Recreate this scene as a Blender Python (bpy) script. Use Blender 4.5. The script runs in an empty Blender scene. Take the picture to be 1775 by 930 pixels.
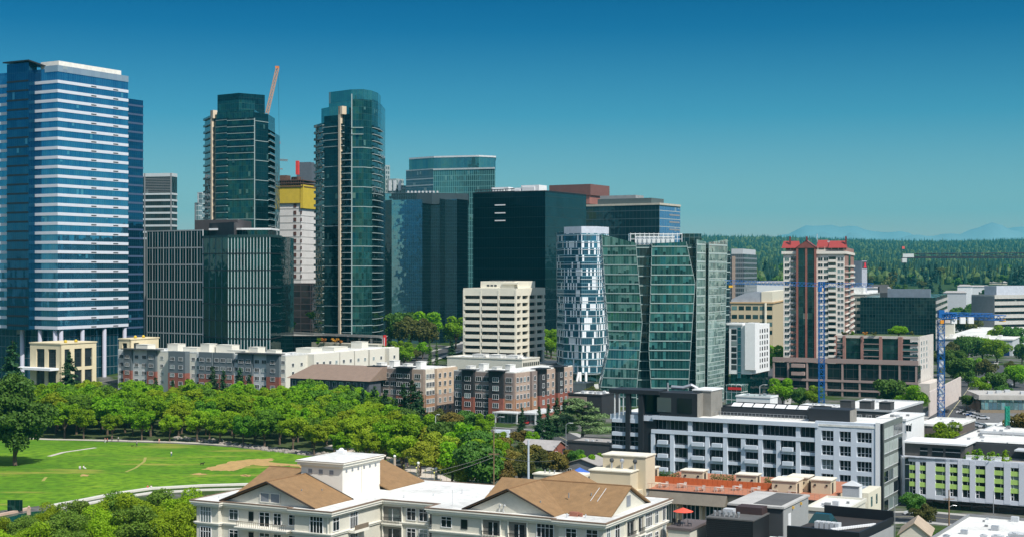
import bpy, math, random
from mathutils import Vector, noise
rnd = random.Random(7)
R = math.radians
# ---------------------------------------------------------------- camera, world, sun, exposure
sc = bpy.context.scene
F = 2550.0; CX = 887.5; HY = 470.0; H = 55.0
cam = bpy.data.cameras.new('camera'); co = bpy.data.objects.new('camera', cam)
sc.collection.objects.link(co); sc.camera = co
cam.sensor_width = 36.0; cam.lens = 36.0 * F / 1775.0
cam.shift_y = 5.0 / 1775.0
cam.clip_start = 1.0; cam.clip_end = 60000.0
co.location = (0, 0, H); co.rotation_euler = (R(90), 0, 0)
SUN_AZ = Vector((0.6, -0.8)).normalized(); SUN_EL = R(50)
sd = Vector((SUN_AZ.x * math.cos(SUN_EL), SUN_AZ.y * math.cos(SUN_EL), math.sin(SUN_EL)))
sl = bpy.data.lights.new('sun', 'SUN'); sl.energy = 4.6; sl.angle = R(0.53); sl.color = (1.0, 0.95, 0.86)
so = bpy.data.objects.new('sun', sl); sc.collection.objects.link(so)
so.rotation_euler = sd.to_track_quat('Z', 'Y').to_euler()
so.location = (0, 0, 500)
world = bpy.data.worlds.new('World'); sc.world = world; world.use_nodes = True
wn = world.node_tree; wn.nodes.clear()
sky = wn.nodes.new('ShaderNodeTexSky'); sky.sky_type = 'NISHITA'; sky.sun_disc = False
sky.sun_elevation = SUN_EL; sky.sun_rotation = math.atan2(SUN_AZ.x, SUN_AZ.y)
sky.altitude = 50; sky.air_density = 1.0; sky.dust_density = 0.6; sky.ozone_density = 2.0
tc = wn.nodes.new('ShaderNodeTexCoord'); sx = wn.nodes.new('ShaderNodeSeparateXYZ')
wn.links.new(tc.outputs['Generated'], sx.inputs[0])
cr = wn.nodes.new('ShaderNodeValToRGB'); e = cr.color_ramp
mp = wn.nodes.new('ShaderNodeMapRange'); mp.inputs[1].default_value = -0.02; mp.inputs[2].default_value = 0.22
wn.links.new(sx.outputs[2], mp.inputs[0]); wn.links.new(mp.outputs[0], cr.inputs[0])
SKYC = [(0.0, (0.97, 0.77, 0.70)), (0.083, (0.88, 0.735, 0.70)), (0.25, (0.47, 0.63, 0.64)), (0.52, (0.13, 0.41, 0.53)), (0.76, (0.014, 0.215, 0.39)), (0.86, (0.0, 0.165, 0.34)), (1.0, (0.0, 0.115, 0.275))]
e.elements[0].position = 0.0; e.elements[0].color = (*SKYC[0][1], 1)
e.elements[1].position = 1.0; e.elements[1].color = (*SKYC[-1][1], 1)
for p_, c_ in SKYC[1:-1]:
    q_ = e.elements.new(p_); q_.color = (*c_, 1)
# the graded, polarised look of the low sky: the Nishita sky times a colour by elevation, fading overhead to a paler sky brightened as fill light
m1 = wn.nodes.new('ShaderNodeMix'); m1.data_type = 'RGBA'; m1.blend_type = 'MULTIPLY'; m1.inputs[0].default_value = 1
wn.links.new(sky.outputs[0], m1.inputs[6]); wn.links.new(cr.outputs[0], m1.inputs[7])
mp2 = wn.nodes.new('ShaderNodeMapRange'); mp2.inputs[1].default_value = 0.24; mp2.inputs[2].default_value = 0.6
wn.links.new(sx.outputs[2], mp2.inputs[0])
m2 = wn.nodes.new('ShaderNodeMix'); m2.data_type = 'RGBA'
wn.links.new(mp2.outputs[0], m2.inputs[0]); wn.links.new(m1.outputs[2], m2.inputs[6])
hs = wn.nodes.new('ShaderNodeHueSaturation'); hs.inputs['Saturation'].default_value = 0.6; hs.inputs['Value'].default_value = 1.4
wn.links.new(sky.outputs[0], hs.inputs['Color']); wn.links.new(hs.outputs[0], m2.inputs[7])
bg = wn.nodes.new('ShaderNodeBackground'); bg.inputs[1].default_value = 0.12
wo = wn.nodes.new('ShaderNodeOutputWorld')
wn.links.new(m2.outputs[2], bg.inputs[0]); wn.links.new(bg.outputs[0], wo.inputs[0])
vs = sc.view_settings; vs.view_transform = 'Standard'; vs.look = 'None'; vs.exposure = 0.2; vs.gamma = 1.0; vs.use_curve_mapping = False
sc.render.engine = 'CYCLES'
cy = sc.cycles; cy.max_bounces = 6; cy.diffuse_bounces = 2; cy.glossy_bounces = 3; cy.transmission_bounces = 2
cy.transparent_max_bounces = 4; cy.volume_bounces = 0; cy.use_denoising = True; cy.caustics_reflective = False; cy.caustics_refractive = False

# ---------------------------------------------------------------- helpers
col = sc.collection
def wx(px, Y): return (px - CX) / F * Y
def wz(py, Y): return H - (py - HY) / F * Y
def gY(py, z=0): return (H - z) * F / (py - HY)
def gp(px, py, z=0):
    Y = gY(py, z); return (wx(px, Y), Y)
def ss(a, b, x):
    t = max(0.0, min(1.0, (x - a) / (b - a))); return t * t * (3 - 2 * t)
def lerp(a, b, t): return a + (b - a) * t
def gz(x, y):
    z = 13.0 * ss(610, 790, y) * ss(60, -15, x) if y < 1300 else 13.0 * ss(60, -15, x) * (1 - ss(1300, 1600, y))
    if y > 1350:
        hgt = 50 * ss(1350, 2100, y) + 135 * ss(2000, 6200, y) - 150 * ss(6900, 8600, y)
        z += hgt * (0.92 + 0.16 * noise.noise(Vector((x / 900.0, y / 2500.0, 3.1)))) 
    return z
def tag(o, label=None, cat=None, group=None, kind=None):
    if label: o['label'] = label
    if cat: o['category'] = cat
    if group: o['group'] = group
    if kind: o['kind'] = kind
    return o
def thing(name, label, cat, loc=(0, 0, 0), rz=0.0, group=None):
    o = bpy.data.objects.new(name, None); o.empty_display_size = 1; col.objects.link(o)
    o.location = loc; o.rotation_euler = (0, 0, rz)
    return tag(o, label, cat, group)
class Fr:
    """a wall frame: s runs along the wall, d outward, z up"""
    def __init__(s, ox, oy, ang): s.ox, s.oy, s.a = ox, oy, ang; s.c, s.n = math.cos(ang), math.sin(ang)
    def p(s, u, d, z): return (s.ox + u * s.c + d * s.n, s.oy + u * s.n - d * s.c, z)
class MB:
    def __init__(s): s.v = []; s.f = []; s.m = []
    def face(s, pts, mi=0):
        b = len(s.v); s.v.extend(pts); s.f.append(tuple(range(b, b + len(pts)))); s.m.append(mi)
    def hexa(s, p, mi=0, top=None):
        b = len(s.v); s.v.extend(p)
        for k, q in enumerate(((3, 2, 1, 0), (4, 5, 6, 7), (0, 1, 5, 4), (1, 2, 6, 5), (2, 3, 7, 6), (3, 0, 4, 7))):
            s.f.append(tuple(b + i for i in q)); s.m.append(top if (top is not None and k == 1) else mi)
    def box(s, x0, x1, y0, y1, z0, z1, mi=0, top=None):
        s.hexa([(x0, y0, z0), (x1, y0, z0), (x1, y1, z0), (x0, y1, z0), (x0, y0, z1), (x1, y0, z1), (x1, y1, z1), (x0, y1, z1)], mi, top)
    def fbox(s, fr, s0, s1, d0, d1, z0, z1, mi=0, top=None):
        P = fr.p
        s.hexa([P(s0, d1, z0), P(s1, d1, z0), P(s1, d0, z0), P(s0, d0, z0), P(s0, d1, z1), P(s1, d1, z1), P(s1, d0, z1), P(s0, d0, z1)], mi, top)
    def prism(s, poly, z0, z1, mi=0, top=None):
        n = len(poly); b = len(s.v)
        s.v.extend([(x, y, z0) for x, y in poly]); s.v.extend([(x, y, z1) for x, y in poly])
        for i in range(n):
            j = (i + 1) % n; s.f.append((b + i, b + j, b + n + j, b + n + i)); s.m.append(mi)
        s.f.append(tuple(range(b + n, b + 2 * n))); s.m.append(mi if top is None else top)
        s.f.append(tuple(range(b + n - 1, b - 1, -1))); s.m.append(mi)
    def cyl(s, x, y, z0, z1, r0, r1=None, n=10, mi=0):
        s.tube([(x, y, z0), (x, y, z1)], [r0, r0 if r1 is None else r1], n, mi)
    def tube(s, pts, rad, n=6, mi=0):
        if not isinstance(rad, (list, tuple)): rad = [rad] * len(pts)
        P = [Vector(p) for p in pts]; b = len(s.v); k = len(P)
        for i in range(k):
            d = (P[min(i + 1, k - 1)] - P[max(i - 1, 0)]).normalized()
            a = d.cross(Vector((0, 0, 1)) if abs(d.z) < .95 else Vector((1, 0, 0))).normalized(); c = d.cross(a)
            for j in range(n):
                t = 2 * math.pi * j / n
                s.v.append(tuple(P[i] + (a * math.cos(t) + c * math.sin(t)) * rad[i]))
        for i in range(k - 1):
            for j in range(n):
                j2 = (j + 1) % n
                s.f.append((b + i * n + j2, b + i * n + j, b + (i + 1) * n + j, b + (i + 1) * n + j2)); s.m.append(mi)
        s.f.append(tuple(b + j for j in range(n))); s.m.append(mi)
        s.f.append(tuple(b + (k - 1) * n + j for j in range(n - 1, -1, -1))); s.m.append(mi)
    def sphere(s, c, r, mi=0, n=8, m=6, sz=1.0):
        b = len(s.v)
        for i in range(m + 1):
            ph = math.pi * i / m
            for j in range(n):
                t = 2 * math.pi * j / n
                s.v.append((c[0] + r * math.sin(ph) * math.cos(t), c[1] + r * math.sin(ph) * math.sin(t), c[2] + r * sz * math.cos(ph)))
        for i in range(m):
            for j in range(n):
                j2 = (j + 1) % n
                s.f.append((b + i * n + j, b + (i + 1) * n + j, b + (i + 1) * n + j2, b + i * n + j2)); s.m.append(mi)
    def mesh(s, name, mats):
        me = bpy.data.meshes.new(name); me.from_pydata(s.v, [], s.f)
        if not isinstance(mats, (list, tuple)): mats = [mats]
        for m in mats: me.materials.append(m)
        me.polygons.foreach_set('material_index', s.m)
        uv = me.uv_layers.new(name='UVMap'); data = [0.0] * (2 * len(me.loops)); V = s.v
        me.update()
        for p in me.polygons:
            nx, ny, nz = p.normal
            if abs(nz) > .75: ax = (1, 0, 0); ay = (0, 1, 0)
            else:
                l = math.hypot(nx, ny); ax = (-ny / l, nx / l, 0); ay = (0, 0, 1)
            for li, vi in zip(p.loop_indices, p.vertices):
                v = V[vi]
                data[2 * li] = v[0] * ax[0] + v[1] * ax[1]; data[2 * li + 1] = v[0] * ay[0] + v[1] * ay[1] + v[2] * ay[2]
        uv.data.foreach_set('uv', data)
        return me
    def build(s, name, mats, parent=None, loc=None, rz=None, smooth=False):
        me = s.mesh(name, mats)
        if smooth: me.polygons.foreach_set('use_smooth', [True] * len(me.polygons))
        o = bpy.data.objects.new(name, me); col.objects.link(o)
        if parent: o.parent = parent
        if loc: o.location = loc
        if rz is not None: o.rotation_euler = (0, 0, rz)
        return o
def copy_tree(o, parent=None):
    c = o.copy(); col.objects.link(c); c.parent = parent
    for ch in list(o.children): copy_tree(ch, c)
    return c

# ---------------------------------------------------------------- materials
def sh(nt, t, **k):
    n = nt.nodes.new(t)
    for a, b in k.items(): setattr(n, a, b)
    return n
class X:
    """tiny node expression helper"""
    def __init__(s, nt): s.nt = nt
    def v(s, sock, x):
        if isinstance(x, (int, float)): sock.default_value = x
        elif isinstance(x, (tuple, list)): sock.default_value = (*x, 1) if len(x) == 3 and len(sock.default_value) == 4 else x
        else: s.nt.links.new(x, sock)
    def m(s, op, a, b=0.0, c=0.0):
        n = sh(s.nt, 'ShaderNodeMath', operation=op); s.v(n.inputs[0], a); s.v(n.inputs[1], b); s.v(n.inputs[2], c); return n.outputs[0]
    def mix(s, f, a, b):
        n = sh(s.nt, 'ShaderNodeMix', data_type='RGBA'); s.v(n.inputs[0], f); s.v(n.inputs[6], a); s.v(n.inputs[7], b); return n.outputs[2]
    def noise(s, vec, scale, detail=3, rough=.55):
        n = sh(s.nt, 'ShaderNodeTexNoise'); s.v(n.inputs['Vector'], vec); n.inputs['Scale'].default_value = scale
        n.inputs['Detail'].default_value = detail; n.inputs['Roughness'].default_value = rough; return n.outputs[0]
    def rng(s, x, a, b, c=0.0, d=1.0):
        n = sh(s.nt, 'ShaderNodeMapRange'); s.v(n.inputs[0], x)
        for i, q in enumerate((a, b, c, d)): n.inputs[i + 1].default_value = q
        return n.outputs[0]
def newmat(name):
    m = bpy.data.materials.new(name); m.use_nodes = True; nt = m.node_tree
    b = nt.nodes['Principled BSDF']; return m, nt, b, X(nt)
def hexc(h, k=1.0):
    h = h.lstrip('#'); c = [int(h[i:i + 2], 16) / 255 for i in (0, 2, 4)]
    return tuple((q / 12.92 if q <= .04045 else ((q + .055) / 1.055) ** 2.4) * k for q in c)
MC = {}
def mat(name, c, rough=.75, metal=0.0, var=.18, scale=.5, bump=0.0, spec=.4):
    if name in MC: return MC[name]
    m, nt, b, x = newmat(name)
    tcn = sh(nt, 'ShaderNodeTexCoord'); oc = tcn.outputs['Object']
    n1 = x.noise(oc, scale, 4); n2 = x.noise(oc, scale * 9, 3)
    f = x.m('ADD', x.m('MULTIPLY', x.rng(n1, .3, .7, -1, 1), var * .6), x.m('MULTIPLY', x.rng(n2, .3, .7, -1, 1), var * .4))
    g = x.m('ADD', f, 1.0)
    vm = sh(nt, 'ShaderNodeVectorMath', operation='SCALE'); vm.inputs[0].default_value = c; nt.links.new(g, vm.inputs[3])
    nt.links.new(vm.outputs[0], b.inputs['Base Color'])
    b.inputs['Roughness'].default_value = rough; b.inputs['Metallic'].default_value = metal
    b.inputs['Specular IOR Level'].default_value = spec
    if bump:
        bn = sh(nt, 'ShaderNodeBump'); bn.inputs['Strength'].default_value = bump; bn.inputs['Distance'].default_value = .05
        nt.links.new(n2, bn.inputs['Height']); nt.links.new(bn.outputs[0], b.inputs['Normal'])
    MC[name] = m; return m
def curtain(name, a, b2, mull=(.1, .12, .13), du=1.5, dv=4.0, mw=.08, mh=.1, sp=0.0, spc=(.05, .1, .13), metal=.75, tilt=.02, blind=.1, blc=(.35, .4, .38), rough=.04, off=0.0, wav=.07, white=0.0, whc=(.8, .82, .85), coat=0.0):
    """curtain-wall glass: panes du x dv metres with their own tint, tilt and blinds, mullions and spandrels"""
    if name in MC: return MC[name]
    m, nt, b, x = newmat(name)
    uvn = sh(nt, 'ShaderNodeUVMap'); s_ = sh(nt, 'ShaderNodeSeparateXYZ'); nt.links.new(uvn.outputs[0], s_.inputs[0])
    u = x.m('DIVIDE', s_.outputs[0], du); v = x.m('DIVIDE', x.m('ADD', s_.outputs[1], off), dv)
    fu, fv = x.m('FRACT', u), x.m('FRACT', v); iu, iv = x.m('FLOOR', u), x.m('FLOOR', v)
    cb = sh(nt, 'ShaderNodeCombineXYZ'); nt.links.new(iu, cb.inputs[0]); nt.links.new(iv, cb.inputs[1])
    wn_ = sh(nt, 'ShaderNodeTexWhiteNoise', noise_dimensions='3D'); nt.links.new(cb.outputs[0], wn_.inputs['Vector'])
    val, vcol = wn_.outputs['Value'], wn_.outputs['Color']
    cb2 = sh(nt, 'ShaderNodeCombineXYZ'); nt.links.new(x.m('FLOOR', x.m('DIVIDE', iu, 4.0)), cb2.inputs[0]); nt.links.new(iv, cb2.inputs[1]); cb2.inputs[2].default_value = 5.5
    wn2 = sh(nt, 'ShaderNodeTexWhiteNoise', noise_dimensions='3D'); nt.links.new(cb2.outputs[0], wn2.inputs['Vector'])
    tint = x.m('MULTIPLY', x.m('ADD', val, wn2.outputs['Value']), .5)
    c = x.mix(tint, a, b2)
    isb = x.m('LESS_THAN', x.m('ADD', x.m('MULTIPLY', wn2.outputs['Value'], .6), x.m('MULTIPLY', val, .4)), blind)
    bt = sh(nt, 'ShaderNodeSeparateColor'); nt.links.new(vcol, bt.inputs[0])
    bdrop = x.m('MULTIPLY', isb, x.m('GREATER_THAN', fv, x.m('MULTIPLY', bt.outputs[1], .7)))
    c = x.mix(x.m('MULTIPLY', bdrop, .6), c, blc)
    met = x.m('SUBTRACT', metal, x.m('MULTIPLY', bdrop, metal * .45))
    if white:
        wh = x.m('GREATER_THAN', val, 1 - white); c = x.mix(wh, c, whc); met = x.m('MULTIPLY', met, x.m('SUBTRACT', 1.0, wh))
    if sp:
        isp = x.m('LESS_THAN', fv, sp); c = x.mix(isp, c, spc)
    ml = x.m('MAXIMUM', x.m('LESS_THAN', fu, mw / du), x.m('LESS_THAN', fv, mh / dv))
    c = x.mix(ml, c, mull); met = x.m('MULTIPLY', met, x.m('SUBTRACT', 1.0, ml))
    nt.links.new(c, b.inputs['Base Color']); nt.links.new(met, b.inputs['Metallic'])
    ro = x.m('ADD', rough, x.m('MULTIPLY', ml, .4))
    if white: ro = x.m('ADD', ro, x.m('MULTIPLY', wh, .35))
    nt.links.new(ro, b.inputs['Roughness'])
    geo = sh(nt, 'ShaderNodeNewGeometry')
    v1 = sh(nt, 'ShaderNodeVectorMath', operation='SUBTRACT'); nt.links.new(vcol, v1.inputs[0]); v1.inputs[1].default_value = (.5, .5, .5)
    v2 = sh(nt, 'ShaderNodeVectorMath', operation='SCALE'); nt.links.new(v1.outputs[0], v2.inputs[0]); v2.inputs[3].default_value = tilt * 2
    nz = sh(nt, 'ShaderNodeTexNoise'); nt.links.new(uvn.outputs[0], nz.inputs['Vector']); nz.inputs['Scale'].default_value = .35; nz.inputs['Detail'].default_value = 2
    v3 = sh(nt, 'ShaderNodeVectorMath', operation='SUBTRACT'); nt.links.new(nz.outputs['Color'], v3.inputs[0]); v3.inputs[1].default_value = (.5, .5, .5)
    v4 = sh(nt, 'ShaderNodeVectorMath', operation='SCALE'); nt.links.new(v3.outputs[0], v4.inputs[0]); v4.inputs[3].default_value = wav
    v5 = sh(nt, 'ShaderNodeVectorMath', operation='ADD'); nt.links.new(v2.outputs[0], v5.inputs[0]); nt.links.new(v4.outputs[0], v5.inputs[1])
    v6 = sh(nt, 'ShaderNodeVectorMath', operation='ADD'); nt.links.new(geo.outputs['Normal'], v6.inputs[0]); nt.links.new(v5.outputs[0], v6.inputs[1])
    v7 = sh(nt, 'ShaderNodeVectorMath', operation='NORMALIZE'); nt.links.new(v6.outputs[0], v7.inputs[0]); nt.links.new(v7.outputs[0], b.inputs['Normal'])
    MC[name] = m; return m
def paneglass(name, dark=(.012, .02, .025), light=(.3, .38, .38), thr=.3, metal=.25):
    """window panes: every pane (mesh island or object) its own darkness, some with drawn blinds"""
    if name in MC: return MC[name]
    m, nt, b, x = newmat(name)
    g = sh(nt, 'ShaderNodeNewGeometry'); oi = sh(nt, 'ShaderNodeObjectInfo')
    r = x.m('FRACT', x.m('ADD', g.outputs['Random Per Island'], x.m('MULTIPLY', oi.outputs['Random'], 7.3)))
    f = x.rng(r, 1 - thr, 1.0); c = x.mix(f, dark, light)
    nt.links.new(c, b.inputs['Base Color']); b.inputs['Metallic'].default_value = metal; b.inputs['Roughness'].default_value = .06
    MC[name] = m; return m
def paint(name):
    """car paint whose colour is the object's own colour"""
    m, nt, b, x = newmat(name); oi = sh(nt, 'ShaderNodeObjectInfo')
    nt.links.new(oi.outputs['Color'], b.inputs['Base Color']); b.inputs['Roughness'].default_value = .25; b.inputs['Coat Weight'].default_value = .5
    return m
def leafmat(name, c1, c2, c3, trans=.35):
    m, nt, b, x = newmat(name)
    g = sh(nt, 'ShaderNodeNewGeometry'); oi = sh(nt, 'ShaderNodeObjectInfo'); tcn = sh(nt, 'ShaderNodeTexCoord')
    nn = x.rng(x.noise(tcn.outputs['Object'], .45, 3), .3, .7)
    c = x.mix(nn, c1, c2); c = x.mix(x.m('MULTIPLY', g.outputs['Random Per Island'], .55), c, c3)
    hs_ = sh(nt, 'ShaderNodeHueSaturation'); nt.links.new(c, hs_.inputs['Color'])
    nt.links.new(x.rng(oi.outputs['Random'], 0, 1, .485, .515), hs_.inputs['Hue']); nt.links.new(x.rng(oi.outputs['Random'], 0, 1, .82, 1.2), hs_.inputs['Value'])
    b.inputs['Roughness'].default_value = .6; b.inputs['Specular IOR Level'].default_value = .25
    nt.links.new(hs_.outputs[0], b.inputs['Base Color'])
    tr = sh(nt, 'ShaderNodeBsdfTranslucent'); nt.links.new(hs_.outputs[0], tr.inputs[0])
    ms = sh(nt, 'ShaderNodeMixShader'); ms.inputs[0].default_value = trans
    nt.links.new(b.outputs[0], ms.inputs[1]); nt.links.new(tr.outputs[0], ms.inputs[2])
    nt.links.new(ms.outputs[0], nt.nodes['Material Output'].inputs[0]); return m

WHITE = mat('white_paint', (.78, .79, .8), .6, var=.06)
ROOFW = mat('white_roof_membrane', (.68, .68, .65), .7, var=.34, scale=.12)
CREAM = mat('cream_render', (.66, .62, .5), .8, var=.07)
LCREAM = mat('pale_cream_render', (.62, .6, .52), .8, var=.06)
PALEG = mat('pale_grey_panel', (.5, .52, .54), .6, var=.08)
GREY = mat('mid_grey_panel', (.22, .23, .24), .7, var=.1)
DGREY = mat('dark_grey_panel', (.05, .055, .06), .6, var=.12)
BLACK = mat('black_metal', (.012, .014, .018), .45, var=.15)
CONC = mat('concrete', (.38, .37, .35), .85, var=.15, bump=.2)
ASPH = mat('asphalt', (.06, .062, .066), .9, var=.25, scale=.2, bump=.2)
GRAVEL = mat('roof_gravel', (.28, .27, .25), .95, var=.3, scale=.4, bump=.3)
BRICK = mat('red_brick', (.25, .085, .06), .85, var=.2, scale=.8)
METAL = mat('galvanised_metal', (.45, .47, .5), .4, metal=.6, var=.1)
WOOD = mat('weathered_wood', (.22, .14, .08), .8, var=.25)
ROOFDK = mat('dark_roofing', (.1, .1, .1), .9, var=.25, scale=.3)
PANE = paneglass('window_glass')
PANET = paneglass('teal_window_glass', (.01, .04, .045), (.16, .3, .3), .5, .4)
TRUNKM = mat('bark', (.12, .085, .06), .95, var=.3, scale=2, bump=.4)

# window kinds: (frame material, glass, vertical bars, cross bars, bar width, frame depth)
WK = {'plain': (WHITE, PANE, 1, 0, .09, .08), 'triple': (WHITE, PANE, 2, 0, .09, .08), 'lite': (WHITE, PANET, 1, 0, .1, .08),
      'dark': (DGREY, PANE, 1, 0, .08, .06), 'bare': (DGREY, PANE, 0, 0, .06, .05), 'cross': (WHITE, PANE, 1, 1, .08, .08),
      'casement': (WHITE, PANE, 3, 1, .1, .1), 'tall': (WHITE, PANE, 1, 1, .12, .12)}
def window_mb(mb, fr, s0, z0, w, h, k):
    fm, gm, nv, nh, bw, dp = WK[k]
    mb.fbox(fr, s0, s0 + w, .0, .02, z0, z0 + h, 1)
    mb.fbox(fr, s0 - bw, s0 + w + bw, 0, dp, z0 + h, z0 + h + bw, 0); mb.fbox(fr, s0 - bw, s0 + w + bw, 0, dp + .04, z0 - bw, z0, 0)
    mb.fbox(fr, s0 - bw, s0, 0, dp, z0, z0 + h, 0); mb.fbox(fr, s0 + w, s0 + w + bw, 0, dp, z0, z0 + h, 0)
    for i in range(nv):
        c = s0 + w * (i + 1) / (nv + 1); mb.fbox(fr, c - bw * .35, c + bw * .35, .02, dp * .8, z0, z0 + h, 0)
    for i in range(nh):
        c = z0 + h * .72; mb.fbox(fr, s0, s0 + w, .02, dp * .7, c - bw * .35, c + bw * .35, 0)
WCACHE = {}
class Bld:
    """a building thing; local origin at its near corner, x along the left-hand face, y along the right-hand face"""
    def __init__(s, name, label, cat, xc, Y, xl, xr, ytop, ang=-30, group=None, base=0.0):
        s.Y = Y; s.X = wx(xc, Y); a = R(ang); s.a = a; s.base = base
        s.root = thing(name, label, cat, (s.X, Y, base), a, group)
        s.u = (math.cos(a), math.sin(a)); s.v = (-math.sin(a), math.cos(a))
        s.wl = s.sol(xl, (-s.u[0], -s.u[1])) if xl is not None else 0; s.wr = s.sol(xr, s.v) if xr is not None else 0
        s.h = wz(ytop, Y) - base
        if s.wr < 0 or s.wl < 0: print('NEGATIVE', name, xc, s.wl, s.wr)
        s.L = Fr(-s.wl, 0, 0); s.Rf = Fr(0, 0, R(90)); s.wins = []
    def sol(s, px, d, o=(0.0, 0.0)):
        q = (px - CX) / F; X0 = s.X + o[0] * s.u[0] + o[1] * s.v[0]; Y0 = s.Y + o[0] * s.u[1] + o[1] * s.v[1]
        return (q * Y0 - X0) / (d[0] - q * d[1])
    def z(s, py, o=(0.0, 0.0)): return wz(py, s.Y + o[0] * s.u[1] + o[1] * s.v[1]) - s.base
    def sL(s, px, y=0.0):  # s coordinate on the left face for an image column
        return s.wl - s.sol(px, (-s.u[0], -s.u[1]), (0, y))
    def xL(s, px, y=0.0): return -s.sol(px, (-s.u[0], -s.u[1]), (0, y))
    def sR(s, px, x=0.0): return s.sol(px, s.v, (x, 0))
    def win(s, fr, s0, z0, w, h, k='plain'): s.wins.append((fr, s0, z0, w, h, k))
    def part(s, name, mb, mats, parent=None, label=None):
        o = mb.build(name, mats, parent or s.root)
        if label: o['label'] = label
        return o
    def flush(s, most=100):
        ws = sorted(s.wins, key=lambda w: -w[3] * w[4])
        for fr, s0, z0, w, h, k in ws[:most]:
            key = (round(w, 2), round(h, 2), k)
            if key not in WCACHE:
                mb = MB(); window_mb(mb, Fr(0, 0, 0), 0, 0, w, h, k); WCACHE[key] = mb.mesh('window', [WK[k][0], WK[k][1]])
            o = bpy.data.objects.new('window', WCACHE[key]); col.objects.link(o); o.parent = s.root
            o.location = fr.p(s0, 0.004, z0); o.rotation_euler = (0, 0, fr.a)
        if len(ws) > most:
            by = {}
            for w in ws[most:]: by.setdefault(w[5], []).append(w)
            mb = MB(); mats = []
            for k, l in by.items():
                t = MB()
                for fr, s0, z0, w, h, kk in l: window_mb(t, fr, s0, z0, w, h, kk)
                b = len(mb.v); mb.v += t.v; mb.f += [tuple(i + b for i in f) for f in t.f]; mb.m += [i + len(mats) for i in t.m]
                mats += [WK[k][0], WK[k][1]]
            mb.build('window', mats, s.root)['kind'] = 'stuff'
        s.wins = []
def rooftop_box(B, x0, x1, y0, y1, z0, h, m, name='rooftop_unit'):
    mb = MB(); mb.box(x0, x1, y0, y1, z0 - .02, z0 + h, 0); mb.box(x0 - .12, x1 + .12, y0 - .12, y1 + .12, z0 + h, z0 + h + .12, 0)
    return B.part(name, mb, m)
# ---------------------------------------------------------------- the setting
def struct(o): o['kind'] = 'structure'; return o
gm, nt, b, x = newmat('city_ground')
tcn = sh(nt, 'ShaderNodeTexCoord'); oc = tcn.outputs['Object']
sp_ = sh(nt, 'ShaderNodeSeparateXYZ'); nt.links.new(oc, sp_.inputs[0])
g1 = x.mix(x.rng(x.noise(oc, .3, 4), .35, .65), (.16, .155, .145), (.09, .09, .088))
g2 = x.mix(x.rng(x.noise(oc, .06, 5), .42, .55), g1, x.mix(x.noise(oc, .5, 4), (.02, .045, .012), (.06, .1, .02)))
g3 = x.mix(x.rng(x.noise(oc, .01, 5), .35, .6), (.012, .03, .016), (.03, .06, .02))
nt.links.new(x.mix(x.rng(sp_.outputs[1], 1250, 1500), g2, g3), b.inputs['Base Color']); b.inputs['Roughness'].default_value = .95
b.inputs['Specular IOR Level'].default_value = .1
ys = [-400 + 25 * i for i in range(68)] + [1300 + 60 * i for i in range(125)] + [8800 + 600 * i for i in range(11)]
xs = sorted(set([-7000 + 800 * i for i in range(8)] + [-1500 + 60 * i for i in range(51)] + [1600 + 800 * i for i in range(8)]))
mb = MB(); mb.v = [(a, b_, gz(a, b_) + 0.0) for b_ in ys for a in xs]; nx_ = len(xs)
for j in range(len(ys) - 1):
    for i in range(nx_ - 1): mb.f.append((j * nx_ + i, j * nx_ + i + 1, (j + 1) * nx_ + i + 1, (j + 1) * nx_ + i)); mb.m.append(0)
struct(mb.build('ground', gm, smooth=True))

rj = random.Random(4)
def sheet(name, pts, z, m, kind='structure', px=True, jag=0.0):
    P = [gp(*p) if px else p for p in pts]
    if jag: P = [(lerp(a[0], b_[0], k / 7) + rj.uniform(-jag, jag), lerp(a[1], b_[1], k / 7) + rj.uniform(-jag, jag) * 1.6) for a, b_ in zip(P, P[1:] + P[:1]) for k in range(7)]
    mb = MB(); mb.face([(a, b_, z) for a, b_ in P]); me_o = mb.build(name, m)
    if me_o.data.polygons[0].normal.z < 0: me_o.data.flip_normals()
    me_o['kind'] = kind; return me_o
def ribbon(name, pts, w, z, m, px=True, h=0.0):
    P = [Vector(gp(*p) if px else p) for p in pts]; mb = MB(); L = []; Rr = []
    for i, p in enumerate(P):
        d = (P[min(i + 1, len(P) - 1)] - P[max(i - 1, 0)]).normalized(); n = Vector((-d.y, d.x)) * w / 2
        L.append(p + n); Rr.append(p - n)
    for i in range(len(P) - 1):
        a, b_, c, d = L[i], Rr[i], Rr[i + 1], L[i + 1]
        if h: mb.hexa([(*a, z - .02), (*b_, z - .02), (*c, z - .02), (*d, z - .02), (*a, z + h), (*b_, z + h), (*c, z + h), (*d, z + h)])
        else: mb.face([(*a, z), (*b_, z), (*c, z), (*d, z)])
    return mb.build(name, m)
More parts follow.
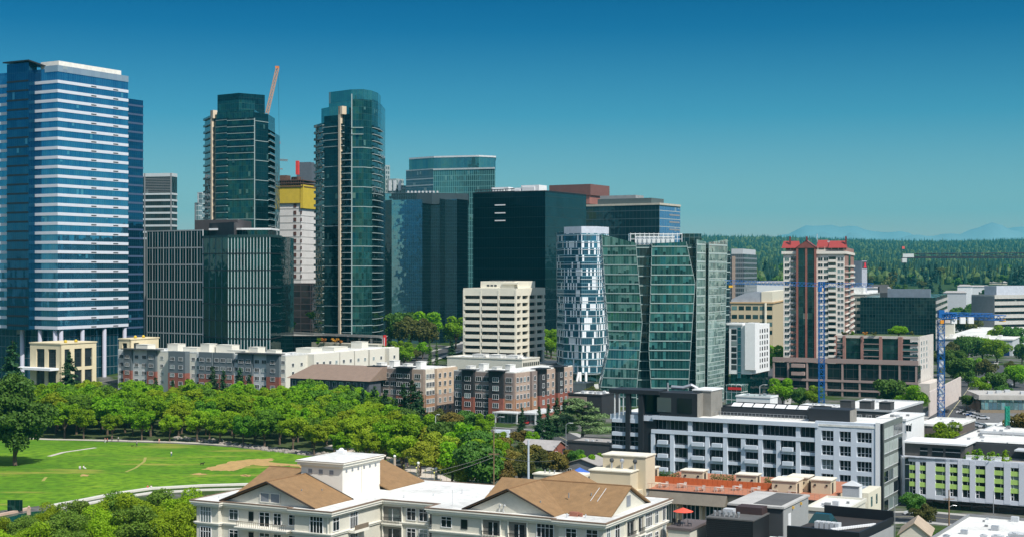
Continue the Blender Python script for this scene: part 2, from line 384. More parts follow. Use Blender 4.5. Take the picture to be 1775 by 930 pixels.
# lawn
lm, nt, b, x = newmat('lawn_grass'); tcn = sh(nt, 'ShaderNodeTexCoord'); oc = tcn.outputs['Object']
n1 = x.rng(x.noise(oc, .035, 4), .35, .65); n2 = x.noise(oc, .4, 5)
mpn = sh(nt, 'ShaderNodeMapping'); mpn.inputs['Scale'].default_value = (.012, .05, 1); mpn.inputs['Rotation'].default_value = (0, 0, R(12)); nt.links.new(oc, mpn.inputs[0])
n3 = x.rng(x.noise(mpn.outputs[0], 2.2, 5), .56, .74)
c = x.mix(n1, (.08, .2, .012), (.16, .3, .016)); c = x.mix(x.rng(n2, .42, .62, 0, .75), c, (.055, .13, .012)); c = x.mix(x.m('MULTIPLY', n3, .9), c, (.36, .3, .07))
nt.links.new(c, b.inputs['Base Color']); b.inputs['Roughness'].default_value = .95; b.inputs['Specular IOR Level'].default_value = .1
far_edge = [(-120, 757), (0, 758), (85, 762), (200, 765), (300, 768), (400, 774), (480, 782), (540, 790), (590, 800), (640, 812), (680, 825), (720, 842)]
near_edge = [(700, 870), (600, 850), (520, 838), (440, 837), (350, 840), (262, 845), (200, 853), (150, 863), (90, 873), (0, 884), (-140, 893)]
sheet('lawn', far_edge + near_edge, .012, lm)
dm = mat('bare_dry_earth', (.42, .27, .1), .95, var=.3, scale=.5)
sheet('worn_dirt_patch', [(350, 812), (372, 815), (405, 815), (425, 808), (450, 802), (476, 797), (470, 794), (430, 795), (400, 799), (372, 807)], .018, dm, jag=.5)
for pts in ([(415, 802), (455, 807), (500, 806), (540, 812), (560, 806), (500, 803), (450, 799)], [(328, 821), (345, 823), (362, 821), (345, 819)], [(415, 824), (430, 826), (436, 823), (422, 821)], [(138, 824), (150, 825), (155, 822), (142, 821)]):
    sheet('worn_dirt_patch', pts, .021 + .003 * len(pts), dm, jag=.35)
tanm = mat('worn_turf', (.3, .28, .07), .95, var=.3)
o = ribbon('worn_track', [(218, 817), (235, 810), (250, 799), (252, 792)], .8, .019, tanm); struct(o)
o = ribbon('worn_track', [(74, 833), (80, 826)], .8, .019, tanm); struct(o)
pathm = mat('pale_paving', (.5, .46, .4), .85, var=.14, scale=.4)
struct(ribbon('path', [(-140, 755), (0, 757), (85, 760.5), (200, 762.5), (300, 765), (360, 768), (420, 772), (500, 779), (560, 788), (610, 797), (660, 811), (700, 822), (750, 842)], 3.2, .02, pathm))
struct(ribbon('path', [(85, 790), (110, 783), (166, 775)], 1.6, .02, pathm))
# terraced arc on the near side of the lawn
wallm = mat('pale_stone', (.62, .6, .54), .8, var=.12, scale=.6)
for k, (dy, hh) in enumerate(((0, .45), (7.5, .4))):
    P = [(700, 868 + dy), (600, 848 + dy), (520, 840 + dy), (440, 839.5 + dy), (350, 842 + dy), (262, 847 + dy), (200, 856 + dy), (150, 866 + dy), (90, 877 + dy)]
    o = ribbon('terrace_wall', P, 1.6 if k == 0 else 1.1, .0, wallm, h=hh)
    tag(o, ['upper pale stone seat wall curving along the lawn edge', 'lower pale stone wall curving just below the lawn seat wall'][k], 'wall')
o = ribbon('seat_wall', [(-60, 899), (0, 893), (25, 888), (50, 882)], 1.1, 0, mat('pinkish_stone', (.5, .36, .28), .85), h=.5)
tag(o, 'low pinkish stone ledge below the dark screen at the lawn corner', 'wall')
# pond
pm, nt, b, x = newmat('pond_water'); b.inputs['Base Color'].default_value = (.01, .07, .05, 1); b.inputs['Roughness'].default_value = .08
sheet('pond', [(-80, 925), (0, 897), (50, 886), (90, 884), (60, 900), (20, 925)], .016, pm)
# low rocks and hedge strip along the far edge of the lawn, under the trees
rk = MB(); rr = random.Random(5)
for i in range(420):
    t = rr.random(); q = lerp(300, 720, t); yb = 765 + 27 * ss(300, 560, q) + (50 * (q - 560) / 160 if q > 560 else 0)
    X0, Y0 = gp(q, yb - rr.uniform(2.5, 9)); s = rr.uniform(.3, .9)
    rk.sphere((X0, Y0, .1), s, n=5, m=3, sz=rr.uniform(.4, .8))
tag(rk.build('rockery', mat('grey_rock', (.3, .27, .24), .95, var=.4, scale=2)), 'bank of grey rocks under the front row of park trees', 'rocks', kind='stuff')
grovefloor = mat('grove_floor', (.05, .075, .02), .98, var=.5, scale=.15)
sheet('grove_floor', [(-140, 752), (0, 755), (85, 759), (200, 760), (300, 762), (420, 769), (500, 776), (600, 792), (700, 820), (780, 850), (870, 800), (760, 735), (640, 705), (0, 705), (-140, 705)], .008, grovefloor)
sheet('plaza', [(560, 775), (620, 790), (680, 812), (740, 838), (790, 850), (800, 838), (750, 815), (690, 795), (630, 778), (580, 768)], .026, mat('plaza_paving', (.6, .53, .46), .85, var=.12))
# streets
def street(pts, w, mark=True, z=.03, px=True):
    struct(ribbon('sidewalk', pts, w + 5, z - .012, CONC, px, h=.12))
    struct(ribbon('road', pts, w, z + .115, ASPH, px))
    if mark: struct(ribbon('road_marking', pts, .18, z + .121, mat('road_paint', (.6, .55, .3), .8), px))
street([(1325, 735), (1337, 690), (1342, 660), (1346, 630)], 12)
street([(1590, 830), (1618, 760), (1650, 712), (1674, 680), (1690, 655), (1705, 625)], 13)
street([(700, 812), (800, 765), (860, 742), (960, 752), (1060, 800)], 12, z=.05)
street([(1380, 905), (1500, 897), (1600, 895), (1800, 915)], 12, z=.04)
sheet('parking_lot', [(1690, 668), (1800, 690), (1800, 640), (1700, 630)], .02, ASPH)
sheet('parking_lot', [(1640, 730), (1780, 745), (1780, 700), (1665, 700)], .024, mat('pale_asphalt', (.14, .14, .14), .9, var=.25))
# the street that climbs between the dark tower and the cream offices, on the rise
def on_rise(pts, w, name, m, dz):
    P = []
    for a, b_ in zip(pts[:-1], pts[1:]):
        n = 12
        for i in range(n): P.append((lerp(a[0], b_[0], i / n), lerp(a[1], b_[1], i / n)))
    P.append(pts[-1]); mb = MB()
    for i in range(len(P) - 1):
        d = Vector((P[i + 1][0] - P[i][0], P[i + 1][1] - P[i][1])).normalized(); n = Vector((-d.y, d.x)) * w / 2
        q = [(P[i][0] + n.x, P[i][1] + n.y), (P[i][0] - n.x, P[i][1] - n.y), (P[i + 1][0] - n.x, P[i + 1][1] - n.y), (P[i + 1][0] + n.x, P[i + 1][1] + n.y)]
        mb.face([(a, b_, gz(a, b_) + dz) for a, b_ in q])
    struct(mb.build(name, m))
on_rise([(-60, 700), (-34, 780), (-22, 860), (-20, 1000)], 18, 'sidewalk', CONC, .12)
on_rise([(-60, 700), (-34, 780), (-22, 860), (-20, 1000)], 12, 'road', ASPH, .2)
# far mountains
mm = mat('far_mountain', (.17, .28, .3), 1, var=.03, scale=.001, spec=0)
for k, (Y0, hgt, xa, xb) in enumerate(((14200, 600, 1500, 6500), (12500, 500, 1300, 5600))):
    mb = MB(); n = 60; rows = [0, .35, .7, 1.0, .6, 0]
    for j, t in enumerate(rows):
        for i in range(n + 1):
            X0 = lerp(xa, xb, i / n); env = ss(0, .25, i / n)
            q = .72 + .3 * (noise.noise(Vector((X0 / 900, 7 * k, 0))) + .4 * noise.noise(Vector((X0 / 300, 7 * k + 3, 0))) + .15 * noise.noise(Vector((X0 / 110, 7 * k + 6, 0))))
            mb.v.append((X0, Y0 + (j - 3) * 350 + 90 * noise.noise(Vector((X0 / 200, j, k))), -30 + (hgt * q * env + 30) * t * (1 + .1 * noise.noise(Vector((X0 / 150, j * 2, k))))))
    for j in range(len(rows) - 1):
        for i in range(n): a = j * (n + 1) + i; mb.f.append((a, a + 1, a + n + 2, a + n + 1)); mb.m.append(0)
    struct(mb.build('mountain', mm, smooth=True))
# haze: one closed box round everything
hm = bpy.data.materials.new('haze_air'); hm.use_nodes = True; nt = hm.node_tree; nt.nodes.clear()
pv = nt.nodes.new('ShaderNodeVolumePrincipled'); pv.inputs['Color'].default_value = (.08, .78, 1.0, 1); pv.inputs['Density'].default_value = 5.5e-5
pv.inputs['Anisotropy'].default_value = .2
ou = nt.nodes.new('ShaderNodeOutputMaterial'); nt.links.new(pv.outputs[0], ou.inputs['Volume'])
mb = MB(); mb.box(-8000, 8000, -600, 15800, -75, 720); hz = mb.build('haze', hm); hz['kind'] = 'stuff'
hm.cycles.homogeneous_volume = True if hasattr(hm.cycles, 'homogeneous_volume') else None
# ---------------------------------------------------------------- tall buildings, left to right
MULL = (.16, .2, .22)
# 1. the blue office tower with white bands
B = Bld('office_tower', 'tallest blue glass office tower with white horizontal bands, at the left edge behind the park', 'tower', 100, 665, 61, 222, 113)
blue = curtain('blue_glass', (.045, .25, .43), (.1, .35, .54), (.03, .13, .2), 1.4, 4.28, .06, .05, metal=.85, tilt=.012, blind=.07, blc=(.1, .35, .45), wav=.045)
blued = curtain('deep_blue_glass', (.01, .09, .18), (.02, .13, .25), (.01, .05, .08), 1.4, 4.28, .06, .05, metal=.85, tilt=.012, blind=.05, blc=(.08, .28, .4), wav=.045)
bandm = mat('white_spandrel', (.6, .63, .7), .45, var=.05, scale=.4)
zt = B.z(138.5); zb = B.z(565); pitch = (zt - zb) / 26; z_lob = B.z(570)
wl2 = B.xL(-150)  # the left-hand face runs on out of the picture
mb = MB(); mb.box(wl2, 0, 0, B.wr, z_lob - .5, B.z(118)); B.part('glazed_body', mb, blue)
mb = MB(); mb.box(wl2 + 3, -3, 3, B.wr - 3, -1, z_lob); B.part('lobby', mb, curtain('lobby_glass', (.01, .07, .12), (.03, .14, .2), MULL, 2.5, 5, .12, .2, metal=.7))
uS = B.xL(61); pS = -B.sol(50, (-B.v[0], -B.v[1]), (uS, 0)); pS = -abs(pS)
xS0 = B.xL(12, pS)
def band(z0, z1, nm='spandrel_band', vents=True, d=.25):
    mb = MB(); mb.fbox(B.L, B.wl + uS + .02, B.wl + d, 0, d, z0, z1); mb.fbox(B.Rf, .002, B.wr, 0, d, z0, z1)
    mb.box(wl2, xS0 - .02, -d, 0, z0, z1)
    if vents:
        for px in (162, 200):
            s_ = B.sR(px); mb.fbox(B.Rf, s_ - 1.6, s_ + 1.6, d, d + .03, z0 + .25, z1 - .55, 1)
    B.part(nm, mb, [bandm, DGREY])
for i in range(27): zz = zt - i * pitch; band(zz - 1.38, zz)
mb = MB(); mb.fbox(B.L, B.wl - 8, B.wl + .3, 0, .3, B.z(124), B.z(113)); mb.fbox(B.Rf, .002, B.wr, 0, .3, B.z(124), B.z(113)); B.part('parapet', mb, curtain('parapet_glass', (.35, .42, .5), (.5, .56, .62), (.2, .25, .3), 2.8, 6, .12, .1, metal=.5, rough=.2))
mb = MB(); mb.box(-13, -1.5, 2, B.wr - 3, B.z(118), B.z(104)); B.part('roof_screen', mb, mat('warm_white_screen', (.8, .77, .7), .6))
# shaft with black stripes
mb = MB(); mb.box(xS0, uS, pS, 1, z_lob - .5, B.z(106)); B.part('glazed_shaft', mb, blued)
for i in range(27):
    zz = zt - i * pitch + .6; mb = MB(); mb.box(xS0 - .05, uS - .3, pS - .12, pS, zz - .75, zz); B.part('shaft_band', mb, BLACK)
mb = MB(); zc = B.z(106); mb.hexa([(xS0 - 1.2, pS - 1.4, zc + .4), (uS + 1.5, pS - 1.4, zc + .4), (uS + 6, 5, zc - 2.6), (xS0 - 1.2, 5, zc + .8), (xS0 - 1.2, pS - 1.4, zc + 1), (uS + 1.5, pS - 1.4, zc + 1), (uS + 6, 5, zc - 2), (xS0 - 1.2, 5, zc + 1.4)])
B.part('roof_canopy', mb, BLACK)
# right-hand wing
mb = MB(); w2 = B.sR(248, -3.0); mb.box(-22, -3, B.wr - 2, w2, -1, B.z(152)); B.part('glazed_wing', mb, blued)
for i in range(27):
    zz = zt - 6 - i * pitch
    mb = MB(); mb.fbox(Fr(-3, 0, R(90)), B.wr, w2 + .1, 0, .12, zz - .9, zz); B.part('wing_band', mb, mat('blue_grey_spandrel', (.06, .09, .16), .4, var=.05))
colm = mat('lavender_column', (.6, .6, .7), .5, var=.05)
for px in (109, 146, 184, 219):
    s_ = B.sR(px); mb = MB(); mb.cyl(-1.2, s_, -1, z_lob, 1.0, n=12); B.part('column', mb, colm)
for px in (35, 66, 92):
    mb = MB(); mb.cyl(B.xL(px), 1.2, -1, z_lob, 1.0, n=12); B.part('column', mb, colm)
# 1b. cream podium pavilions
def pavilion(lab, xc, Y, xl, xr, yt, ybR, opL, opR, ylo, yhi, canopy=False):
    P = Bld('pavilion', lab, 'building', xc, Y, xl, xr, yt)
    core = MB(); core.box(-P.wl + .5, -.5, .5, P.wr - .5, 0, P.h - .3); P.part('glazing', core, curtain('pavilion_glass', (.02, .03, .035), (.05, .07, .08), (.02, .02, .025), 1.6, 2.2, .14, .14, metal=.5))
    mb = MB(); z0, z1 = P.z(ylo), P.z(yhi)
    for fr, W, ops, f in ((P.L, P.wl, opL, lambda p: P.sL(p)), (P.Rf, P.wr, opR, lambda p: P.sR(p))):
        mb.fbox(fr, 0, W, -.5, 0, z1, P.h); mb.fbox(fr, 0, W, -.5, 0, z0 - 1.4, z0)
        e_ = [0.0]
        for a, b_ in ops: e_ += [f(a), f(b_)]
        e_.append(W)
        for i in range(0, len(e_), 2): mb.fbox(fr, e_[i] + .003, e_[i + 1] - .003, -.5, -.003, 0, z1)
    mb.box(-P.wl - .3, .3, -.3, P.wr + .3, P.h, P.h + .5); P.part('wall', mb, mat('yellow_cream_stone', (.7, .6, .4), .8, var=.07))
    if canopy:
        mb = MB(); mb.box(-P.wl - 5, -1, -5, -.01, P.z(641), P.z(637)); P.part('canopy', mb, WHITE)
    for px in ((117, 135) if canopy else (238, 252)):
        s_ = P.sR(px); mb = MB(); mb.sphere((-1.2, s_, P.h + 1.0), .75, n=10, m=8); mb.cyl(-1.2, s_, P.h + .4, P.h + .8, .2); P.part('finial', mb, mat('golden_ball', (.6, .42, .04), .4))
    return P
pavilion('cream stone pavilion with tall dark windows in front of the blue banded tower', 105, 632, 52, 167, 596, 650, [(63, 77), (83, 97)], [(112, 121), (129, 142), (147, 160)], 637, 605, True)
pavilion('smaller cream stone pavilion right of the tower lobby, above the grey apartments', 226, 660, 206, 275, 588, 640, [(212, 220)], [(232, 241)], 604, 594)
# 2. slim grey office tower behind
B = Bld('office_block', 'narrow grey office block with louvred top, between the blue tower and the first condominium tower', 'building', 298, 950, 246, 307, 300, -12)
core = curtain('smoke_glass', (.01, .02, .025), (.04, .06, .065), (.02, .03, .03), 1.5, 4, .1, .1, metal=.5, tilt=.01)
mb = MB(); mb.box(-B.wl, 0, 0, B.wr, 0, B.h - .2); B.part('glazed_body', mb, core)
wgm = mat('grey_white_metal', (.5, .55, .57), .5, var=.06)
mb = MB(); mb.box(-B.wl - .2, .2, -.3, B.wr, B.z(306), B.h); B.part('parapet', mb, wgm)
for py in [336, 347, 358, 369, 380, 391, 402, 413]:
    mb = MB(); mb.fbox(B.L, 0, B.wl + .3, 0, .3, B.z(py + 1.7), B.z(py - 1.7)); mb.fbox(B.Rf, 0, B.wr, 0, .3, B.z(py + 1.7), B.z(py - 1.7)); B.part('spandrel_band', mb, wgm)
mb = MB()
for i in range(9): mb.fbox(B.L, 1.5, B.wl - .5, 0, .25, B.z(332) + i * 1.05, B.z(332) + i * 1.05 + .35)
for s_ in (0, B.wl - .9, B.wl * .08): mb.fbox(B.L, s_, s_ + .8, 0, .34, 0, B.h)
B.part('louvre', mb, GREY)
# generic prism of given plan through image columns
class Tower(Bld):
    """a tower whose visible plan is a chain of (image column, distance) points, closed at the back"""
    def __init__(s, name, label, cat, chain, depth, ytop, group=None, base=0.0):
        x0, Y0 = chain[0]; s.Y = Y0; s.X = wx(x0, Y0); s.a = 0; s.base = base
        s.root = thing(name, label, cat, (s.X, Y0, base), 0, group); s.u = (1, 0); s.v = (0, 1); s.wins = []
        s.ch = [(wx(p, y) - s.X, y - Y0) for p, y in chain]; s.px = [p for p, y in chain]
        s.h = wz(ytop, Y0) - base
        s.back = [(s.ch[-1][0], s.ch[-1][1] + depth), (s.ch[0][0], s.ch[-1][1] + depth)] if depth else []
        s.Yc = sum(y for p, y in chain) / len(chain)
    def poly(s, i0=0, i1=None, dep=None):
        c = s.ch[i0:(i1 + 1 if i1 is not None else None)]
        dep = dep if dep is not None else None
        if dep is None: return c + s.back
        return c + [(c[-1][0], c[-1][1] + dep), (c[0][0], c[0][1] + dep)]
    def edge(s, i):
        a, b_ = s.ch[i], s.ch[i + 1]; return Fr(a[0], a[1], math.atan2(b_[1] - a[1], b_[0] - a[0])), math.hypot(b_[0] - a[0], b_[1] - a[1])
    def zc(s, py, i=0): return wz(py, s.Y + s.ch[i][1]) - s.base
    def ring(s, mb, z0, z1, d, i0=0, i1=None, inner=0.0, mi=0):
        """a continuous slab edge round the chain from i0 to i1"""
        c = s.ch[i0:(i1 + 1 if i1 is not None else None)]; out = []
        for k in range(len(c)):
            a = Vector(c[max(k - 1, 0)]); b_ = Vector(c[min(k + 1, len(c) - 1)]); t = (b_ - a).normalized()
            out.append((c[k][0] + t.y * d, c[k][1] - t.x * d))
        inn = [(c[k][0] * 2 - out[k][0], c[k][1] * 2 - out[k][1]) if inner else c[k] for k in range(len(c))]
        for k in range(len(c) - 1):
            mb.hexa([(*out[k], z0), (*out[k + 1], z0), (*inn[k + 1], z0), (*inn[k], z0), (*out[k], z1), (*out[k + 1], z1), (*inn[k + 1], z1), (*inn[k], z1)], mi)
# 3. low office pair with frames and fins
T = Tower('office_block', 'low dark glass office block with a pale gridded frame on its left half', 'building', [(255, 745), (352, 722)], 40, 400)
dg = curtain('dark_green_glass', (.003, .04, .045), (.014, .1, .1), (.005, .02, .02), 2.6, 8.2, .08, .06, metal=.75, tilt=.01, blind=.06, blc=(.1, .28, .26))
mb = MB(); mb.prism(T.poly(), 0, T.h - .3); T.part('glazed_body', mb, dg)
fr, W = T.edge(0); frm = mat('grey_frame', (.3, .34, .36), .5, var=.05)
nb = 10
for i in range(nb + 1):
    mb = MB(); mb.fbox(fr, W * i / nb - .18, W * i / nb + .18, 0, .2, 0, T.h); mb2 = None
    T.part('pier', mb, WHITE if i == nb else frm)
mb = MB()
for i in range(nb): mb.fbox(fr, W * (i + .5) / nb - .05, W * (i + .5) / nb + .05, 0, .1, 0, T.h - .6)
T.part('mullion', mb, frm)
for py in (401, 430, 458.5, 487.5, 517, 546.5, 575):
    mb = MB(); mb.fbox(fr, 0, W, 0, .15, T.z(py + 1.2), T.z(py - 1.0)); T.part('spandrel_band', mb, frm)
T = Tower('office_block', 'dark green glass office block lined with thin white vertical fins, beside the gridded block', 'building', [(352.5, 722), (396, 700), (468, 694), (487, 718)], 42, 409)
mb = MB(); mb.prism(T.poly(), 0, T.h - .3); T.part('glazed_body', mb, dg)
mb = MB(); mb.prism([(p[0], p[1] + 14) for p in T.ch[0:2]] + [(T.ch[1][0] - 4, 50), (T.ch[0][0], 50)], T.h - .3, T.h + 6.6); mb.prism([(T.ch[0][0] - 9, 22), (T.ch[1][0] - 2, 12), (T.ch[1][0], 40), (T.ch[0][0] - 9, 50)], T.h, T.h + 8.5)
T.part('plant_room', mb, mat('brown_grey_cladding', (.07, .06, .062), .7))
mb = MB(); c0 = T.ch[1]; poly = [(T.ch[0][0] + 1, 8), (c0[0] + 2, 1), (T.ch[2][0] - 4, 0), (T.ch[2][0] - 3, 20), (T.ch[0][0] + 2, 26)]
mb.prism([(lerp(p[0], 16, .12), p[1] + 3) for p in poly], T.h - .3, T.h + 3.0); T.part('glazed_penthouse', mb, curtain('penthouse_glass', (.02, .1, .11), (.05, .16, .17), MULL, 1.5, 4, .1, .1))
mb = MB(); mb.prism(poly, T.h + 3.0, T.h + 3.9); T.part('roof_canopy', mb, WHITE)
finm = mat('pale_fin', (.62, .7, .72), .45, var=.05)
for e_, n, ww, mt in ((0, 4, .18, mat('blue_fin', (.12, .24, .3), .4)), (1, 13, .22, finm)):
    fr, W = T.edge(e_)
    for i in range(n + 1): mb = MB(); mb.fbox(fr, W * i / n - ww / 2, W * i / n + ww / 2, 0, .2, 0, T.h); T.part('fin', mb, mt)
for py in (441, 469, 498, 526, 554, 583): mb = MB(); T.ring(mb, T.z(py), T.z(py) + .5, .35); T.part('floor_band', mb, BLACK)
mb = MB(); T.ring(mb, T.h - 1.2, T.h, .45); T.part('parapet', mb, mat('dark_green_metal', (.02, .05, .05), .5))

# 4/6. the two condominium towers
condo = curtain('condo_glass', (.008, .06, .065), (.035, .15, .145), (.03, .08, .08), 1.6, 3.4, .07, .12, metal=.75, tilt=.03, blind=.12, blc=(.16, .3, .26), wav=.1)
condod = curtain('condo_dark_glass', (.004, .03, .038), (.012, .065, .075), (.01, .03, .035), 1.6, 3.4, .07, .12, metal=.75, tilt=.012, blind=.08, blc=(.1, .2, .18))
condol = curtain('condo_crown_glass', (.06, .26, .27), (.1, .34, .34), (.05, .16, .17), 1.6, 6.8, .07, .12, metal=.75, tilt=.008, blind=.03)
slabm = mat('slab_edge', (.32, .4, .4), .6, var=.06); stripm = mat('cream_strip', (.66, .54, .4), .75, var=.08)
def condo_tower(label, chain, ytop, zones, slabs, strip, crown, pitch_px=11.4, ybot=600, vline=None):
    T = Tower('condominium_tower', label, 'tower', chain, 26, ytop)
    for (i0, i1, mt, yt) in zones:
        mb = MB(); mb.prism(T.poly(i0, i1, 24), -1, T.zc(yt, i0)); T.part('glazed_bay', mb, mt)
    n = int((ybot - ytop) / pitch_px)
    for (i0, i1, d, y0, y1, every) in slabs:
        for k in range(n + 1):
            py = ytop + 4 + k * pitch_px
            if py < y0 or py > y1 or k % every: continue
            mb = MB(); z0 = T.zc(py, i0); T.ring(mb, z0, z0 + .32, d, i0, i1)
            if d > 1.0: T.ring(mb, z0 + .42, z0 + 1.3, d - .02, i0, i1, mi=1)
            T.part('balcony' if d > 1.0 else 'floor_slab', mb, [slabm, condod])
    i, w, yt, d = strip
    fr, W = T.edge(i); mb = MB(); mb.fbox(fr, 0, w, 0, d, -1, T.zc(yt, i)); mb.fbox(fr, 0, w + 1.5, -1.5, d, T.zc(yt + 14, i), T.zc(yt, i)); T.part('cream_fin', mb, stripm)
    for q in crown:
        mb = MB(); mb.prism([(wx(p, y) - T.X, y - T.Y) for p, y in q[0]], T.zc(q[2]), T.zc(q[1])); T.part('crown', mb, q[3])
    if vline:
        fr, W = T.edge(vline[0]); mb = MB(); mb.fbox(fr, vline[1], vline[1] + .5, 0, .4, 0, T.zc(vline[2], vline[0])); T.part('corner_fin', mb, slabm)
    return T
condo_tower('dark teal condominium tower with a stepped crown, left of the yellow topped construction', [(355, 880), (368, 860), (376, 856), (395, 850), (441, 842), (444, 842), (465, 852), (474, 872)], 206,
    [(0, 2, condod, 206), (2, 4, condo, 195), (4, 6, condod, 195), (6, 7, condod, 224)],
    [(0, 1, 1.05, 0, 420, 1), (2, 3, 1.05, 0, 420, 1), (3, 4, 1.05, 0, 268, 1), (3, 4, .3, 268, 420, 3), (4, 6, .3, 0, 420, 3), (6, 7, 1.05, 222, 420, 1)],
    (1, 1.6, 192, 1.3), [([(377, 868), (414, 858), (459, 868), (459, 885), (377, 885)], 169, 200, condod), ([(378, 866), (414, 856), (442, 862), (442, 880), (378, 880)], 181, 200, condo)], 11.4, 440, (4, -.1, 205))
condo_tower('dark teal condominium tower with a rounded glass crown and a cream strip up its front', [(547, 782), (562, 768), (590, 760), (597, 758), (609, 756), (630, 756), (645, 762), (655, 772), (661, 786)], 218,
    [(0, 1, condod, 218), (1, 4, condod, 202), (4, 6, condo, 172), (6, 8, condo, 172)],
    [(0, 1, 1.02, 0, 620, 1), (1, 3, 1.05, 0, 262, 1), (1, 2, .3, 262, 620, 3), (2, 4, 1.05, 262, 620, 1), (4, 5, .9, 205, 240, 1), (4, 6, .25, 240, 620, 3), (6, 8, 1.1, 206, 620, 1)],
    (2, 1.5, 185, 1.5), [([(570, 772), (609, 760), (630, 759), (645, 765), (655, 775), (660, 788), (570, 790)], 164, 205, condol), ([(557, 778), (571, 770), (600, 765), (600, 785), (557, 785)], 190, 220, condol)], 11.4, 640, (4, 0, 163))
# 5. tower under construction
B = Bld('unfinished_tower', 'tower under construction with yellow wrapped formwork above a bare white concrete core', 'tower', 522, 960, 474, 552, 326, -18)
cwm = mat('raw_white_concrete', (.62, .6, .58), .8, var=.14, scale=.15, bump=.2)
zy0 = B.z(352)
mb = MB(); mb.box(-B.wl - 2, 0, 0, B.wr, B.z(490), zy0 + .1); B.part('concrete_core', mb, cwm)
for k in range(11):
    z0 = B.z(362 + k * 12.2); mb = MB(); mb.fbox(B.L, -2, B.wl, 0, .18, z0, z0 + .35); mb.fbox(B.Rf, 0, B.wr, 0, .15, z0, z0 + .3); B.part('pour_joint', mb, CONC)
    s0 = B.sL(509); mb = MB(); mb.fbox(B.L, s0, s0 + 2.0, .2, .3, z0 + 1.0, z0 + 3.4); B.part('opening', mb, mat('rusty_opening', (.09, .03, .02), .8)); mb = MB(); mb.fbox(B.L, s0 + 5, s0 + 6, .2, .3, z0 + 1.0, z0 + 3.2); B.part('opening', mb, mat('rusty_opening', (.09, .03, .02), .8))
ym = mat('yellow_formwork', (.55, .4, .03), .7, var=.12, scale=.4)
mb = MB(); s1 = B.sL(524 - 3); mb.fbox(B.L, 0, s1, 0, 1.2, zy0, B.z(322)); mb.fbox(B.L, s1 + 2.4, B.wl, 0, 1.2, B.z(361), B.z(320)); mb.fbox(B.Rf, 0, B.wr, 0, 1.2, B.z(361), B.z(320))
mb.box(-B.wl, 0, 0, B.wr, zy0, B.z(323)); B.part('formwork_wrap', mb, ym)
mb = MB()
for z_ in (324, 318, 313): mb.box(-B.wl - 2, 1.5, -1.8, B.wr + 1, B.z(z_), B.z(z_) + .5)
for i in range(14): mb.box(-B.wl + i * 1.7, -B.wl + i * 1.7 + .2, -1.7, -1.5, B.z(324), B.z(308))
mb.box(-B.wl + 3, -B.wl + 9, 1, 7, B.z(324), B.z(303)); mb.box(-8, -3, 2, 6, B.z(324), B.z(306)); B.part('scaffold_deck', mb, mat('brown_scaffold', (.12, .06, .04), .8, var=.4, scale=1))
mb = MB(); mb.box(-B.wl - 6, 8, -1, B.wr + 10, 0, B.z(490)); B.part('base_floors', mb, curtain('unglazed_floors', (.01, .01, .012), (.03, .02, .02), (.07, .05, .05), 7, 4.2, .4, .5, metal=.1))
mb = MB(); mb.box(-3, -1.2, -2, 0, B.z(303), B.z(279)); B.part('red_hoist', mb, mat('red_sheeting', (.65, .05, .04), .6))
# dark block behind it
B = Bld('office_block', 'small dark grey block peeping out behind the red hoist of the unfinished tower', 'building', 540, 1150, 514, 549, 283, -15)
mb = MB(); mb.box(-B.wl, 0, 0, B.wr, 0, B.h); mb.box(-B.wl * .9, -1, 1, 8, B.h, B.h + 1); B.part('wall', mb, mat('dim_panel', (.1, .11, .13), .6))
# luffing crane on the first condominium tower
def lattice(mb, a, b_, w, r, n, mi=0, top=None):
    """square lattice beam between two points"""
    A, B_ = Vector(a), Vector(b_); d = (B_ - A).normalized(); s_ = d.cross(Vector((0, 0, 1)) if abs(d.z) < .9 else Vector((0, 1, 0))).normalized(); t = d.cross(s_).normalized()
    cs = [(1, 1), (1, -1), (-1, -1), (-1, 1)]; L = (B_ - A).length
    def q(c, f): return A + d * (L * f) + s_ * (c[0] * w / 2) + t * (c[1] * w / 2)
    for c in cs: mb.tube([q(c, 0), q(c, 1)], r, 4, mi)
    for i in range(n):
        for k in range(4):
            c, c2 = cs[k], cs[(k + 1) % 4]; mb.tube([q(c, i / n), q(c2, (i + 1) / n)], r * .7, 3, mi); mb.tube([q(c, i / n), q(c2, i / n)], r * .6, 3, mi)
Yc = 1000
r_ = thing('luffing_crane', 'orange and grey luffing crane with its jib pointing steeply up above the first condominium tower', 'crane', (wx(462, Yc), Yc, wz(330, Yc)))
zz = lambda p: wz(p, Yc) - wz(330, Yc); xx = lambda p: wx(p, Yc) - wx(462, Yc)
mb = MB(); lattice(mb, (0, 0, 0), (0, 0, zz(196)), 2.4, .22, 14); mb.build('mast', mat('crane_grey', (.4, .36, .33), .5), r_)
mb = MB(); lattice(mb, (xx(463), 0, zz(196)), (xx(481), 0, zz(118)), 1.8, .3, 16); mb.build('jib', mat('crane_orange_grey', (.5, .34, .26), .5), r_)
mb = MB(); mb.box(xx(480) - 1, xx(480) + 1.4, -1, 1, zz(119), zz(115)); mb.build('jib_head', mat('crane_orange', (.7, .2, .03), .5), r_)
mb = MB(); mb.tube([(xx(482), 0, zz(117)), (xx(484), 0, zz(240))], .07, 4); mb.build('hoist_rope', BLACK, r_)
mb = MB(); mb.box(xx(484) - .6, xx(484) + .6, -.5, .5, zz(250), zz(245)); mb.build('hook_block', mat('hook_red', (.5, .08, .06), .5), r_)
mb = MB(); lattice(mb, (xx(476), 0, zz(277)), (xx(499), 0, zz(278)), 1.0, .15, 8); mb.box(xx(476), xx(490), -.4, .4, zz(294), zz(292)); mb.build('platform', GREY, r_)
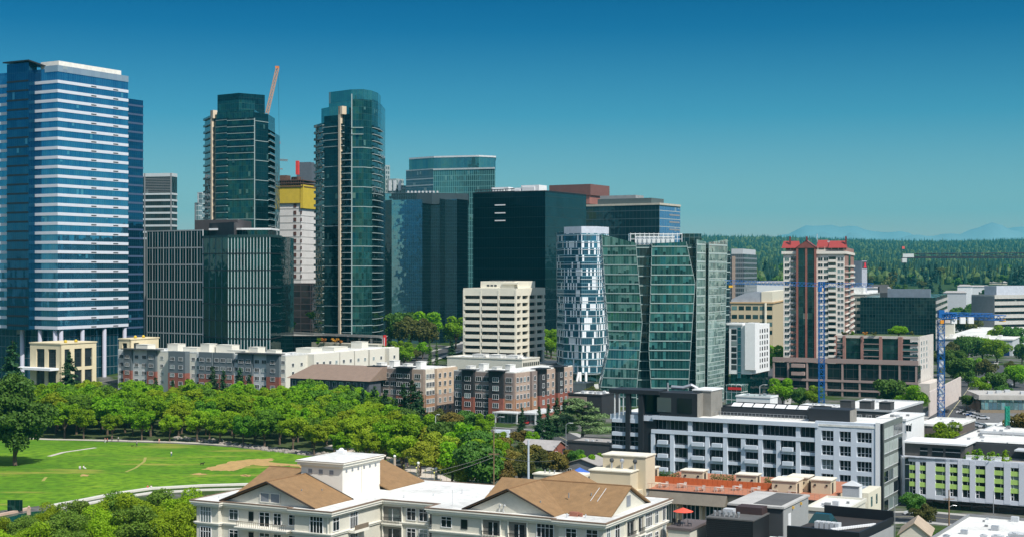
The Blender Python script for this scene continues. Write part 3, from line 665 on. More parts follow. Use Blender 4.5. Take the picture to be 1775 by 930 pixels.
# slender far blocks
for lab, xc, Y, xl, xr, yt, m_ in (('thin pale block with a white frame just left of the first condominium tower', 350, 1250, 343, 356, 335, PALEG), ('low pale stepped block left of the first condominium tower', 344, 1200, 338, 350, 353, GREY)):
    B = Bld('office_block', lab, 'building', xc, Y, xl, xr, yt); mb = MB(); mb.box(-B.wl, 0, 0, B.wr, 0, B.h); B.part('glazed_body', mb, curtain('far_glass', (.12, .2, .24), (.2, .3, .32), (.4, .45, .45), 2, 4, .3, .8, metal=.4))
    mb = MB(); mb.box(-B.wl - .2, -B.wl + 1, -.3, B.wr, 0, B.h + .8); mb.box(-B.wl - .2, .3, -.3, 1, B.h, B.h + .8); B.part('frame', mb, m_)
B = Bld('office_block', 'pale stepped residential block with small square windows behind the rounded condominium tower', 'building', 668, 1150, 655, 676, 286); mb = MB(); mb.box(-B.wl, 0, 0, B.wr, 0, B.h)
fb = curtain('grid_wall', (.05, .09, .1), (.1, .16, .17), (.32, .38, .38), 2.6, 3.6, 1.0, 1.4, metal=.3); B.part('wall', mb, fb)
mb = MB(); mb.box(0, 9, 2, B.wr + 6, 0, B.z(310)); mb.box(9, 15, 3, B.wr + 8, 0, B.z(322)); B.part('wing', mb, fb)
mb = MB()
for i in range(3): mb.box(2 + i * 4.5, 4.5 + i * 4.5, 1.5, 2, B.z(331), B.z(313)); 
B.part('white_frame', mb, WHITE)
# 8. wide teal office tower behind
tealb = curtain('teal_band_glass', (.05, .17, .19), (.1, .26, .27), (.12, .3, .3), 1.5, 4.2, .3, .35, metal=.65, tilt=.012, blind=.12, blc=(.22, .4, .4))
T = Tower('office_tower', 'wide teal office tower with a set back glass crown, highest in the centre', 'tower', [(704, 1120), (751, 1100), (858, 1085)], 45, 297)
mb = MB(); mb.prism(T.poly(), 0, T.h); T.part('glazed_body', mb, tealb)
fr, W = T.edge(0); gwm = mat('grey_line', (.4, .46, .48), .5)
for py in (297, 313, 324, 335): mb = MB(); mb.fbox(fr, 0, W, 0, .3, T.z(py), T.z(py) + .8); T.part('floor_band', mb, gwm)
mb = MB(); mb.fbox(fr, .01, W, 0.01, .16, T.z(340), T.h - .3); T.part('grey_facade', mb, curtain('grey_blue_glass', (.06, .13, .17), (.09, .17, .21), (.15, .2, .23), 1.5, 4.2, .1, .2, metal=.6))
mb = MB(); c = [(wx(p, y) - T.X, y - T.Y) for p, y in ((709, 1126), (752, 1108), (830, 1098), (859, 1106), (859, 1135), (709, 1140))]; zt = T.z(275)
mb.prism(c, T.h, zt - .3); T.part('crown', mb, curtain('crown_glass', (.06, .2, .23), (.1, .28, .3), (.05, .12, .14), 3, 10, .12, .1, metal=.7))
mb = MB(); mb.prism([(p[0] * 1.005, p[1] - .3) for p in c], zt - .3, zt + .9); T.part('crown_coping', mb, mat('pale_coping', (.55, .58, .6), .5))
mb = MB(); fr, W = T.edge(1); mb.fbox(fr, 0, W, 0, .5, T.h - .6, T.h + .6); T.part('parapet', mb, gwm)
# 7. saw-toothed reflective tower
sawl = curtain('mirror_painted_sky', (.2, .42, .5), (.24, .47, .55), (.06, .14, .17), 1.45, 2.0, .07, .07, metal=.9, tilt=.006, blind=0, wav=.05)  # teal tint paints in the bright sky these facets reflect
sawd = curtain('mirror_painted_buildings', (.003, .014, .022), (.008, .03, .042), (.008, .025, .035), 1.45, 2.0, .07, .07, metal=.8, tilt=.008, blind=0)  # near-black tint paints in the reflection of neighbouring buildings
T = Tower('office_tower', 'mirror glass tower with alternating teal and near black facets, right of the rounded condominium tower', 'tower', [(662, 880), (679, 868), (732, 858), (747, 871), (762, 868), (772, 880), (792, 876), (811, 890)], 40, 336)
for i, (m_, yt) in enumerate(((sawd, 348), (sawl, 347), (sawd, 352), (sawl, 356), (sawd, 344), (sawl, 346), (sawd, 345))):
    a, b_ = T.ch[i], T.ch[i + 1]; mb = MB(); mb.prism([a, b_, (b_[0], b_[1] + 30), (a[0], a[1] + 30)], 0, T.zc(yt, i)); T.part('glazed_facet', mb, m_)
mb = MB(); mb.prism([(T.ch[0][0], 8), (T.ch[3][0], 4), (T.ch[7][0], 14), (T.ch[7][0], 38), (T.ch[0][0], 38)], T.h - 6, T.h + .8); T.part('roof_storey', mb, mat('dark_roof_storey', (.03, .05, .06), .5))
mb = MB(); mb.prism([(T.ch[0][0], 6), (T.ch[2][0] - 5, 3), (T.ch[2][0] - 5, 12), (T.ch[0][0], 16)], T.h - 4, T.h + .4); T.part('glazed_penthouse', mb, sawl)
mb = MB(); 
for i in range(9): mb.box(T.ch[1][0] + 8 + i * 2.2, T.ch[1][0] + 9 + i * 2.2, 5, 7, T.h + .8, T.h + 2)
T.part('roof_vent', mb, PALEG)
# 9. black tower
blk = curtain('black_glass', (.002, .008, .012), (.004, .014, .02), (.004, .012, .016), 1.8, 6.3, .05, .18, metal=.6, tilt=.006, blind=.02, blc=(.1, .2, .2), rough=.12)
B = Bld('office_tower', 'broad flat topped black glass tower behind the cream office building', 'tower', 945, 900, 820, 1016, 332)
mb = MB(); mb.box(-B.wl, 0, 0, B.wr, 0, B.h); B.part('glazed_body', mb, blk)
mb = MB(); mb.fbox(B.Rf, .02, B.wr, 0, .08, 0, B.h - .4); B.part('glazed_side', mb, curtain('black_painted_reflection', (.015, .055, .07), (.03, .09, .11), (.01, .03, .035), 1.8, 6.3, .05, .3, metal=.85, tilt=.004, blind=0))  # reflection on this side put in as a lighter glass tint
mb = MB(); mb.box(-B.wl, .1, -.1, .5, B.h, B.h + .7); mb.box(-.3, .1, .5, B.wr, B.h, B.h + .7); B.part('parapet', mb, BLACK)
for py in (353.5, 367.5, 381): mb = MB(); s0 = B.sL(858); s1 = B.sL(876); mb.fbox(B.L, s0, s1, .02, .3, B.z(py + 1), B.z(py - 1)); B.part('vent_slot', mb, WHITE)
for i, (p0, p1, yt) in enumerate(((855, 884, 321), (888, 912, 323), (906, 937, 319))):
    x0, x1 = B.xL(p0, 8), B.xL(p1, 8); mb = MB(); mb.box(x0, x1, 6, 12 + i * 2, B.h, B.z(yt)); mb.box(x0 + 1, x1 - 3, 5.5, 6, B.h, B.z(yt + 3)); B.part('rooftop_unit', mb, WHITE)
mb = MB()
for py in (326, 330): mb.fbox(B.L, 0, B.sL(888), -3, -2.7, B.z(py), B.z(py) + .5)
for i in range(12): mb.fbox(B.L, i * 2.0, i * 2.0 + .3, -3, -2.7, B.h, B.z(325))
B.part('roof_rail', mb, DGREY)
# 10. dark office with brick box
B = Bld('office_tower', 'wide dark office with a brick red box on its roof, right of the black tower', 'tower', 1143, 1060, 962, 1179, 355)
dko = curtain('dusk_glass', (.015, .045, .06), (.035, .075, .095), (.05, .08, .09), 3.0, 5.8, .12, .5, metal=.65, tilt=.008, blind=.05, blc=(.12, .2, .2))
mb = MB(); mb.box(-B.wl, 0, 0, B.wr, 0, B.h); B.part('glazed_body', mb, dko)
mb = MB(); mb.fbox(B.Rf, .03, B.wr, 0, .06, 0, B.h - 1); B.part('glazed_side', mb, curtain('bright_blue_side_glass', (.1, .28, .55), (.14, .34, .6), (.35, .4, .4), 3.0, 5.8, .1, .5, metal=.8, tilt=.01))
mb = MB(); mb.box(-B.wl, .4, -.4, B.wr + .3, B.h, B.h + 1.4); B.part('coping', mb, mat('tan_coping', (.5, .46, .38), .6))
for py in (372.5, 385, 398): mb = MB(); s0 = B.sR(1160); mb.fbox(B.Rf, s0, B.wr - 1.5, .06, .25, B.z(py), B.z(py) + 1.2); B.part('vent_slot', mb, GREY)
def roofblk(B, p0, p1, y, dep, yb, yt, m_, nm):
    x0, x1 = B.xL(p0, y), B.xL(p1, y); o_ = (x1, y); mb = MB(); mb.box(x0, x1, y, y + dep, B.z(yb, o_) - .5, B.z(yt, o_)); return B.part(nm, mb, m_)
roofblk(B, 1036, 1129, 6, 22, 352, 343, mat('penthouse_grey', (.08, .1, .1), .5), 'penthouse')
roofblk(B, 1040, 1102, 9, 14, 343, 338, mat('penthouse_pale', (.3, .3, .3), .6), 'plant_room')
roofblk(B, 952, 1023.5, 5, 32, 337, 319, mat('brick_box', (.16, .07, .06), .8), 'brick_box')
roofblk(B, 1005, 1022, 6, 28, 352, 337, mat('brick_pier', (.28, .12, .1), .8), 'brick_stair')
# 11. cream office block
B = Bld('office_building', 'cream eight storey office block with long dark window strips, in the centre', 'building', 895, 720, 803, 945, 499, -25, base=3)
cm = mat('cream_precast', (.78, .74, .62), .75, var=.07, scale=.3)
mb = MB(); mb.box(-B.wl + .9, -.9, .9, B.wr - .9, -8, B.h - 1); B.part('glazed_core', mb, curtain('office_dark_glass', (.008, .01, .012), (.03, .035, .035), (.02, .02, .02), 1.4, 3.62, .08, .1, metal=.35, blind=.08, blc=(.2, .17, .1)))
zt = B.z(512); pit = (B.z(512) - B.z(612)) / 8
for i in range(9):
    z1 = B.h - .2 if i == 0 else zt - i * pit + pit * .52; z0 = zt - (i) * pit if i == 0 else zt - i * pit
    if i == 8: z1 = zt - 7 * pit - pit * .48; z0 = z1 - 1.6
    mb = MB()
    if i == 0: mb.box(-B.wl, 0, 0, B.wr, z0, B.h)
    else:
        for a, b_ in ((0, .333), (.333, .667), (.667, 1)): mb.fbox(B.L, B.wl * a + .7, B.wl * b_ - .7, -.9, .35, z0, z1)
        mb.fbox(B.Rf, 0, B.wr, -.9, 0, z0, z1)
    B.part('spandrel' if i else 'parapet', mb, cm)
for a in (0.012, .333, .667, .985): mb = MB(); mb.fbox(B.L, B.wl * a - .45, B.wl * a + .45, -.9, .12, -8, B.h - 1); B.part('pier', mb, cm)
for px in (904.5, 917, 930, 942.5): s_ = B.sR(px); mb = MB(); mb.fbox(B.Rf, s_ - .8, s_ + .8, -.9, -.03, -8, B.h - 2); B.part('pier', mb, cm)
mb = MB(); mb.fbox(B.Rf, 0.03, .8, -.9, -.03, -8, B.h - 2); B.part('pier', mb, cm)
mb = MB(); mb.box(-B.wl * .72, -2.5, 3, B.wr * .8, B.h, B.z(487)); mb.box(-B.wl * .3, 0, 2.2, 6, B.z(492), B.z(489)); B.part('penthouse', mb, cm)
mb = MB(); 
for i in range(3): mb.box(-B.wl * .6 + i * 2, -B.wl * .6 + 1.4 + i * 2, 2.9, 3, B.z(496), B.z(493))
for i in range(5): mb.box(-B.wl * .6 + i * 3, -B.wl * .6 + 1.5 + i * 3, 6, 9, B.z(487), B.z(485.5))
B.part('vent', mb, DGREY)
mb = MB(); mb.box(-B.wl - 3, 12, -10, B.wr + 6, -8, B.z(632)); B.part('podium', mb, CONC)
# 12. white and blue chequered tower
chq = curtain('chequered_facade', (.02, .12, .22), (.1, .32, .45), (.16, .34, .42), .95, 3.3, .08, .25, metal=.7, tilt=.03, blind=.2, blc=(.02, .05, .07), white=.36, whc=(.85, .88, .92))
chq2 = curtain('chequered_blue_facade', (.03, .15, .25), (.08, .3, .42), (.2, .4, .48), 1.6, 3.3, .12, .3, metal=.7, tilt=.02, blind=.1, blc=(.02, .05, .07), white=.1)
T = Tower('apartment_tower', 'curved residential tower with a chequered white and blue facade, in front of the black tower', 'tower', [(966, 728), (978, 712), (1008, 703), (1034, 704), (1055, 716)], 26, 403)
mb = MB(); mb.prism(T.poly(), T.z(640), T.h); T.part('glazed_body', mb, chq)
mb = MB(); T.ring(mb, T.z(638), T.h - .1, .1, 0, 1); T.part('blue_bay', mb, chq2)
for k in range(20): py = 410 + k * 12.2; mb = MB(); T.ring(mb, T.z(py), T.z(py) + .28, .22); T.part('floor_slab', mb, mat('slab_white', (.5, .58, .62), .5))
mb = MB(); T.ring(mb, T.h - 1, T.z(395), .12, 1, 4, inner=1); T.part('parapet', mb, mat('white_metal_parapet', (.6, .64, .72), .4))
mb = MB(); mb.prism([(p[0], p[1] + 4) for p in T.poly()], 0, T.z(640)); T.part('lobby', mb, curtain('lobby_teal', (.02, .09, .11), (.06, .18, .2), (.3, .36, .36), 4, 5, .3, .4))
mb = MB(); c = [(wx(p, y) - T.X, y - T.Y) for p, y in ((996, 690), (1010, 682), (1030, 678), (1050, 682), (1058, 700), (1000, 705))]
mb.prism(c, -1, T.z(660)); T.part('entrance_pavilion', mb, curtain('entrance_glass', (.03, .07, .08), (.1, .15, .15), (.4, .42, .4), 4, 4.5, .35, .5, metal=.5))
mb = MB(); mb.prism([((p[0] - 8) * 1.06 + 8, (p[1] + 30) * 1.06 - 31) for p in c], T.z(660), T.z(656.5)); T.part('entrance_canopy', mb, mat('pale_canopy', (.5, .5, .46), .6))
for i, px in enumerate((998, 1006, 1016)): mb = MB(); X0 = wx(px, 700) - T.X; mb.tube([(X0, -28, 0), (X0 + (1.5 if i == 0 else 0), -26, T.z(638))], .6, 8); T.part('raking_column', mb, WHITE)
# 13. faceted green glass complex
facet = curtain('facet_glass', (.006, .045, .05), (.1, .32, .3), (.15, .27, .26), 1.15, 3.84, .07, .15, metal=.65, tilt=.03, blind=.42, blc=(.2, .42, .38), off=-65.1)
facetm = curtain('facet_teal_glass', (.004, .04, .048), (.05, .24, .24), (.08, .18, .18), 1.15, 3.84, .06, .15, metal=.7, tilt=.03, blind=.3, blc=(.08, .32, .31), off=-65.1)
facetr = curtain('facet_pale_glass', (.04, .13, .12), (.3, .46, .42), (.45, .52, .5), 1.15, 3.48, .1, .25, metal=.5, tilt=.02, blind=.45, blc=(.42, .55, .48), off=-66)
facetd = curtain('facet_dark_glass', (.006, .03, .04), (.04, .11, .12), (.06, .12, .13), 1.4, 3.84, .08, .15, metal=.6, tilt=.02, blind=.1, blc=(.05, .15, .15), off=-65.1)
edgem = mat('facet_edge', (.33, .42, .41), .5, var=.04)
YF = 600
def facet_vol(root, left, right, yl, yr, m_, Yl, Yr, pitch_px, dep=16, edges=True, slabs=True):
    """a glass volume whose side edges lean: left/right are lists of (image y, image x)"""
    def at(l, y):
        for (a, xa), (b_, xb) in zip(l[:-1], l[1:]):
            if y <= b_: return lerp(xa, xb, (y - a) / (b_ - a)) if y > a else xa
        return l[-1][1]
    ys_ = sorted(set([yl] + [a for a, _ in left[1:]] + [a for a, _ in right[1:-1]])); 
    rx, ry = root.location.x, root.location.y
    def P(l, y, Y, dy=0.0): return (wx(at(l, y), Y) - rx, Y - ry + dy, wz(y, (Yl + Yr) / 2))
    mb = MB()
    for a, b_ in zip(ys_[:-1], ys_[1:]):
        p = [P(left, b_, Yl), P(right, b_, Yr), P(right, b_, Yr, dep), P(left, b_, Yl, dep), P(left, a, Yl), P(right, a, Yr), P(right, a, Yr, dep), P(left, a, Yl, dep)]
        if a == ys_[0]:
            for k in (5, 6): p[k] = (p[k][0], p[k][1], wz(yr, Yr))
            for k in (4, 7): p[k] = (p[k][0], p[k][1], wz(yl, Yl))
        mb.hexa(p)
    mb.build('glazed_volume', m_, root)
    if edges:
        for l, Y in ((left, Yl), (right, Yr)):
            mb = MB(); y0 = yl if l is left else yr
            for a, b_ in zip(ys_[:-1], ys_[1:]): mb.tube([(P(l, a if a > ys_[0] else y0, Y)), P(l, b_, Y)], .12, 5)
            mb.build('edge_trim', edgem, root)
    if slabs:
        n = int((ys_[-1] - max(yl, yr)) / pitch_px)
        for k in range(n):
            y = max(yl, yr) + 6 + k * pitch_px; a, b_ = P(left, y, Yl), P(right, y, Yr)
            mb = MB(); mb.hexa([(a[0], a[1] - .25, a[2]), (b_[0], b_[1] - .25, a[2]), (b_[0], b_[1], a[2]), (a[0], a[1], a[2]), (a[0], a[1] - .25, a[2] + .4), (b_[0], b_[1] - .25, a[2] + .4), (b_[0], b_[1], a[2] + .4), (a[0], a[1], a[2] + .4)])
            mb.build('floor_slab', edgem, root)
R13 = thing('apartment_tower', 'broad green glass residential complex with leaning faceted fronts, right of the chequered tower', 'tower', (wx(1115, 602), 602, 0))
LE = [(405, 1043), (500, 1049), (600, 1056), (672, 1041), (720, 1049)]; LR = [(420, 1102), (559, 1113), (680, 1103), (720, 1104)]
facet_vol(R13, LE, LR, 406, 421, facet, 604, 598, 16.3)
facet_vol(R13, [(422, 1100), (720, 1100)], [(422, 1132), (720, 1132)], 424, 424, facetd, 604, 604, 16.3, edges=False)
facet_vol(R13, [(422, 1130), (606, 1124.7), (680, 1129), (720, 1131)], [(420, 1189.4), (490, 1204.8), (585, 1198.5), (676, 1193), (720, 1190)], 422, 419, facetm, 600, 598, 16.3)
facet_vol(R13, [(420, 1188), (720, 1188)], [(420, 1210), (720, 1210)], 424, 422, facetd, 606, 606, 16.3, edges=False)
facet_vol(R13, [(414, 1208), (720, 1206)], [(417, 1223), (720, 1221)], 415, 419, facetr, 600, 607, 14.8)
facet_vol(R13, [(420, 1221), (720, 1221)], [(420, 1231), (720, 1229)], 424, 424, facetd, 612, 612, 14.8, edges=False)
facet_vol(R13, [(417, 1229), (720, 1226)], [(415.5, 1260.7), (668, 1255), (720, 1254)], 420, 415, facetr, 606, 625, 14.8)
facet_vol(R13, [(440, 1257), (720, 1254)], [(440, 1266), (720, 1262)], 434, 436, facetd, 636, 640, 14.8, edges=False)
mb = MB(); rx = R13.location.x; z0 = wz(424, 610)
for i in range(12): X0 = lerp(wx(1093, 612), wx(1182, 612), i / 11) - rx; mb.box(X0 - .1, X0 + .1, 9.6, 10, z0, wz(404, 612))
mb.box(wx(1093, 612) - rx, wx(1182, 612) - rx, 9.7, 9.9, z0 + 4.3, z0 + 4.6); mb.box(wx(1093, 612) - rx, wx(1182, 612) - rx, 9.7, 9.9, z0 + 2.2, z0 + 2.4); mb.build('roof_screen_frame', WHITE, R13)
mb = MB(); mb.box(wx(1102, 612) - rx, wx(1170, 612) - rx, 11, 19, z0 - 3, wz(409, 612)); mb.build('penthouse', mat('white_penthouse', (.6, .64, .65), .5), R13)
mb = MB(); mb.box(wx(1093, 612) - rx, wx(1125, 612) - rx, 14, 22, z0 - 3, wz(404, 612)); mb.build('lift_tower', curtain('lift_glass', (.01, .04, .05), (.03, .09, .1), (.1, .15, .15), 2, 3, .15, .15), R13); mb = MB(); mb.box(wx(1182, 612) - rx, wx(1216, 612) - rx, 10, 18, z0 - 4, wz(405, 612)); mb.build('lift_tower', curtain('lift_glass', (.01, .04, .05), (.03, .09, .1), (.1, .15, .15), 2, 3, .15, .15), R13)
# 14. small office left of the red-roofed tower
B = Bld('office_block', 'grey office with a pale top box, under the forest left of the red roofed tower', 'building', 1290, 1150, 1262, 1312, 440, -18)
mb = MB(); mb.box(-B.wl, 0, 0, B.wr, 0, B.h); B.part('glazed_body', mb, curtain('grey_band_glass', (.05, .07, .09), (.09, .11, .13), (.2, .22, .24), 1.6, 3.8, .2, 1.3, metal=.4))
mb = MB(); mb.box(-10, -1, 0, B.wr, B.h, B.z(431)); B.part('penthouse', mb, PALEG)
mb = MB(); mb.fbox(B.L, B.wl * .25, B.wl * .45, 0, .6, 0, B.z(444)); B.part('stair_tower', mb, mat('tan_panel', (.4, .3, .24), .7))
# 15. curved-roof cream civic building
B = Bld('civic_building', 'cream civic building with a curved metal roof behind the small white hotel', 'building', 1340, 880, 1267, 1368, 524, -16)
mb = MB(); mb.box(-B.wl, 0, 0, B.wr, 0, B.h); B.part('wall', mb, mat('sand_stone', (.5, .42, .28), .8, var=.08))
for py in (530, 545, 558, 572):
    for i in range(6): mb = MB(); w_ = B.wl / 6; mb.fbox(B.L, i * w_ + .5, (i + 1) * w_ - .5, .01, .1, B.z(py + 7), B.z(py)); B.part('window', mb, PANET)
mb = MB(); n = 16
for i in range(n):
    a, b_ = i / n, (i + 1) / n; f = lambda t: B.h + 7.5 * math.sin(math.pi * (.12 + .55 * t)) - 1
    x0, x1 = -B.wl + a * B.wl * .86, -B.wl + b_ * B.wl * .86
    mb.hexa([(x0, 1, B.h), (x1, 1, B.h), (x1, 14, B.h), (x0, 14, B.h), (x0, 1, f(a)), (x1, 1, f(b_)), (x1, 14, f(b_)), (x0, 14, f(a))])
B.part('curved_roof', mb, mat('pale_metal_roof', (.42, .45, .5), .4, metal=.3))
mb = MB(); mb.box(-7, -.5, .5, B.wr - 1, B.h, B.z(505)); B.part('penthouse', mb, CREAM)
mb = MB(); mb.box(-B.wl - .5, .5, -.6, B.wr + .3, B.h - .4, B.h + .4); B.part('cornice', mb, mat('orange_stone', (.5, .34, .18), .8))
mb = MB(); mb.cyl(-B.wl * .18, -.5, 0, B.h, .8); B.part('column', mb, CREAM)
# 16. small white hotel
B = Bld('hotel', 'small white hotel with rows of square windows beside the green glass complex', 'building', 1302, 625, 1264, 1334, 563, -26)
mb = MB(); mb.box(-B.wl, 0, 0, B.wr, B.z(648), B.h); mb.box(-B.wl * .25, 2, -1, 6, B.z(640), B.h + 1); B.part('wall', mb, WHITE)
for k in range(7):
    z0 = B.z(578 + k * 10.4)
    for i in range(7): B.win(B.Rf, 1.2 + i * (B.wr - 2) / 7, z0, 1.5, 1.5, 'bare')
    for i in range(2): B.win(B.L, 1.0 + i * 6, z0, 2.2, 1.9, 'bare')
B.flush()
mb = MB(); mb.box(-B.wl + .5, -.5, .5, B.wr - .5, 0, B.z(648)); B.part('glazed_base', mb, dg)
mb = MB(); mb.box(-B.wl * .62, -B.wl * .45, -.2, .0, B.z(655), B.z(567)); B.part('blue_panel', mb, curtain('hotel_stair_glass', (.02, .12, .16), (.04, .2, .25), MULL, 1.5, 3, .1, .2))
mb = MB(); mb.box(-B.wl - 1, -B.wl + 6, -.6, 8, B.h, B.h + .8); B.part('roof_slab', mb, WHITE)
# 17. red-roofed tower and its podium
B = Bld('apartment_tower', 'white and brown residential tower with red gabled roofs, at right in front of the forest', 'tower', 1464, 655, 1358, 1479, 440, -16)
wm = mat('ivory_wall', (.68, .64, .58), .75, var=.05); pk = mat('pinkish_brown_panel', (.3, .17, .14), .7, var=.08); mar = mat('maroon_fin', (.24, .09, .07), .6)
sh0, sh1 = B.sL(1382.5), B.sL(1413.6)
mb = MB(); mb.box(-B.wl, 0, 0, B.wr, 0, B.h); B.part('wall', mb, wm)
zb = B.z(640)
for k in range(19):
    z0 = B.z(452 + k * 10.3)
    if z0 < zb: break
    for s0, w in ((.6, 1.9), (3.3, 1.9), (B.sL(1418), 2.0), (B.sL(1428), 2.0), (B.sL(1452), 1.3), (B.sL(1457), 1.3)): B.win(B.L, s0, z0, w, 1.5, 'lite')
    mb = MB(); a, b_ = B.sL(1436), B.sL(1449); mb.fbox(B.L, a, b_, .0, .04, z0 - .2, z0 + 1.9, 1); mb.fbox(B.L, a, b_, 0, 1.0, z0 - .5, z0 - .2, 0); mb.fbox(B.L, a, b_, .92, 1.0, z0 - .2, z0 + .6, 0); B.part('balcony', mb, [wm, PANET])
    mb = MB(); a, b_ = B.sL(1371), B.sL(1381); mb.fbox(B.L, a, b_, .0, .04, z0 - .2, z0 + 1.9, 1); mb.fbox(B.L, a, b_, 0, .9, z0 - .5, z0 + .3, 0); B.part('balcony', mb, [pk if k > 10 else GREY, PANET])
B.flush(120)
mb = MB(); mb.fbox(B.L, sh0, sh1, .01, 1.6, B.z(690), B.z(428)); B.part('glazed_shaft', mb, curtain('shaft_glass', (.012, .05, .06), (.03, .1, .1), (.02, .05, .055), 2, 2.6, .08, .08))
for s_ in (sh0, (sh0 + sh1) / 2, sh1): mb = MB(); mb.fbox(B.L, s_ - .45, s_ + .45, 0, 2.0, B.z(690), B.z(428)); B.part('shaft_fin', mb, mar)
mb = MB(); mb.box(0, .3, .5, B.wr, 0, B.z(428)); B.part('side_panel', mb, pk)
mb = MB(); mb.box(.3, .45, B.wr * .35, B.wr * .55, 0, B.z(436)); B.part('glazed_strip', mb, condod)
for k in range(18): z0 = B.z(462 + k * 10.3); mb = MB(); mb.box(.3, 1.2, B.wr * .0, B.wr * .35, z0, z0 + .3); mb.box(.45, .9, B.wr * .55, B.wr, z0, z0 + .9); B.part('side_balcony', mb, wm)
mb = MB(); mb.box(-B.wl - .8, .8, -.9, B.wr + .5, B.h, B.h + 1.2); B.part('cornice', mb, wm)
mb = MB(); mb.box(-B.wl + 1, -1, 1.2, B.wr - 1, B.h + 1.2, B.z(428)); B.part('top_storey', mb, curtain('top_storey_glass', (.02, .03, .03), (.06, .08, .08), (.5, .46, .42), 3, 4, .5, .6, metal=.3))
redm = mat('red_metal_roof', (.3, .045, .04), .45, var=.08)
def hip(mb, x0, x1, y0, y1, z, h, inset):
    yc = (y0 + y1) / 2; a, b_ = (x0 + inset, yc, z + h), (x1 - inset, yc, z + h); c = [(x0, y0, z), (x1, y0, z), (x1, y1, z), (x0, y1, z)]
    mb.face([c[0], c[1], b_, a]); mb.face([c[1], c[2], b_]); mb.face([c[2], c[3], a, b_]); mb.face([c[3], c[0], a]); mb.face(c[::-1])
zr = B.z(429.5); mb = MB(); hip(mb, -B.wl - .8, -B.wl + sh0 + 1, -1, 8, zr, 3.2, .6); B.part('roof', mb, redm)
mb = MB(); hip(mb, B.sL(1436) - B.wl, .9, -1, 8, zr, 3.2, .4); B.part('roof', mb, redm)
mb = MB(); c0, c1 = -B.wl + sh0 - .8, -B.wl + sh1 + .8; cx = (c0 + c1) / 2; za = B.z(416)
mb.face([(c0, -2.4, zr), (cx, -2.4, za), (cx, 9, za), (c0, 9, zr)][::-1]); mb.face([(c1, -2.4, zr), (cx, -2.4, za), (cx, 9, za), (c1, 9, zr)]); mb.face([(c0, -2.2, zr), (c1, -2.2, zr), (cx, -2.2, za - .3)], 1)
hip(mb, c1 - .5, c1 + 5, 1, 9, zr, 3.6, .5); B.part('gable_roof', mb, [redm, mat('dark_red_gable', (.2, .06, .05), .6)])
for px in (1369, 1398, 1472): X0 = B.xL(px) if px < 1465 else .5; mb = MB(); mb.box(X0 - .35, X0 + .35, 1, 1.7, zr, B.z(409.5)); B.part('chimney', mb, mat('maroon_post', (.15, .03, .03), .6))
mb = MB(); mb.cyl(B.xL(1415), 5, zr, B.z(405), .12); mb.box(B.xL(1433), B.xL(1440), 4, 7, zr, B.z(417)); B.part('aerial', mb, PALEG)
# its podium
P = Bld('podium_building', 'pinkish podium with a planted roof and big dark bays, right of the red roofed tower', 'building', 1592, 640, 1447, 1616, 586, -27)
PODH = P.h
pf = mat('pink_grey_frame', (.33, .25, .23), .75, var=.07)
mb = MB(); mb.box(-P.wl, 0, .5, P.wr, P.h - .3, P.h + .3); P.part('roof', mb, mat('planted_roof', (.07, .1, .03), .95, var=.5, scale=.6))
mb = MB(); mb.box(-P.wl, 0, 0, P.wr, 0, P.h - .35); P.part('glazed_body', mb, curtain('podium_dark_glass', (.012, .06, .065), (.04, .12, .12), (.02, .04, .045), 2, 3.2, .1, .25, metal=.55))
for px in (1449, 1464, 1495, 1527, 1560, 1563): s_ = P.sL(px); mb = MB(); mb.fbox(P.L, s_ - .6, s_ + .6, 0, 1.0, P.z(632), P.h + .6); P.part('pier', mb, mat('pink_pier', (.34, .18, .15), .7))
for a, b_ in ((1449, 1464), (1496, 1526), (1561, 1592)):
    for k in range(4): z0 = P.z(597.5 + k * 11); mb = MB(); mb.fbox(P.L, P.sL(a), P.sL(b_), 0, .9, z0, z0 + .35); mb.fbox(P.L, P.sL(a), P.sL(b_), .8, .88, z0 + .35, z0 + 1.2, 1); P.part('balcony', mb, [pf, PANET])
mb = MB(); mb.fbox(P.L, 0, P.wl, 0, .5, P.h - .3, P.h + .9); mb.fbox(P.L, P.sL(1578), P.wl, 0, .5, 0, P.h); mb.fbox(P.Rf, 0, P.wr, 0, .5, 0, P.h + .9); P.part('frame_wall', mb, mat('ivory_frame', (.58, .54, .5), .75))
for k in range(5):
    z0 = P.z(598 + k * 10.5)
    P.win(Fr(-P.wl, -.5, 0), P.sL(1582), z0, 2.2, 1.6, 'lite'); P.win(Fr(.5, 0, R(90)), 2.5, z0, 2.2, 1.7, 'lite'); P.win(Fr(.5, 0, R(90)), 8, z0, 2.2, 1.7, 'lite'); P.win(Fr(.5, 0, R(90)), 14, z0, 2.2, 1.7, 'lite')
P.flush()
x0 = P.xL(1340, -6); mb = MB(); mb.box(x0, 1, -6, 0, -1, P.z(632)); P.part('glazed_base', mb, curtain('base_dark_glass', (.008, .02, .025), (.02, .045, .05), (.05, .05, .05), 3, 4, .12, .2, metal=.5))
for py, hh in ((629, 2.0), (662, 1.0), (678, .8), (695, 1.2)): mb = MB(); mb.box(x0, 1.2, -6.8, -6, P.z(py + 2), P.z(py + 2) + hh); P.part('beam', mb, pf)
for px in (1341, 1366, 1399, 1432, 1460, 1490, 1525, 1559, 1588): X0 = P.xL(px, -6.5); mb = MB(); mb.box(X0 - .38, X0 + .38, -6.6, -6, -1, P.z(632)); P.part('pier', mb, pf)
mb = MB(); mb.box(1.2, 6, -6, 26, -1, P.z(662)); P.part('side_wall', mb, mat('ivory_side', (.58, .53, .48), .75))
for k in range(2): mb = MB(); mb.box(P.xL(1372, -8), P.xL(1394, -8), -8.5, -6, P.z(640 + 14 * k), P.z(634 + 14 * k)); P.part('balcony', mb, pf)
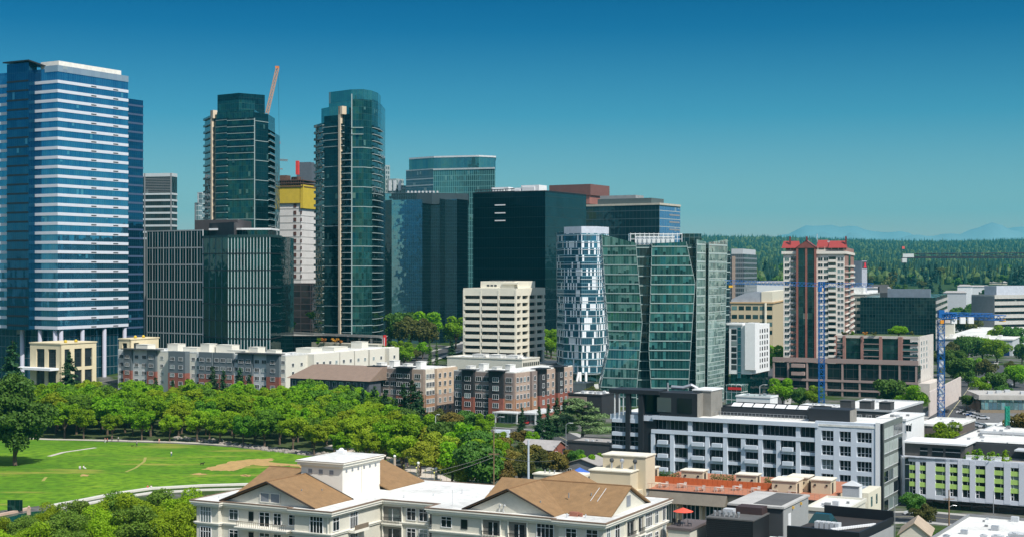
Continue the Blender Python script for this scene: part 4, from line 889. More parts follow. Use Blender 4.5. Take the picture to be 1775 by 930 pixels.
# long garden wall beside the right-hand street
a, b_ = Vector(gp(1612, 722)), Vector(gp(1666, 690)); mb = MB(); d = (b_ - a); an = math.atan2(d.y, d.x)
mb.fbox(Fr(0, 0, an), 0, d.length, -.5, 0, 0, 9.5)
tag(mb.build('retaining_wall', mat('pale_pink_wall', (.6, .52, .48), .8), loc=(a.x, a.y, 0)), 'long pale pink wall beside the right hand street, behind the second crane', 'wall')
# 19. sign tower
T = Tower('office_block', 'pale grey block with a red sign, just right of the red roofed tower', 'building', [(1479, 1000), (1494, 985), (1503, 1000)], 20, 452)
mb = MB(); mb.prism(T.poly(), 0, T.h); T.part('wall', mb, mat('lavender_panel', (.45, .46, .52), .6))
fr, W = T.edge(1); mb = MB(); mb.fbox(fr, .6, W - .3, .05, .2, T.z(465), T.z(453)); T.part('sign_panel', mb, DGREY)
mb = MB(); mb.fbox(fr, W * .42, W * .68, .2, .3, T.z(463), T.z(455)); mb.fbox(fr, W * .3, W * .8, .2, .31, T.z(464), T.z(462)); T.part('sign_letter', mb, mat('sign_red', (.8, .02, .05), .5))
# 20. dark gridded office
B = Bld('office_building', 'dark green gridded glass office behind the planted podium roof', 'building', 1622, 900, 1491, 1642, 515, -19)
mb = MB(); mb.box(-B.wl, 0, 0, B.wr, 0, B.h); B.part('glazed_body', mb, curtain('gridded_dark_glass', (.006, .025, .03), (.02, .06, .06), (.035, .07, .07), 1.8, 2.2, .12, .12, metal=.6, tilt=.02, blind=.03, blc=(.3, .5, .5)))
mb = MB(); mb.box(-B.wl * .64, -B.wl * .08, 3, 14, B.h, B.z(501)); B.part('penthouse', mb, mat('blue_grey_louvre', (.17, .21, .26), .6))
mb = MB(); mb.box(-B.wl * .74, -B.wl * .64, 3, 14, B.h, B.z(501)); B.part('plant_room', mb, DGREY)
mb = MB(); 
for k in range(4): mb.box(-.02, .5, 0, B.wr, B.h - 4 - k * 4, B.h - 2.4 - k * 4)
B.part('spandrel_band', mb, CONC)
B = Bld('office_building', 'low white roofed office wedged between the red roofed tower and the dark gridded office', 'building', 1500, 960, 1462, 1545, 510, -20)
mb = MB(); mb.box(-B.wl, 0, 0, B.wr, 0, B.h); B.part('wall', mb, curtain('banded_wall', (.02, .04, .04), (.05, .09, .09), (.4, .38, .32), 3, 4.2, .3, 2.0, metal=.3))
mb = MB(); mb.box(-B.wl - .5, .5, -.5, B.wr, B.h, B.h + .8); mb.box(-B.wl * .6, -2, 3, 20, B.h + .8, B.h + 5); B.part('roof', mb, ROOFW)
# 22. banded concrete office, right edge
B = Bld('office_building', 'pale concrete office with dark horizontal window bands, at the right edge below the forest', 'building', 1724, 1180, 1684, 1900, 511, -64)
mb = MB(); mb.box(-B.wl + .5, -.5, .5, B.wr - .5, 0, B.h); B.part('glazed_core', mb, curtain('far_dark_glass', (.01, .02, .025), (.03, .04, .05), (.02, .03, .03), 2, 4, .1, .1))
for k in range(6): z0 = B.z(517 + k * 11.2); mb = MB(); mb.box(-B.wl, 0, 0, B.wr, z0, z0 + 3.0); B.part('spandrel_band', mb, mat('grey_precast', (.4, .39, .36), .8))
mb = MB(); mb.fbox(B.L, 0, B.wl + .1, 0, .1, 0, B.h - 1); B.part('end_wall', mb, mat('brown_grey_end', (.2, .2, .2), .8))
mb = MB(); mb.box(-B.wl * .6, -2, 4, B.wr - 5, B.h, B.z(495)); B.part('penthouse', mb, mat('pale_blue_louvre', (.45, .48, .54), .6))
# 24. long white low building
B = Bld('warehouse', 'long low white roofed building beyond the round street trees at right', 'building', 1755, 960, 1630, 1800, 588, -24)
mb = MB(); mb.box(-B.wl, 0, 0, B.wr, 0, B.h - .4); B.part('wall', mb, PALEG)
mb = MB(); mb.box(-B.wl - .6, .6, -.6, B.wr, B.h - .4, B.h + .3); 
for i in range(5): mb.box(-B.wl * (.9 - i * .17), -B.wl * (.84 - i * .17), 6, 14, B.h + .3, B.h + 2.4)
B.part('roof', mb, ROOFW)
mb = MB(); mb.fbox(B.L, B.wl * .76, B.wl * .96, .01, .2, 0, B.h - 4); B.part('glazed_front', mb, mat('navy_glazing', (.01, .03, .12), .2))
B = Bld('warehouse', 'second long white roofed building behind the first one at right', 'building', 1790, 1100, 1668, 1850, 578, -24); mb = MB(); mb.box(-B.wl, 0, 0, B.wr, 0, B.h); mb.box(-B.wl * .8, -B.wl * .6, 3, 9, B.h, B.h + 3); B.part('wall', mb, WHITE)
for lab, px, Y, w, d, yt, m_ in (('tiny white house with a flat roof among the trees left of the banded office', 1672, 1500, 14, 9, 494, WHITE), ('pale low house roof among the trees, beyond the dark gridded office', 1655, 1350, 20, 10, 505, PALEG), ('cream low building beside the second crane cab', 1638, 1000, 12, 10, 556, LCREAM), ('grey low roof in the trees beside the sign block', 1520, 1500, 26, 10, 497, PALEG), ('distant white shed in front of the forest', 1695, 1700, 26, 9, 495, WHITE), ('distant tan roofed house by the forest edge', 1730, 1900, 22, 10, 488, CREAM), ('white roofed hall left of the red roofed tower under the forest', 1330, 1300, 60, 14, 488, WHITE)):
    X0 = wx(px, Y); r_ = thing('house', lab, 'house', (X0, Y, gz(X0, Y)), R(-20)); h_ = wz(yt, Y) - gz(X0, Y)
    mb = MB(); mb.box(-w / 2, w / 2, 0, d, -3, h_ - 1); mb.build('wall', m_, r_); mb = MB(); hip(mb, -w / 2 - .6, w / 2 + .6, -.6, d + .6, h_ - 1, 1.8, 3); mb.build('roof', mat('pale_shingle', (.35, .33, .32), .9), r_)
# low office with ribbon glazing at the parking lot
B = Bld('office_building', 'flat roofed two storey office with a ribbon of reflective glass beside the parked cars', 'building', 1698, 575, 1697, 1830, 684, -78)
B.root.rotation_euler = (0, 0, R(-6)); L2 = wx(1840, 575) - B.X
mb = MB(); mb.box(0, L2, 0, 22, 0, B.h - 2.5); B.part('wall', mb, mat('brown_wall', (.1, .07, .05), .8))
mb = MB(); mb.box(.5, L2 + 1, -.8, 21, B.h - 5.5, B.h - 1.6); B.part('ribbon_window', mb, curtain('ribbon_glass', (.15, .3, .38), (.3, .5, .6), (.1, .1, .1), 1.6, 4, .15, .1, tilt=.06))
mb = MB(); mb.box(-.6, L2 + 2, -1.6, 22, B.h - 1.6, B.h + .2); B.part('roof', mb, mat('tan_roof', (.45, .43, .4), .8))
mb = MB(); mb.box(0, L2, -1.4, -.8, B.h - 7.8, B.h - 5.6); B.part('balcony_panel', mb, mat('tan_panel2', (.25, .2, .14), .8))
for i in range(8): o_ = MB(); o_.box(4 + i * 4.2, 6 + i * 4.2, 4 + (i % 3) * 4, 6 + (i % 3) * 4, B.h + .2, B.h + 1.2); B.part('rooftop_unit', o_, PALEG)
B = Bld('shed', 'long low white hut with small windows and doors behind the green post', 'building', 1712, 497, 1711, 1770, 736, -80)
B.root.rotation_euler = (0, 0, R(-8)); L2 = wx(1768, 497) - B.X
mb = MB(); mb.box(0, L2, 0, 5, 0, B.h); B.part('wall', mb, WHITE); mb = MB(); mb.box(-.3, L2 + .3, -.3, 5.3, B.h, B.h + .3); B.part('roof', mb, ROOFW)
for i in range(3): mb = MB(); mb.box(1.2 + i * 4, 2.2 + i * 4, -.06, 0, 1, 2.1); B.part('window', mb, PANE)
mb = MB(); mb.box(2.8, 3.7, -.06, 0, 0, 2.1); B.part('door', mb, mat('blue_door', (.2, .35, .5), .6))
# low concrete parking building left centre
T = Tower('parking_building', 'long low grey building with orange shrubs on its terrace, in front of the condominium towers', 'building', [(487, 790), (545, 765), (665, 735)], 25, 573)
mb = MB(); mb.prism(T.poly(), 0, T.h - 1.5); T.part('glazed_body', mb, curtain('deck_glass', (.01, .02, .025), (.03, .05, .055), (.12, .14, .14), 4, 2.2, .25, .6, metal=.4))
mb = MB(); T.ring(mb, T.h - 1.6, T.h, .4, inner=1); T.part('parapet', mb, mat('warm_concrete', (.36, .35, .32), .8))
mb = MB(); mb.prism(T.poly(), T.h - 1.6, T.h - 1.2); T.part('roof', mb, GRAVEL)
fr, W = T.edge(1)
for i in range(7): mb = MB(); mb.fbox(fr, W * i / 6 - .7, W * i / 6 + .7, 0, .45, 0, T.h - 1); T.part('pier', mb, PALEG)
mb = MB(); mb.fbox(fr, W, W + .5, -1.5, .5, 0, T.h + .2); T.part('red_wall', mb, mat('red_cladding', (.5, .03, .03), .6))
mb = MB(); mb.prism([(wx(p, y) - T.X, y - T.Y) for p, y in ((540, 752), (655, 724), (665, 735), (545, 765))], 0, T.zc(590, 1)); T.part('terrace', mb, mat('cream_terrace', (.5, .47, .38), .8))
mb = MB(); mb.box(wx(567, 770) - T.X, wx(592, 770) - T.X, 2, 5, T.h - 1, T.h + .6); T.part('blue_tarpaulin', mb, mat('blue_tarp', (.03, .2, .6), .6))
# ---------------------------------------------------------------- mid-distance apartments
slate = mat('slate_panel', (.12, .145, .16), .7, var=.08); lg = mat('light_grey_panel', (.5, .52, .52), .7, var=.06); offw = mat('off_white_siding', (.66, .64, .56), .75, var=.05)
bays_white = mat('warm_white_siding', (.7, .67, .59), .75, var=.05)
def bay(B, fr, s0, s1, d, z0, z1, zsplit, up, low):
    mb = MB(); mb.fbox(fr, s0, s1, .0, d, zsplit, z1, 0)
    if low is not None: mb.fbox(fr, s0 - .03, s1 + .03, .0, d + .06, z0, zsplit, 1)
    B.part('bay', mb, [up, low or up])
B = Bld('apartment_building', 'long apartment building of grey, white and brick bays with white roofs, behind the park trees', 'building', 495, 610, 205, 684, 617)
mb = MB(); mb.box(-B.wl, 0, 0, 16, -1, B.h, 0, 1); mb.box(-16, 0, 16, B.wr, -1, B.h + .3, 0, 1); B.part('wall', mb, [offw, ROOFW])
zs = B.h - 8.6
segs = [(217, 231, 1.2, slate, BRICK), (258, 273, 1.2, slate, BRICK), (300, 329, 3.0, slate, BRICK), (349, 372, 1.6, slate, BRICK), (373, 406, 1.0, slate, BRICK), (415, 440, 1.2, slate, BRICK), (465, 487, 1.2, slate, BRICK), (231.3, 257.7, .3, lg, lg), (205, 216.7, .1, lg, lg), (440.3, 464.7, .3, lg, lg), (406.3, 414.7, .2, lg, lg), (342, 348.7, .2, lg, lg)]
for a, b_, d, up, low in segs:
    s0, s1 = B.sL(a), B.sL(b_); bay(B, B.L, s0, s1, d, -1, B.h + (.7 if up is slate else 0), zs, up, low)
    n = max(1, int((s1 - s0) / 3.4)); fr = Fr(-B.wl, -d - .1, 0)
    for k in range(4):
        for i in range(n): c = s0 + (s1 - s0) * (i + .5) / n; B.win(fr, c - 1.15, B.h - 3.3 - k * 3.5, 2.3, 1.5, 'triple')
for a, b_ in ((273.5, 288), (329.5, 341), (487.5, 494)):
    s0, s1 = B.sL(a), B.sL(b_)
    for k in range(4): c = (s0 + s1) / 2; B.win(B.L, c - .9, B.h - 3.3 - k * 3.5, 1.8, 1.4, 'triple')
for a, b_ in ((216, 279), (414, 489)): mb = MB(); mb.fbox(B.L, B.sL(a), B.sL(b_), -2, 2.4, B.h + .7, B.h + 1.1); B.part('roof_canopy', mb, DGREY)
# right-hand side: stepped white blocks over brick
st = [(500, 530), (533, 577), (580, 604), (607, 630), (634, 660), (666, 683)]
for i, (a, b_) in enumerate(st):
    s0, s1 = B.sR(a), B.sR(b_); d = (.0, 3.5, 3.0, 2.6, 2.2, 2.8)[i]
    if d: bay(B, B.Rf, s0, s1, d, -1, B.h + .3, B.h - 11.5, bays_white, BRICK)
    n = max(1, int((s1 - s0) / 4))
    for k in range(3):
        for j in range(n): c = s0 + (s1 - s0) * (j + .5) / n; B.win(Fr(d + .05, 0, R(90)), c - .7, B.h - 4.4 - k * 3.5, 1.4, 1.3, 'plain')
B.flush()
mb = MB(); mb.box(-B.wl, .0, -.05, .35, B.h, B.h + .6); mb.box(-.35, .05, .35, B.wr, B.h, B.h + .6); mb.box(-B.wl, 0, 15.6, 16, B.h, B.h + .6); B.part('parapet', mb, ROOFW)
for i, (x_, y_, w_, d_, h_) in enumerate(((-88, 4, 7, 5, 2.6), (-71, 6, 6, 5, 3.2), (-61, 5, 8, 5, 2), (-50, 4, 5, 5, 3.8), (-44, 7, 9, 5, 3.4), (-34, 3, 10, 6, 1.6), (-24, 5, 5, 5, 3.0), (-15, 6, 5, 4, 2.0), (-12, 22, 8, 8, 2.2), (-13, 40, 8, 10, 1.8), (-12, 62, 6, 5, 3.2))):
    rooftop_box(B, x_, x_ + w_, y_, y_ + d_, B.h, h_, offw, 'roof_block')
for i in range(14): mb = MB(); x_ = -92 + i * 6.6; mb.box(x_, x_ + .9, 9 + i % 3 * 2, 10 + i % 3 * 2, B.h, B.h + .9); B.part('roof_vent', mb, PALEG)
# brown-roofed low row
B = Bld('row_building', 'low dark row with a long brown roof, behind the right end of the park trees', 'building', 640, 556, 503, 660, 660)
mb = MB(); mb.box(-B.wl, 0, 0, B.wr, 0, B.h); B.part('wall', mb, mat('dark_slate_wall', (.09, .1, .12), .8))
mb = MB(); z0 = B.h; x0, x1, y0, y1 = -B.wl - 1, 1, -1.2, B.wr + 8; hz_ = B.z(643) + 1.2
mb.hexa([(x0, y0, z0), (x1, y0, z0), (x1, y1, z0), (x0, y1, z0), (x0 + 6, y0 + 9, hz_), (x1, y0 + 9, hz_), (x1, y1 - 3, hz_), (x0 + 6, y1 - 3, hz_)]); B.part('roof', mb, mat('brown_roof_tile', (.24, .17, .13), .85, var=.12, scale=.6))
for i in range(11): B.win(B.L, 1.2 + i * (B.wl - 2) / 11, B.h - 2.7, 1.5, 1.9, 'lite')
B.flush()
# brown and brick apartments
taupe = mat('taupe_panel', (.24, .19, .17), .75, var=.07); tan_ = mat('tan_panel', (.48, .36, .27), .75, var=.06); cblack = mat('charcoal_panel', (.03, .03, .033), .7); creamw = mat('cream_siding', (.68, .62, .52), .75); brickl = mat('light_brick', (.36, .2, .12), .85, var=.12, scale=.8)
def brown(lab, xc, Y, xl, xr, yt, L, Rr, depth):
    B = Bld('apartment_building', lab, 'building', xc, Y, xl, xr, yt)
    mb = MB(); mb.box(-B.wl, 0, 0, depth, -1, B.h, 0, 1); mb.box(-14, 0, depth, B.wr, -1, B.h, 0, 1); B.part('wall', mb, [taupe, ROOFW])
    zs = B.h - 9.4
    for fr, f, segs in ((B.L, B.sL, L), (B.Rf, B.sR, Rr)):
        for a, b_, d, up, low, n in segs:
            s0, s1 = f(a), f(b_); bay(B, fr, s0, s1, d, -1, B.h + (.5 if up is cblack else (.02 if d < 1 else .0)), zs, up, low)
            f2 = Fr(fr.ox + fr.n * (d + .1), fr.oy - fr.c * (d + .1), fr.a)
            for k in range(5):
                for i in range(n): c = s0 + (s1 - s0) * (i + .5) / n; B.win(f2, c - 1.2 if fr is B.L else c - .75, B.h - 3.4 - k * 3.15, 2.4 if fr is B.L else 1.5, 1.65, 'triple' if fr is B.L else 'plain')
            if up is cblack: mb = MB(); mb.fbox(fr, s0 - .6, s1 + .6, -2, d + 1.4, B.h + .5, B.h + .85); B.part('roof_canopy', mb, BLACK)
    B.flush()
    for i in range(4): rooftop_box(B, -B.wl * (.9 - i * .22), -B.wl * (.82 - i * .22), 4, 8, B.h, 1.6 + (i % 2), ROOFW, 'roof_block')
    mb = MB(); mb.box(-B.wl, .0, -.06, .3, B.h, B.h + .4); mb.box(-.3, .06, .3, B.wr, B.h, B.h + .4); B.part('parapet', mb, ROOFW)
    return B
brown('brown and cream apartment wing behind the dark conifers, left of its twin wing', 736, 556, 632, 790, 640, [(645, 664, 1.2, cblack, taupe, 1), (664.3, 689.7, .3, taupe, taupe, 2), (690, 714.7, 1.3, cblack, BRICK, 2), (715, 735.5, .4, tan_, brickl, 1)],
      [(737, 752, .3, creamw, brickl, 3), (754, 789, 1.0, mat('peach_panel', (.55, .42, .3), .75), tan_, 4)], 18)
B = brown('brown, black and brick apartment wing whose corner faces the camera, in the centre', 892, 539, 787, 992, 646, [(787, 803.7, .2, mat('grey_siding', (.2, .2, .21), .75), cblack, 1), (804, 824, 1.3, cblack, BRICK, 1), (824.3, 849.7, .3, taupe, cblack, 2), (850, 875, 1.3, cblack, BRICK, 1), (875.3, 891.5, .4, taupe, brickl, 1)],
      [(892.5, 917, .3, tan_, brickl, 4), (919, 928, .8, taupe, brickl, 1), (929, 942, 1.5, cblack, BRICK, 1), (943, 960, .6, tan_, BRICK, 2), (961, 972, 1.5, cblack, BRICK, 1), (973, 990, .8, tan_, BRICK, 2)], 18)
mb = MB(); mb.box(-5, 5, -7, -1, 3.6, 4.0); mb.box(5, 12, -6, 12, 3.6, 4.2)
for x_, y_ in ((-4.5, -6.7), (4.5, -6.7), (11.5, -5.5), (11.5, 3), (11.5, 11)): mb.box(x_, x_ + .4, y_, y_ + .4, 0, 3.6)
B.part('entrance_canopy', mb, mat('pale_frame', (.6, .62, .62), .5))
mb = MB(); mb.box(-4, 11, -5, -1, 0, 3.55); B.part('glazed_porch', mb, curtain('porch_glass', (.03, .06, .06), (.12, .18, .18), (.5, .52, .52), 1.6, 3.6, .12, .15, metal=.4))
# simple flat-roofed blocks helper (one thing each, with wall, roof, parapet)
def flat(name, lab, cat, xc, Y, xl, xr, yt, wall, roof=None, ang=-30, base=0.0, extra=None, cop=None, wins=None, below=1.0):
    B = Bld(name, lab, cat, xc, Y, xl, xr, yt, ang, base=base); roof = roof or ROOFW
    mb = MB(); mb.box(-B.wl, 0, 0, B.wr, -below, B.h - .25); B.part('wall', mb, wall)
    mb = MB(); mb.box(-B.wl - .15, .15, -.15, B.wr + .15, B.h - .25, B.h - .05, 0); B.part('roof', mb, roof)
    mb = MB(); q = .3
    mb.box(-B.wl - .2, .2, -.2, q - .2, B.h - .3, B.h + .3); mb.box(-B.wl - .2, .2, B.wr - .1, B.wr + .2, B.h - .3, B.h + .3)
    mb.box(-.1, .2, q - .2, B.wr - .1, B.h - .3, B.h + .3); mb.box(-B.wl - .2, -B.wl + .1, q - .2, B.wr - .1, B.h - .3, B.h + .3)
    B.part('parapet', mb, cop or wall)
    rv = random.Random(int(xc)); nv_ = 5 + int(B.wl * B.wr / 60)
    for i in range(min(nv_, 14)):
        x_, y_, w_ = rv.uniform(-B.wl + 1, -1.2), rv.uniform(.8, max(1, B.wr - 1.2)), rv.uniform(.3, 1.1); mb = MB(); mb.box(x_, x_ + w_, y_, y_ + w_ * .8, B.h - .06, B.h + w_ * rv.uniform(.3, .8)); B.part('roof_vent', mb, (PALEG, METAL, GREY)[i % 3])
    if wins:
        for side, s0, z0, w, h, k, n, gap in wins:
            for i in range(n): B.win(B.L if side == 'L' else B.Rf, s0 + i * gap, z0, w, h, k)
        B.flush()
    return B
B = flat('shop', 'low white roofed building between the cream office and the brown apartments', 'building', 905, 660, 775, 935, 622, offw, base=0)
for i in range(8): mb = MB(); mb.fbox(B.Rf, 1 + i * 1.9, 2.2 + i * 1.9, .01, .08, B.h - 3.2, B.h - 1.6); B.part('window', mb, PANE)
for i in range(3): rooftop_box(B, -28 + i * 9, -22 + i * 9, 3, 8, B.h, 1.4, ROOFW)
B = flat('shop', 'pale flat roofed shop with a dark front, right of the brown apartments', 'building', 1043, 560, 985, 1075, 684, mat('dark_shop_front', (.03, .03, .035), .7), below=1)
for i in range(3): rooftop_box(B, -10 + i * 3.4, -8.6 + i * 3.4, 2, 4, B.h, .9, PALEG)
mb = MB(); mb.box(-B.wl, -B.wl + 8, -.4, -.02, 3, B.h - 1); B.part('fascia', mb, mat('taupe_fascia', (.3, .24, .2), .7))
flat('house', 'small cream house with a red end wall behind the pale flat roofed shop', 'house', 1016, 640, 990, 1030, 664, CREAM)
B = flat('townhouse', 'dark grey flat roofed townhouse in front of the podium building, its roof ringed in white', 'house', 1545, 440, 1440, 1600, 712, mat('charcoal_siding', (.06, .062, .065), .8), cop=PALEG)
for i in range(3): rooftop_box(B, -16 + i * 6, -12.5 + i * 6, 1, 5, B.h, 2.4, mat('charcoal_siding', (.06, .062, .065)), 'stair_box')
for i in range(6): B.win(B.L, 2 + i * 3, B.h - 3, 1.6, 1.5, 'cross')
B.flush()
B = flat('townhouse', 'small white and charcoal townhouse just behind the end of the white apartment block', 'house', 1570, 400, 1520, 1602, 727, WHITE)
for i in range(2): B.win(B.Rf, 1.5 + i * 3.2, B.h - 3, 1.4, 1.6, 'plain')
for i in range(3): B.win(B.L, 2 + i * 3, B.h - 3, 1.4, 1.6, 'plain')
B.flush()
B = flat('shop', 'brown flat roofed building with an outside stair, left of the green post', 'building', 1660, 415, 1592, 1690, 738, mat('brown_siding', (.13, .11, .1), .8), cop=ROOFW)
mb = MB(); mb.hexa([(-9, -1.2, 0), (-8, -1.2, 0), (-8, 0, 0), (-9, 0, 0), (-14, -1.2, B.h), (-13, -1.2, B.h), (-13, 0, B.h), (-14, 0, B.h)]); B.part('stair', mb, PALEG)
mb = MB(); mb.box(1, 16, -2, 6, 0, B.h - 2.2); B.part('annexe', mb, mat('tan_annexe', (.35, .28, .16), .8))
B = flat('shop', 'low white roofed building behind the roof terrace plants at right', 'building', 1775, 380, 1645, 1820, 771, DGREY)
B = flat('shop', 'white roofed building with a raised slab, topmost of the low roofs at the right edge', 'building', 1790, 400, 1700, 1830, 752, PALEG)
# things between the hotel and the white block
B = flat('pavilion', 'white wedge shaped building with a glazed front beside the street, behind the solar roof', 'building', 1335, 520, 1276, 1348, 688, WHITE, roof=mat('sage_roof', (.3, .38, .36), .6))
B = flat('office_building', 'dark flat roof carrying a row of bright solar panels, behind the white apartment block', 'building', 1412, 400, 1248, 1440, 712, BLACK, roof=ROOFDK)
for i in range(7): mb = MB(); x0 = -B.wl + 3 + i * 3.2; mb.hexa([(x0, 1, B.h + .2), (x0 + 2.7, 1, B.h + .2), (x0 + 2.7, 3, B.h + 1), (x0, 3, B.h + 1), (x0, 1, B.h + .3), (x0 + 2.7, 1, B.h + .3), (x0 + 2.7, 3, B.h + 1.1), (x0, 3, B.h + 1.1)]); B.part('solar_panel', mb, WHITE)
B = flat('shop', 'pale roofed low block by the foot of the first crane', 'building', 1455, 470, 1385, 1470, 706, PALEG)
B = flat('kiosk', 'small teal glazed shop with a red sign band beside the green glass complex', 'shop', 1285, 560, 1258, 1296, 668, curtain('kiosk_glass', (.05, .2, .2), (.2, .4, .38), WHITE.diffuse_color[:3], 2, 3, .1, .2))
mb = MB(); mb.fbox(B.L, 1, B.wl, .02, .3, B.h - 1.6, B.h - .6); B.part('sign_band', mb, mat('red_band', (.6, .03, .03), .6))

# 26. the long white apartment block
B = Bld('apartment_building', 'long white apartment block with a black framed left end, right of centre', 'building', 1529, 334, 1060, 1562, 738, -28)
bw = mat('cool_white_panel', (.6, .66, .74), .55, var=.05); wroof = ROOFW; fh = 3.3; gl = curtain('block_glass', (.006, .014, .02), (.02, .04, .05), (.3, .32, .34), 1.05, 3.3, .07, .12, metal=.45, tilt=.01, blind=.25, blc=(.1, .13, .14))
xb = B.xL(1134); xr_ = B.xL(1421)
mb = MB(); mb.box(-B.wl, 0, 0, B.wr, -1, B.h - .5); B.part('glazed_core', mb, gl)
mb = MB(); mb.box(xb, -.0, -1.2, B.wr, B.h - .5, B.h); mb.box(-B.wl, xb, -.6, B.wr, B.h - 1.2, B.h - .2); B.part('roof', mb, wroof)
mb = MB(); mb.box(xb, xr_, -1.3, -1.2, B.h - .9, B.h + .1); mb.box(-B.wl, xb, -.75, -.6, B.h - 1.4, B.h - .1); B.part('fascia', mb, bw)
for px in (1134, 1167, 1198, 1228, 1259, 1290, 1320, 1351, 1385):
    X0 = B.xL(px); big = px in (1198, 1259, 1320, 1385); top = B.h - .5 if big else B.h - fh - 1.0
    mb = MB(); mb.box(X0 - .5, X0 + .5, -.9, 0, -1, top); B.part('pier', mb, bw)
for k in range(1, 6):
    z0 = B.h - k * fh - 1.0
    mb = MB(); mb.box(xb - .4, xr_, -1.0 if k == 1 else -.45, 0, z0, z0 + (.9 if k == 1 else .75)); B.part('floor_beam', mb, bw)
for k in range(1, 5):
    for j, px in enumerate((1150, 1213, 1244, 1305, 1366)):
        X0 = B.xL(px); z0 = B.h - k * fh - 3.4 - .1; mb = MB(); mb.box(X0 - (1.6 if j % 2 else 1.0), X0 + 1.5, -1.5, -.5, z0, z0 + .9); B.part('balcony', mb, bw)
# solid white right-hand third with three columns of windows
s_ = 0
mb = MB(); cols = [(1426, 1447), (1457, 1477), (1487, 1513)]; e_ = [xr_ - .8]
for a, b_ in cols: e_ += [B.xL(a), B.xL(b_)]
e_.append(0)
for i in range(0, 8, 2): mb.box(e_[i], e_[i + 1], -1.1, 0, -1, B.h + .6)
for i in range(1, 7, 2):
    for k in range(6): z1 = B.h + .6 if k == 0 else B.h - 1.55 - (k - 1) * fh - 2.3; z0 = B.h - 1.5 if k == 0 else z1 - 1.0; mb.box(e_[i], e_[i + 1], -1.08, 0, z0, z1)
B.part('wall', mb, bw)
for i in range(1, 7, 2):
    for k in range(5):
        z0 = B.h - 1.5 - (k + 1) * fh + 1.0; n = 3 if i < 5 else 4; w = (e_[i + 1] - e_[i]); fm = MB()
        for j in range(n + 1): fm.box(e_[i] + w * j / n - .06, e_[i] + w * j / n + .06, -.35, -.2, z0, z0 + 2.3)
        fm.box(e_[i], e_[i + 1], -.36, -.2, z0 + .7, z0 + .78); fm.box(e_[i], e_[i + 1], -.22, -.19, z0, z0 + 2.3, 1); B.part('window', fm, [WHITE, PANE])
mb = MB(); mb.box(xr_, -.0, -1.0, 5, B.h + .02, B.h + .12); B.part('roof_edge', mb, wroof)
# black framed left end
bk = mat('black_cladding', (.018, .022, .028), .55, var=.1)
mb = MB(); x0, x1, x2, x3, x4 = B.xL(1060), B.xL(1088), B.xL(1095), B.xL(1110), B.xL(1118); zt = B.z(699)
for a, b_ in ((x1, x2), (x3, x4)): mb.box(a, b_, -1.4, -.1, -1, zt)
mb.box(x0, B.xL(1146), -1.6, 5, zt, zt + 1.0); mb.box(x0, x0 + .4, -1.3, 8, -1, 12.6); mb.box(x4, x4 + 3.2, -.5, 0, -1, B.h - 1.2)
for zz_ in (B.h - 9.4, B.h - 16): mb.box(x0, x4, -1.2, 0, zz_, zz_ + .9)
B.part('black_frame', mb, bk)
for k in range(5):
    for a, b_ in ((x0 + .5, x1), (x2, x3)): z0 = B.h - 1.2 - k * fh - (.0); mb = MB(); mb.box(a, b_, -.9, 0, z0 - .9, z0); B.part('floor_beam', mb, bw)
mb = MB(); xa, xb2 = B.xL(1146), B.xL(1211); mb.box(xa, xb2, -1.0, 7, B.h - .1, zt + .6); B.part('penthouse', mb, bk)
mb = MB(); mb.box(xb2 - .1, xb2 + .02, -.9, 7, B.h, zt + .6); B.part('penthouse_side', mb, mat('warm_grey_cladding', (.22, .21, .19), .7))
for a, b_ in ((1142, 1166), (1177, 1202)): mb = MB(); mb.box(B.xL(a), B.xL(b_), -1.12, -1.0, B.h + 1, zt - .6); B.part('window', mb, PANE)
for px in (1068, 1076, 1083): mb = MB(); X0 = B.xL(px); mb.box(X0, X0 + .25, -1.2, -1, B.h - .2, zt); B.part('post', mb, WHITE)
mb = MB(); mb.box(B.xL(1100), xa, 4, 4.3, B.h - .2, zt - .4); B.part('terrace_glazing', mb, PANET)
mb = MB(); xa, xb2 = B.xL(1209, 6), B.xL(1240, 6); mb.box(xa, xb2, 3, 11, B.h, B.z(677, (xb2, 3))); B.part('lift_tower', mb, [mat('warm_grey_cladding', (.22, .21, .19), .7)])
mb = MB(); mb.box(xa - .2, xb2 + .2, 2.8, 11.2, B.z(677, (xb2, 3)), B.z(677, (xb2, 3)) + .3); B.part('lift_tower_roof', mb, WHITE)
mb = MB(); mb.tube([(xa - 6, 4, zt + 1.6), (xa - 3, 4, zt + 1.5), (xa - 1, 4.5, zt + 2.2), (xa + .5, 5, zt + 1.4)], .45, 8); mb.tube([(xa - 7, 4, zt + .6), (xa - 7, 4, zt + 2.6)], .25, 6); B.part('roof_duct', mb, METAL)
mb = MB(); xa, xb2 = B.xL(1250, 8), B.xL(1412, 8); mb.box(xa, xb2, 8, 8.4, B.h, B.h + 1.9); mb.box(xb2, B.xL(1475, 4), 3, 9, B.h, B.h + 3.0); B.part('roof_screen', mb, bk)
mb = MB(); mb.box(B.xL(1475, 4), B.xL(1475, 4) + .05, 3.1, 8.9, B.h, B.h + 2.9); B.part('screen_side', mb, mat('warm_grey_cladding', (.22, .21, .19), .7))
mb = MB()
for i in range(28): x_ = lerp(xa - 2, xb2 - 1, i / 27); mb.box(x_, x_ + .06, 5.0, 5.06, B.h, B.h + 1.1)
mb.box(xa - 2, xb2 - 1, 5.0, 5.06, B.h + 1.05, B.h + 1.12); mb.box(xa - 2, xb2 - 1, 5.0, 5.05, B.h + .5, B.h + .54); B.part('railing', mb, METAL)
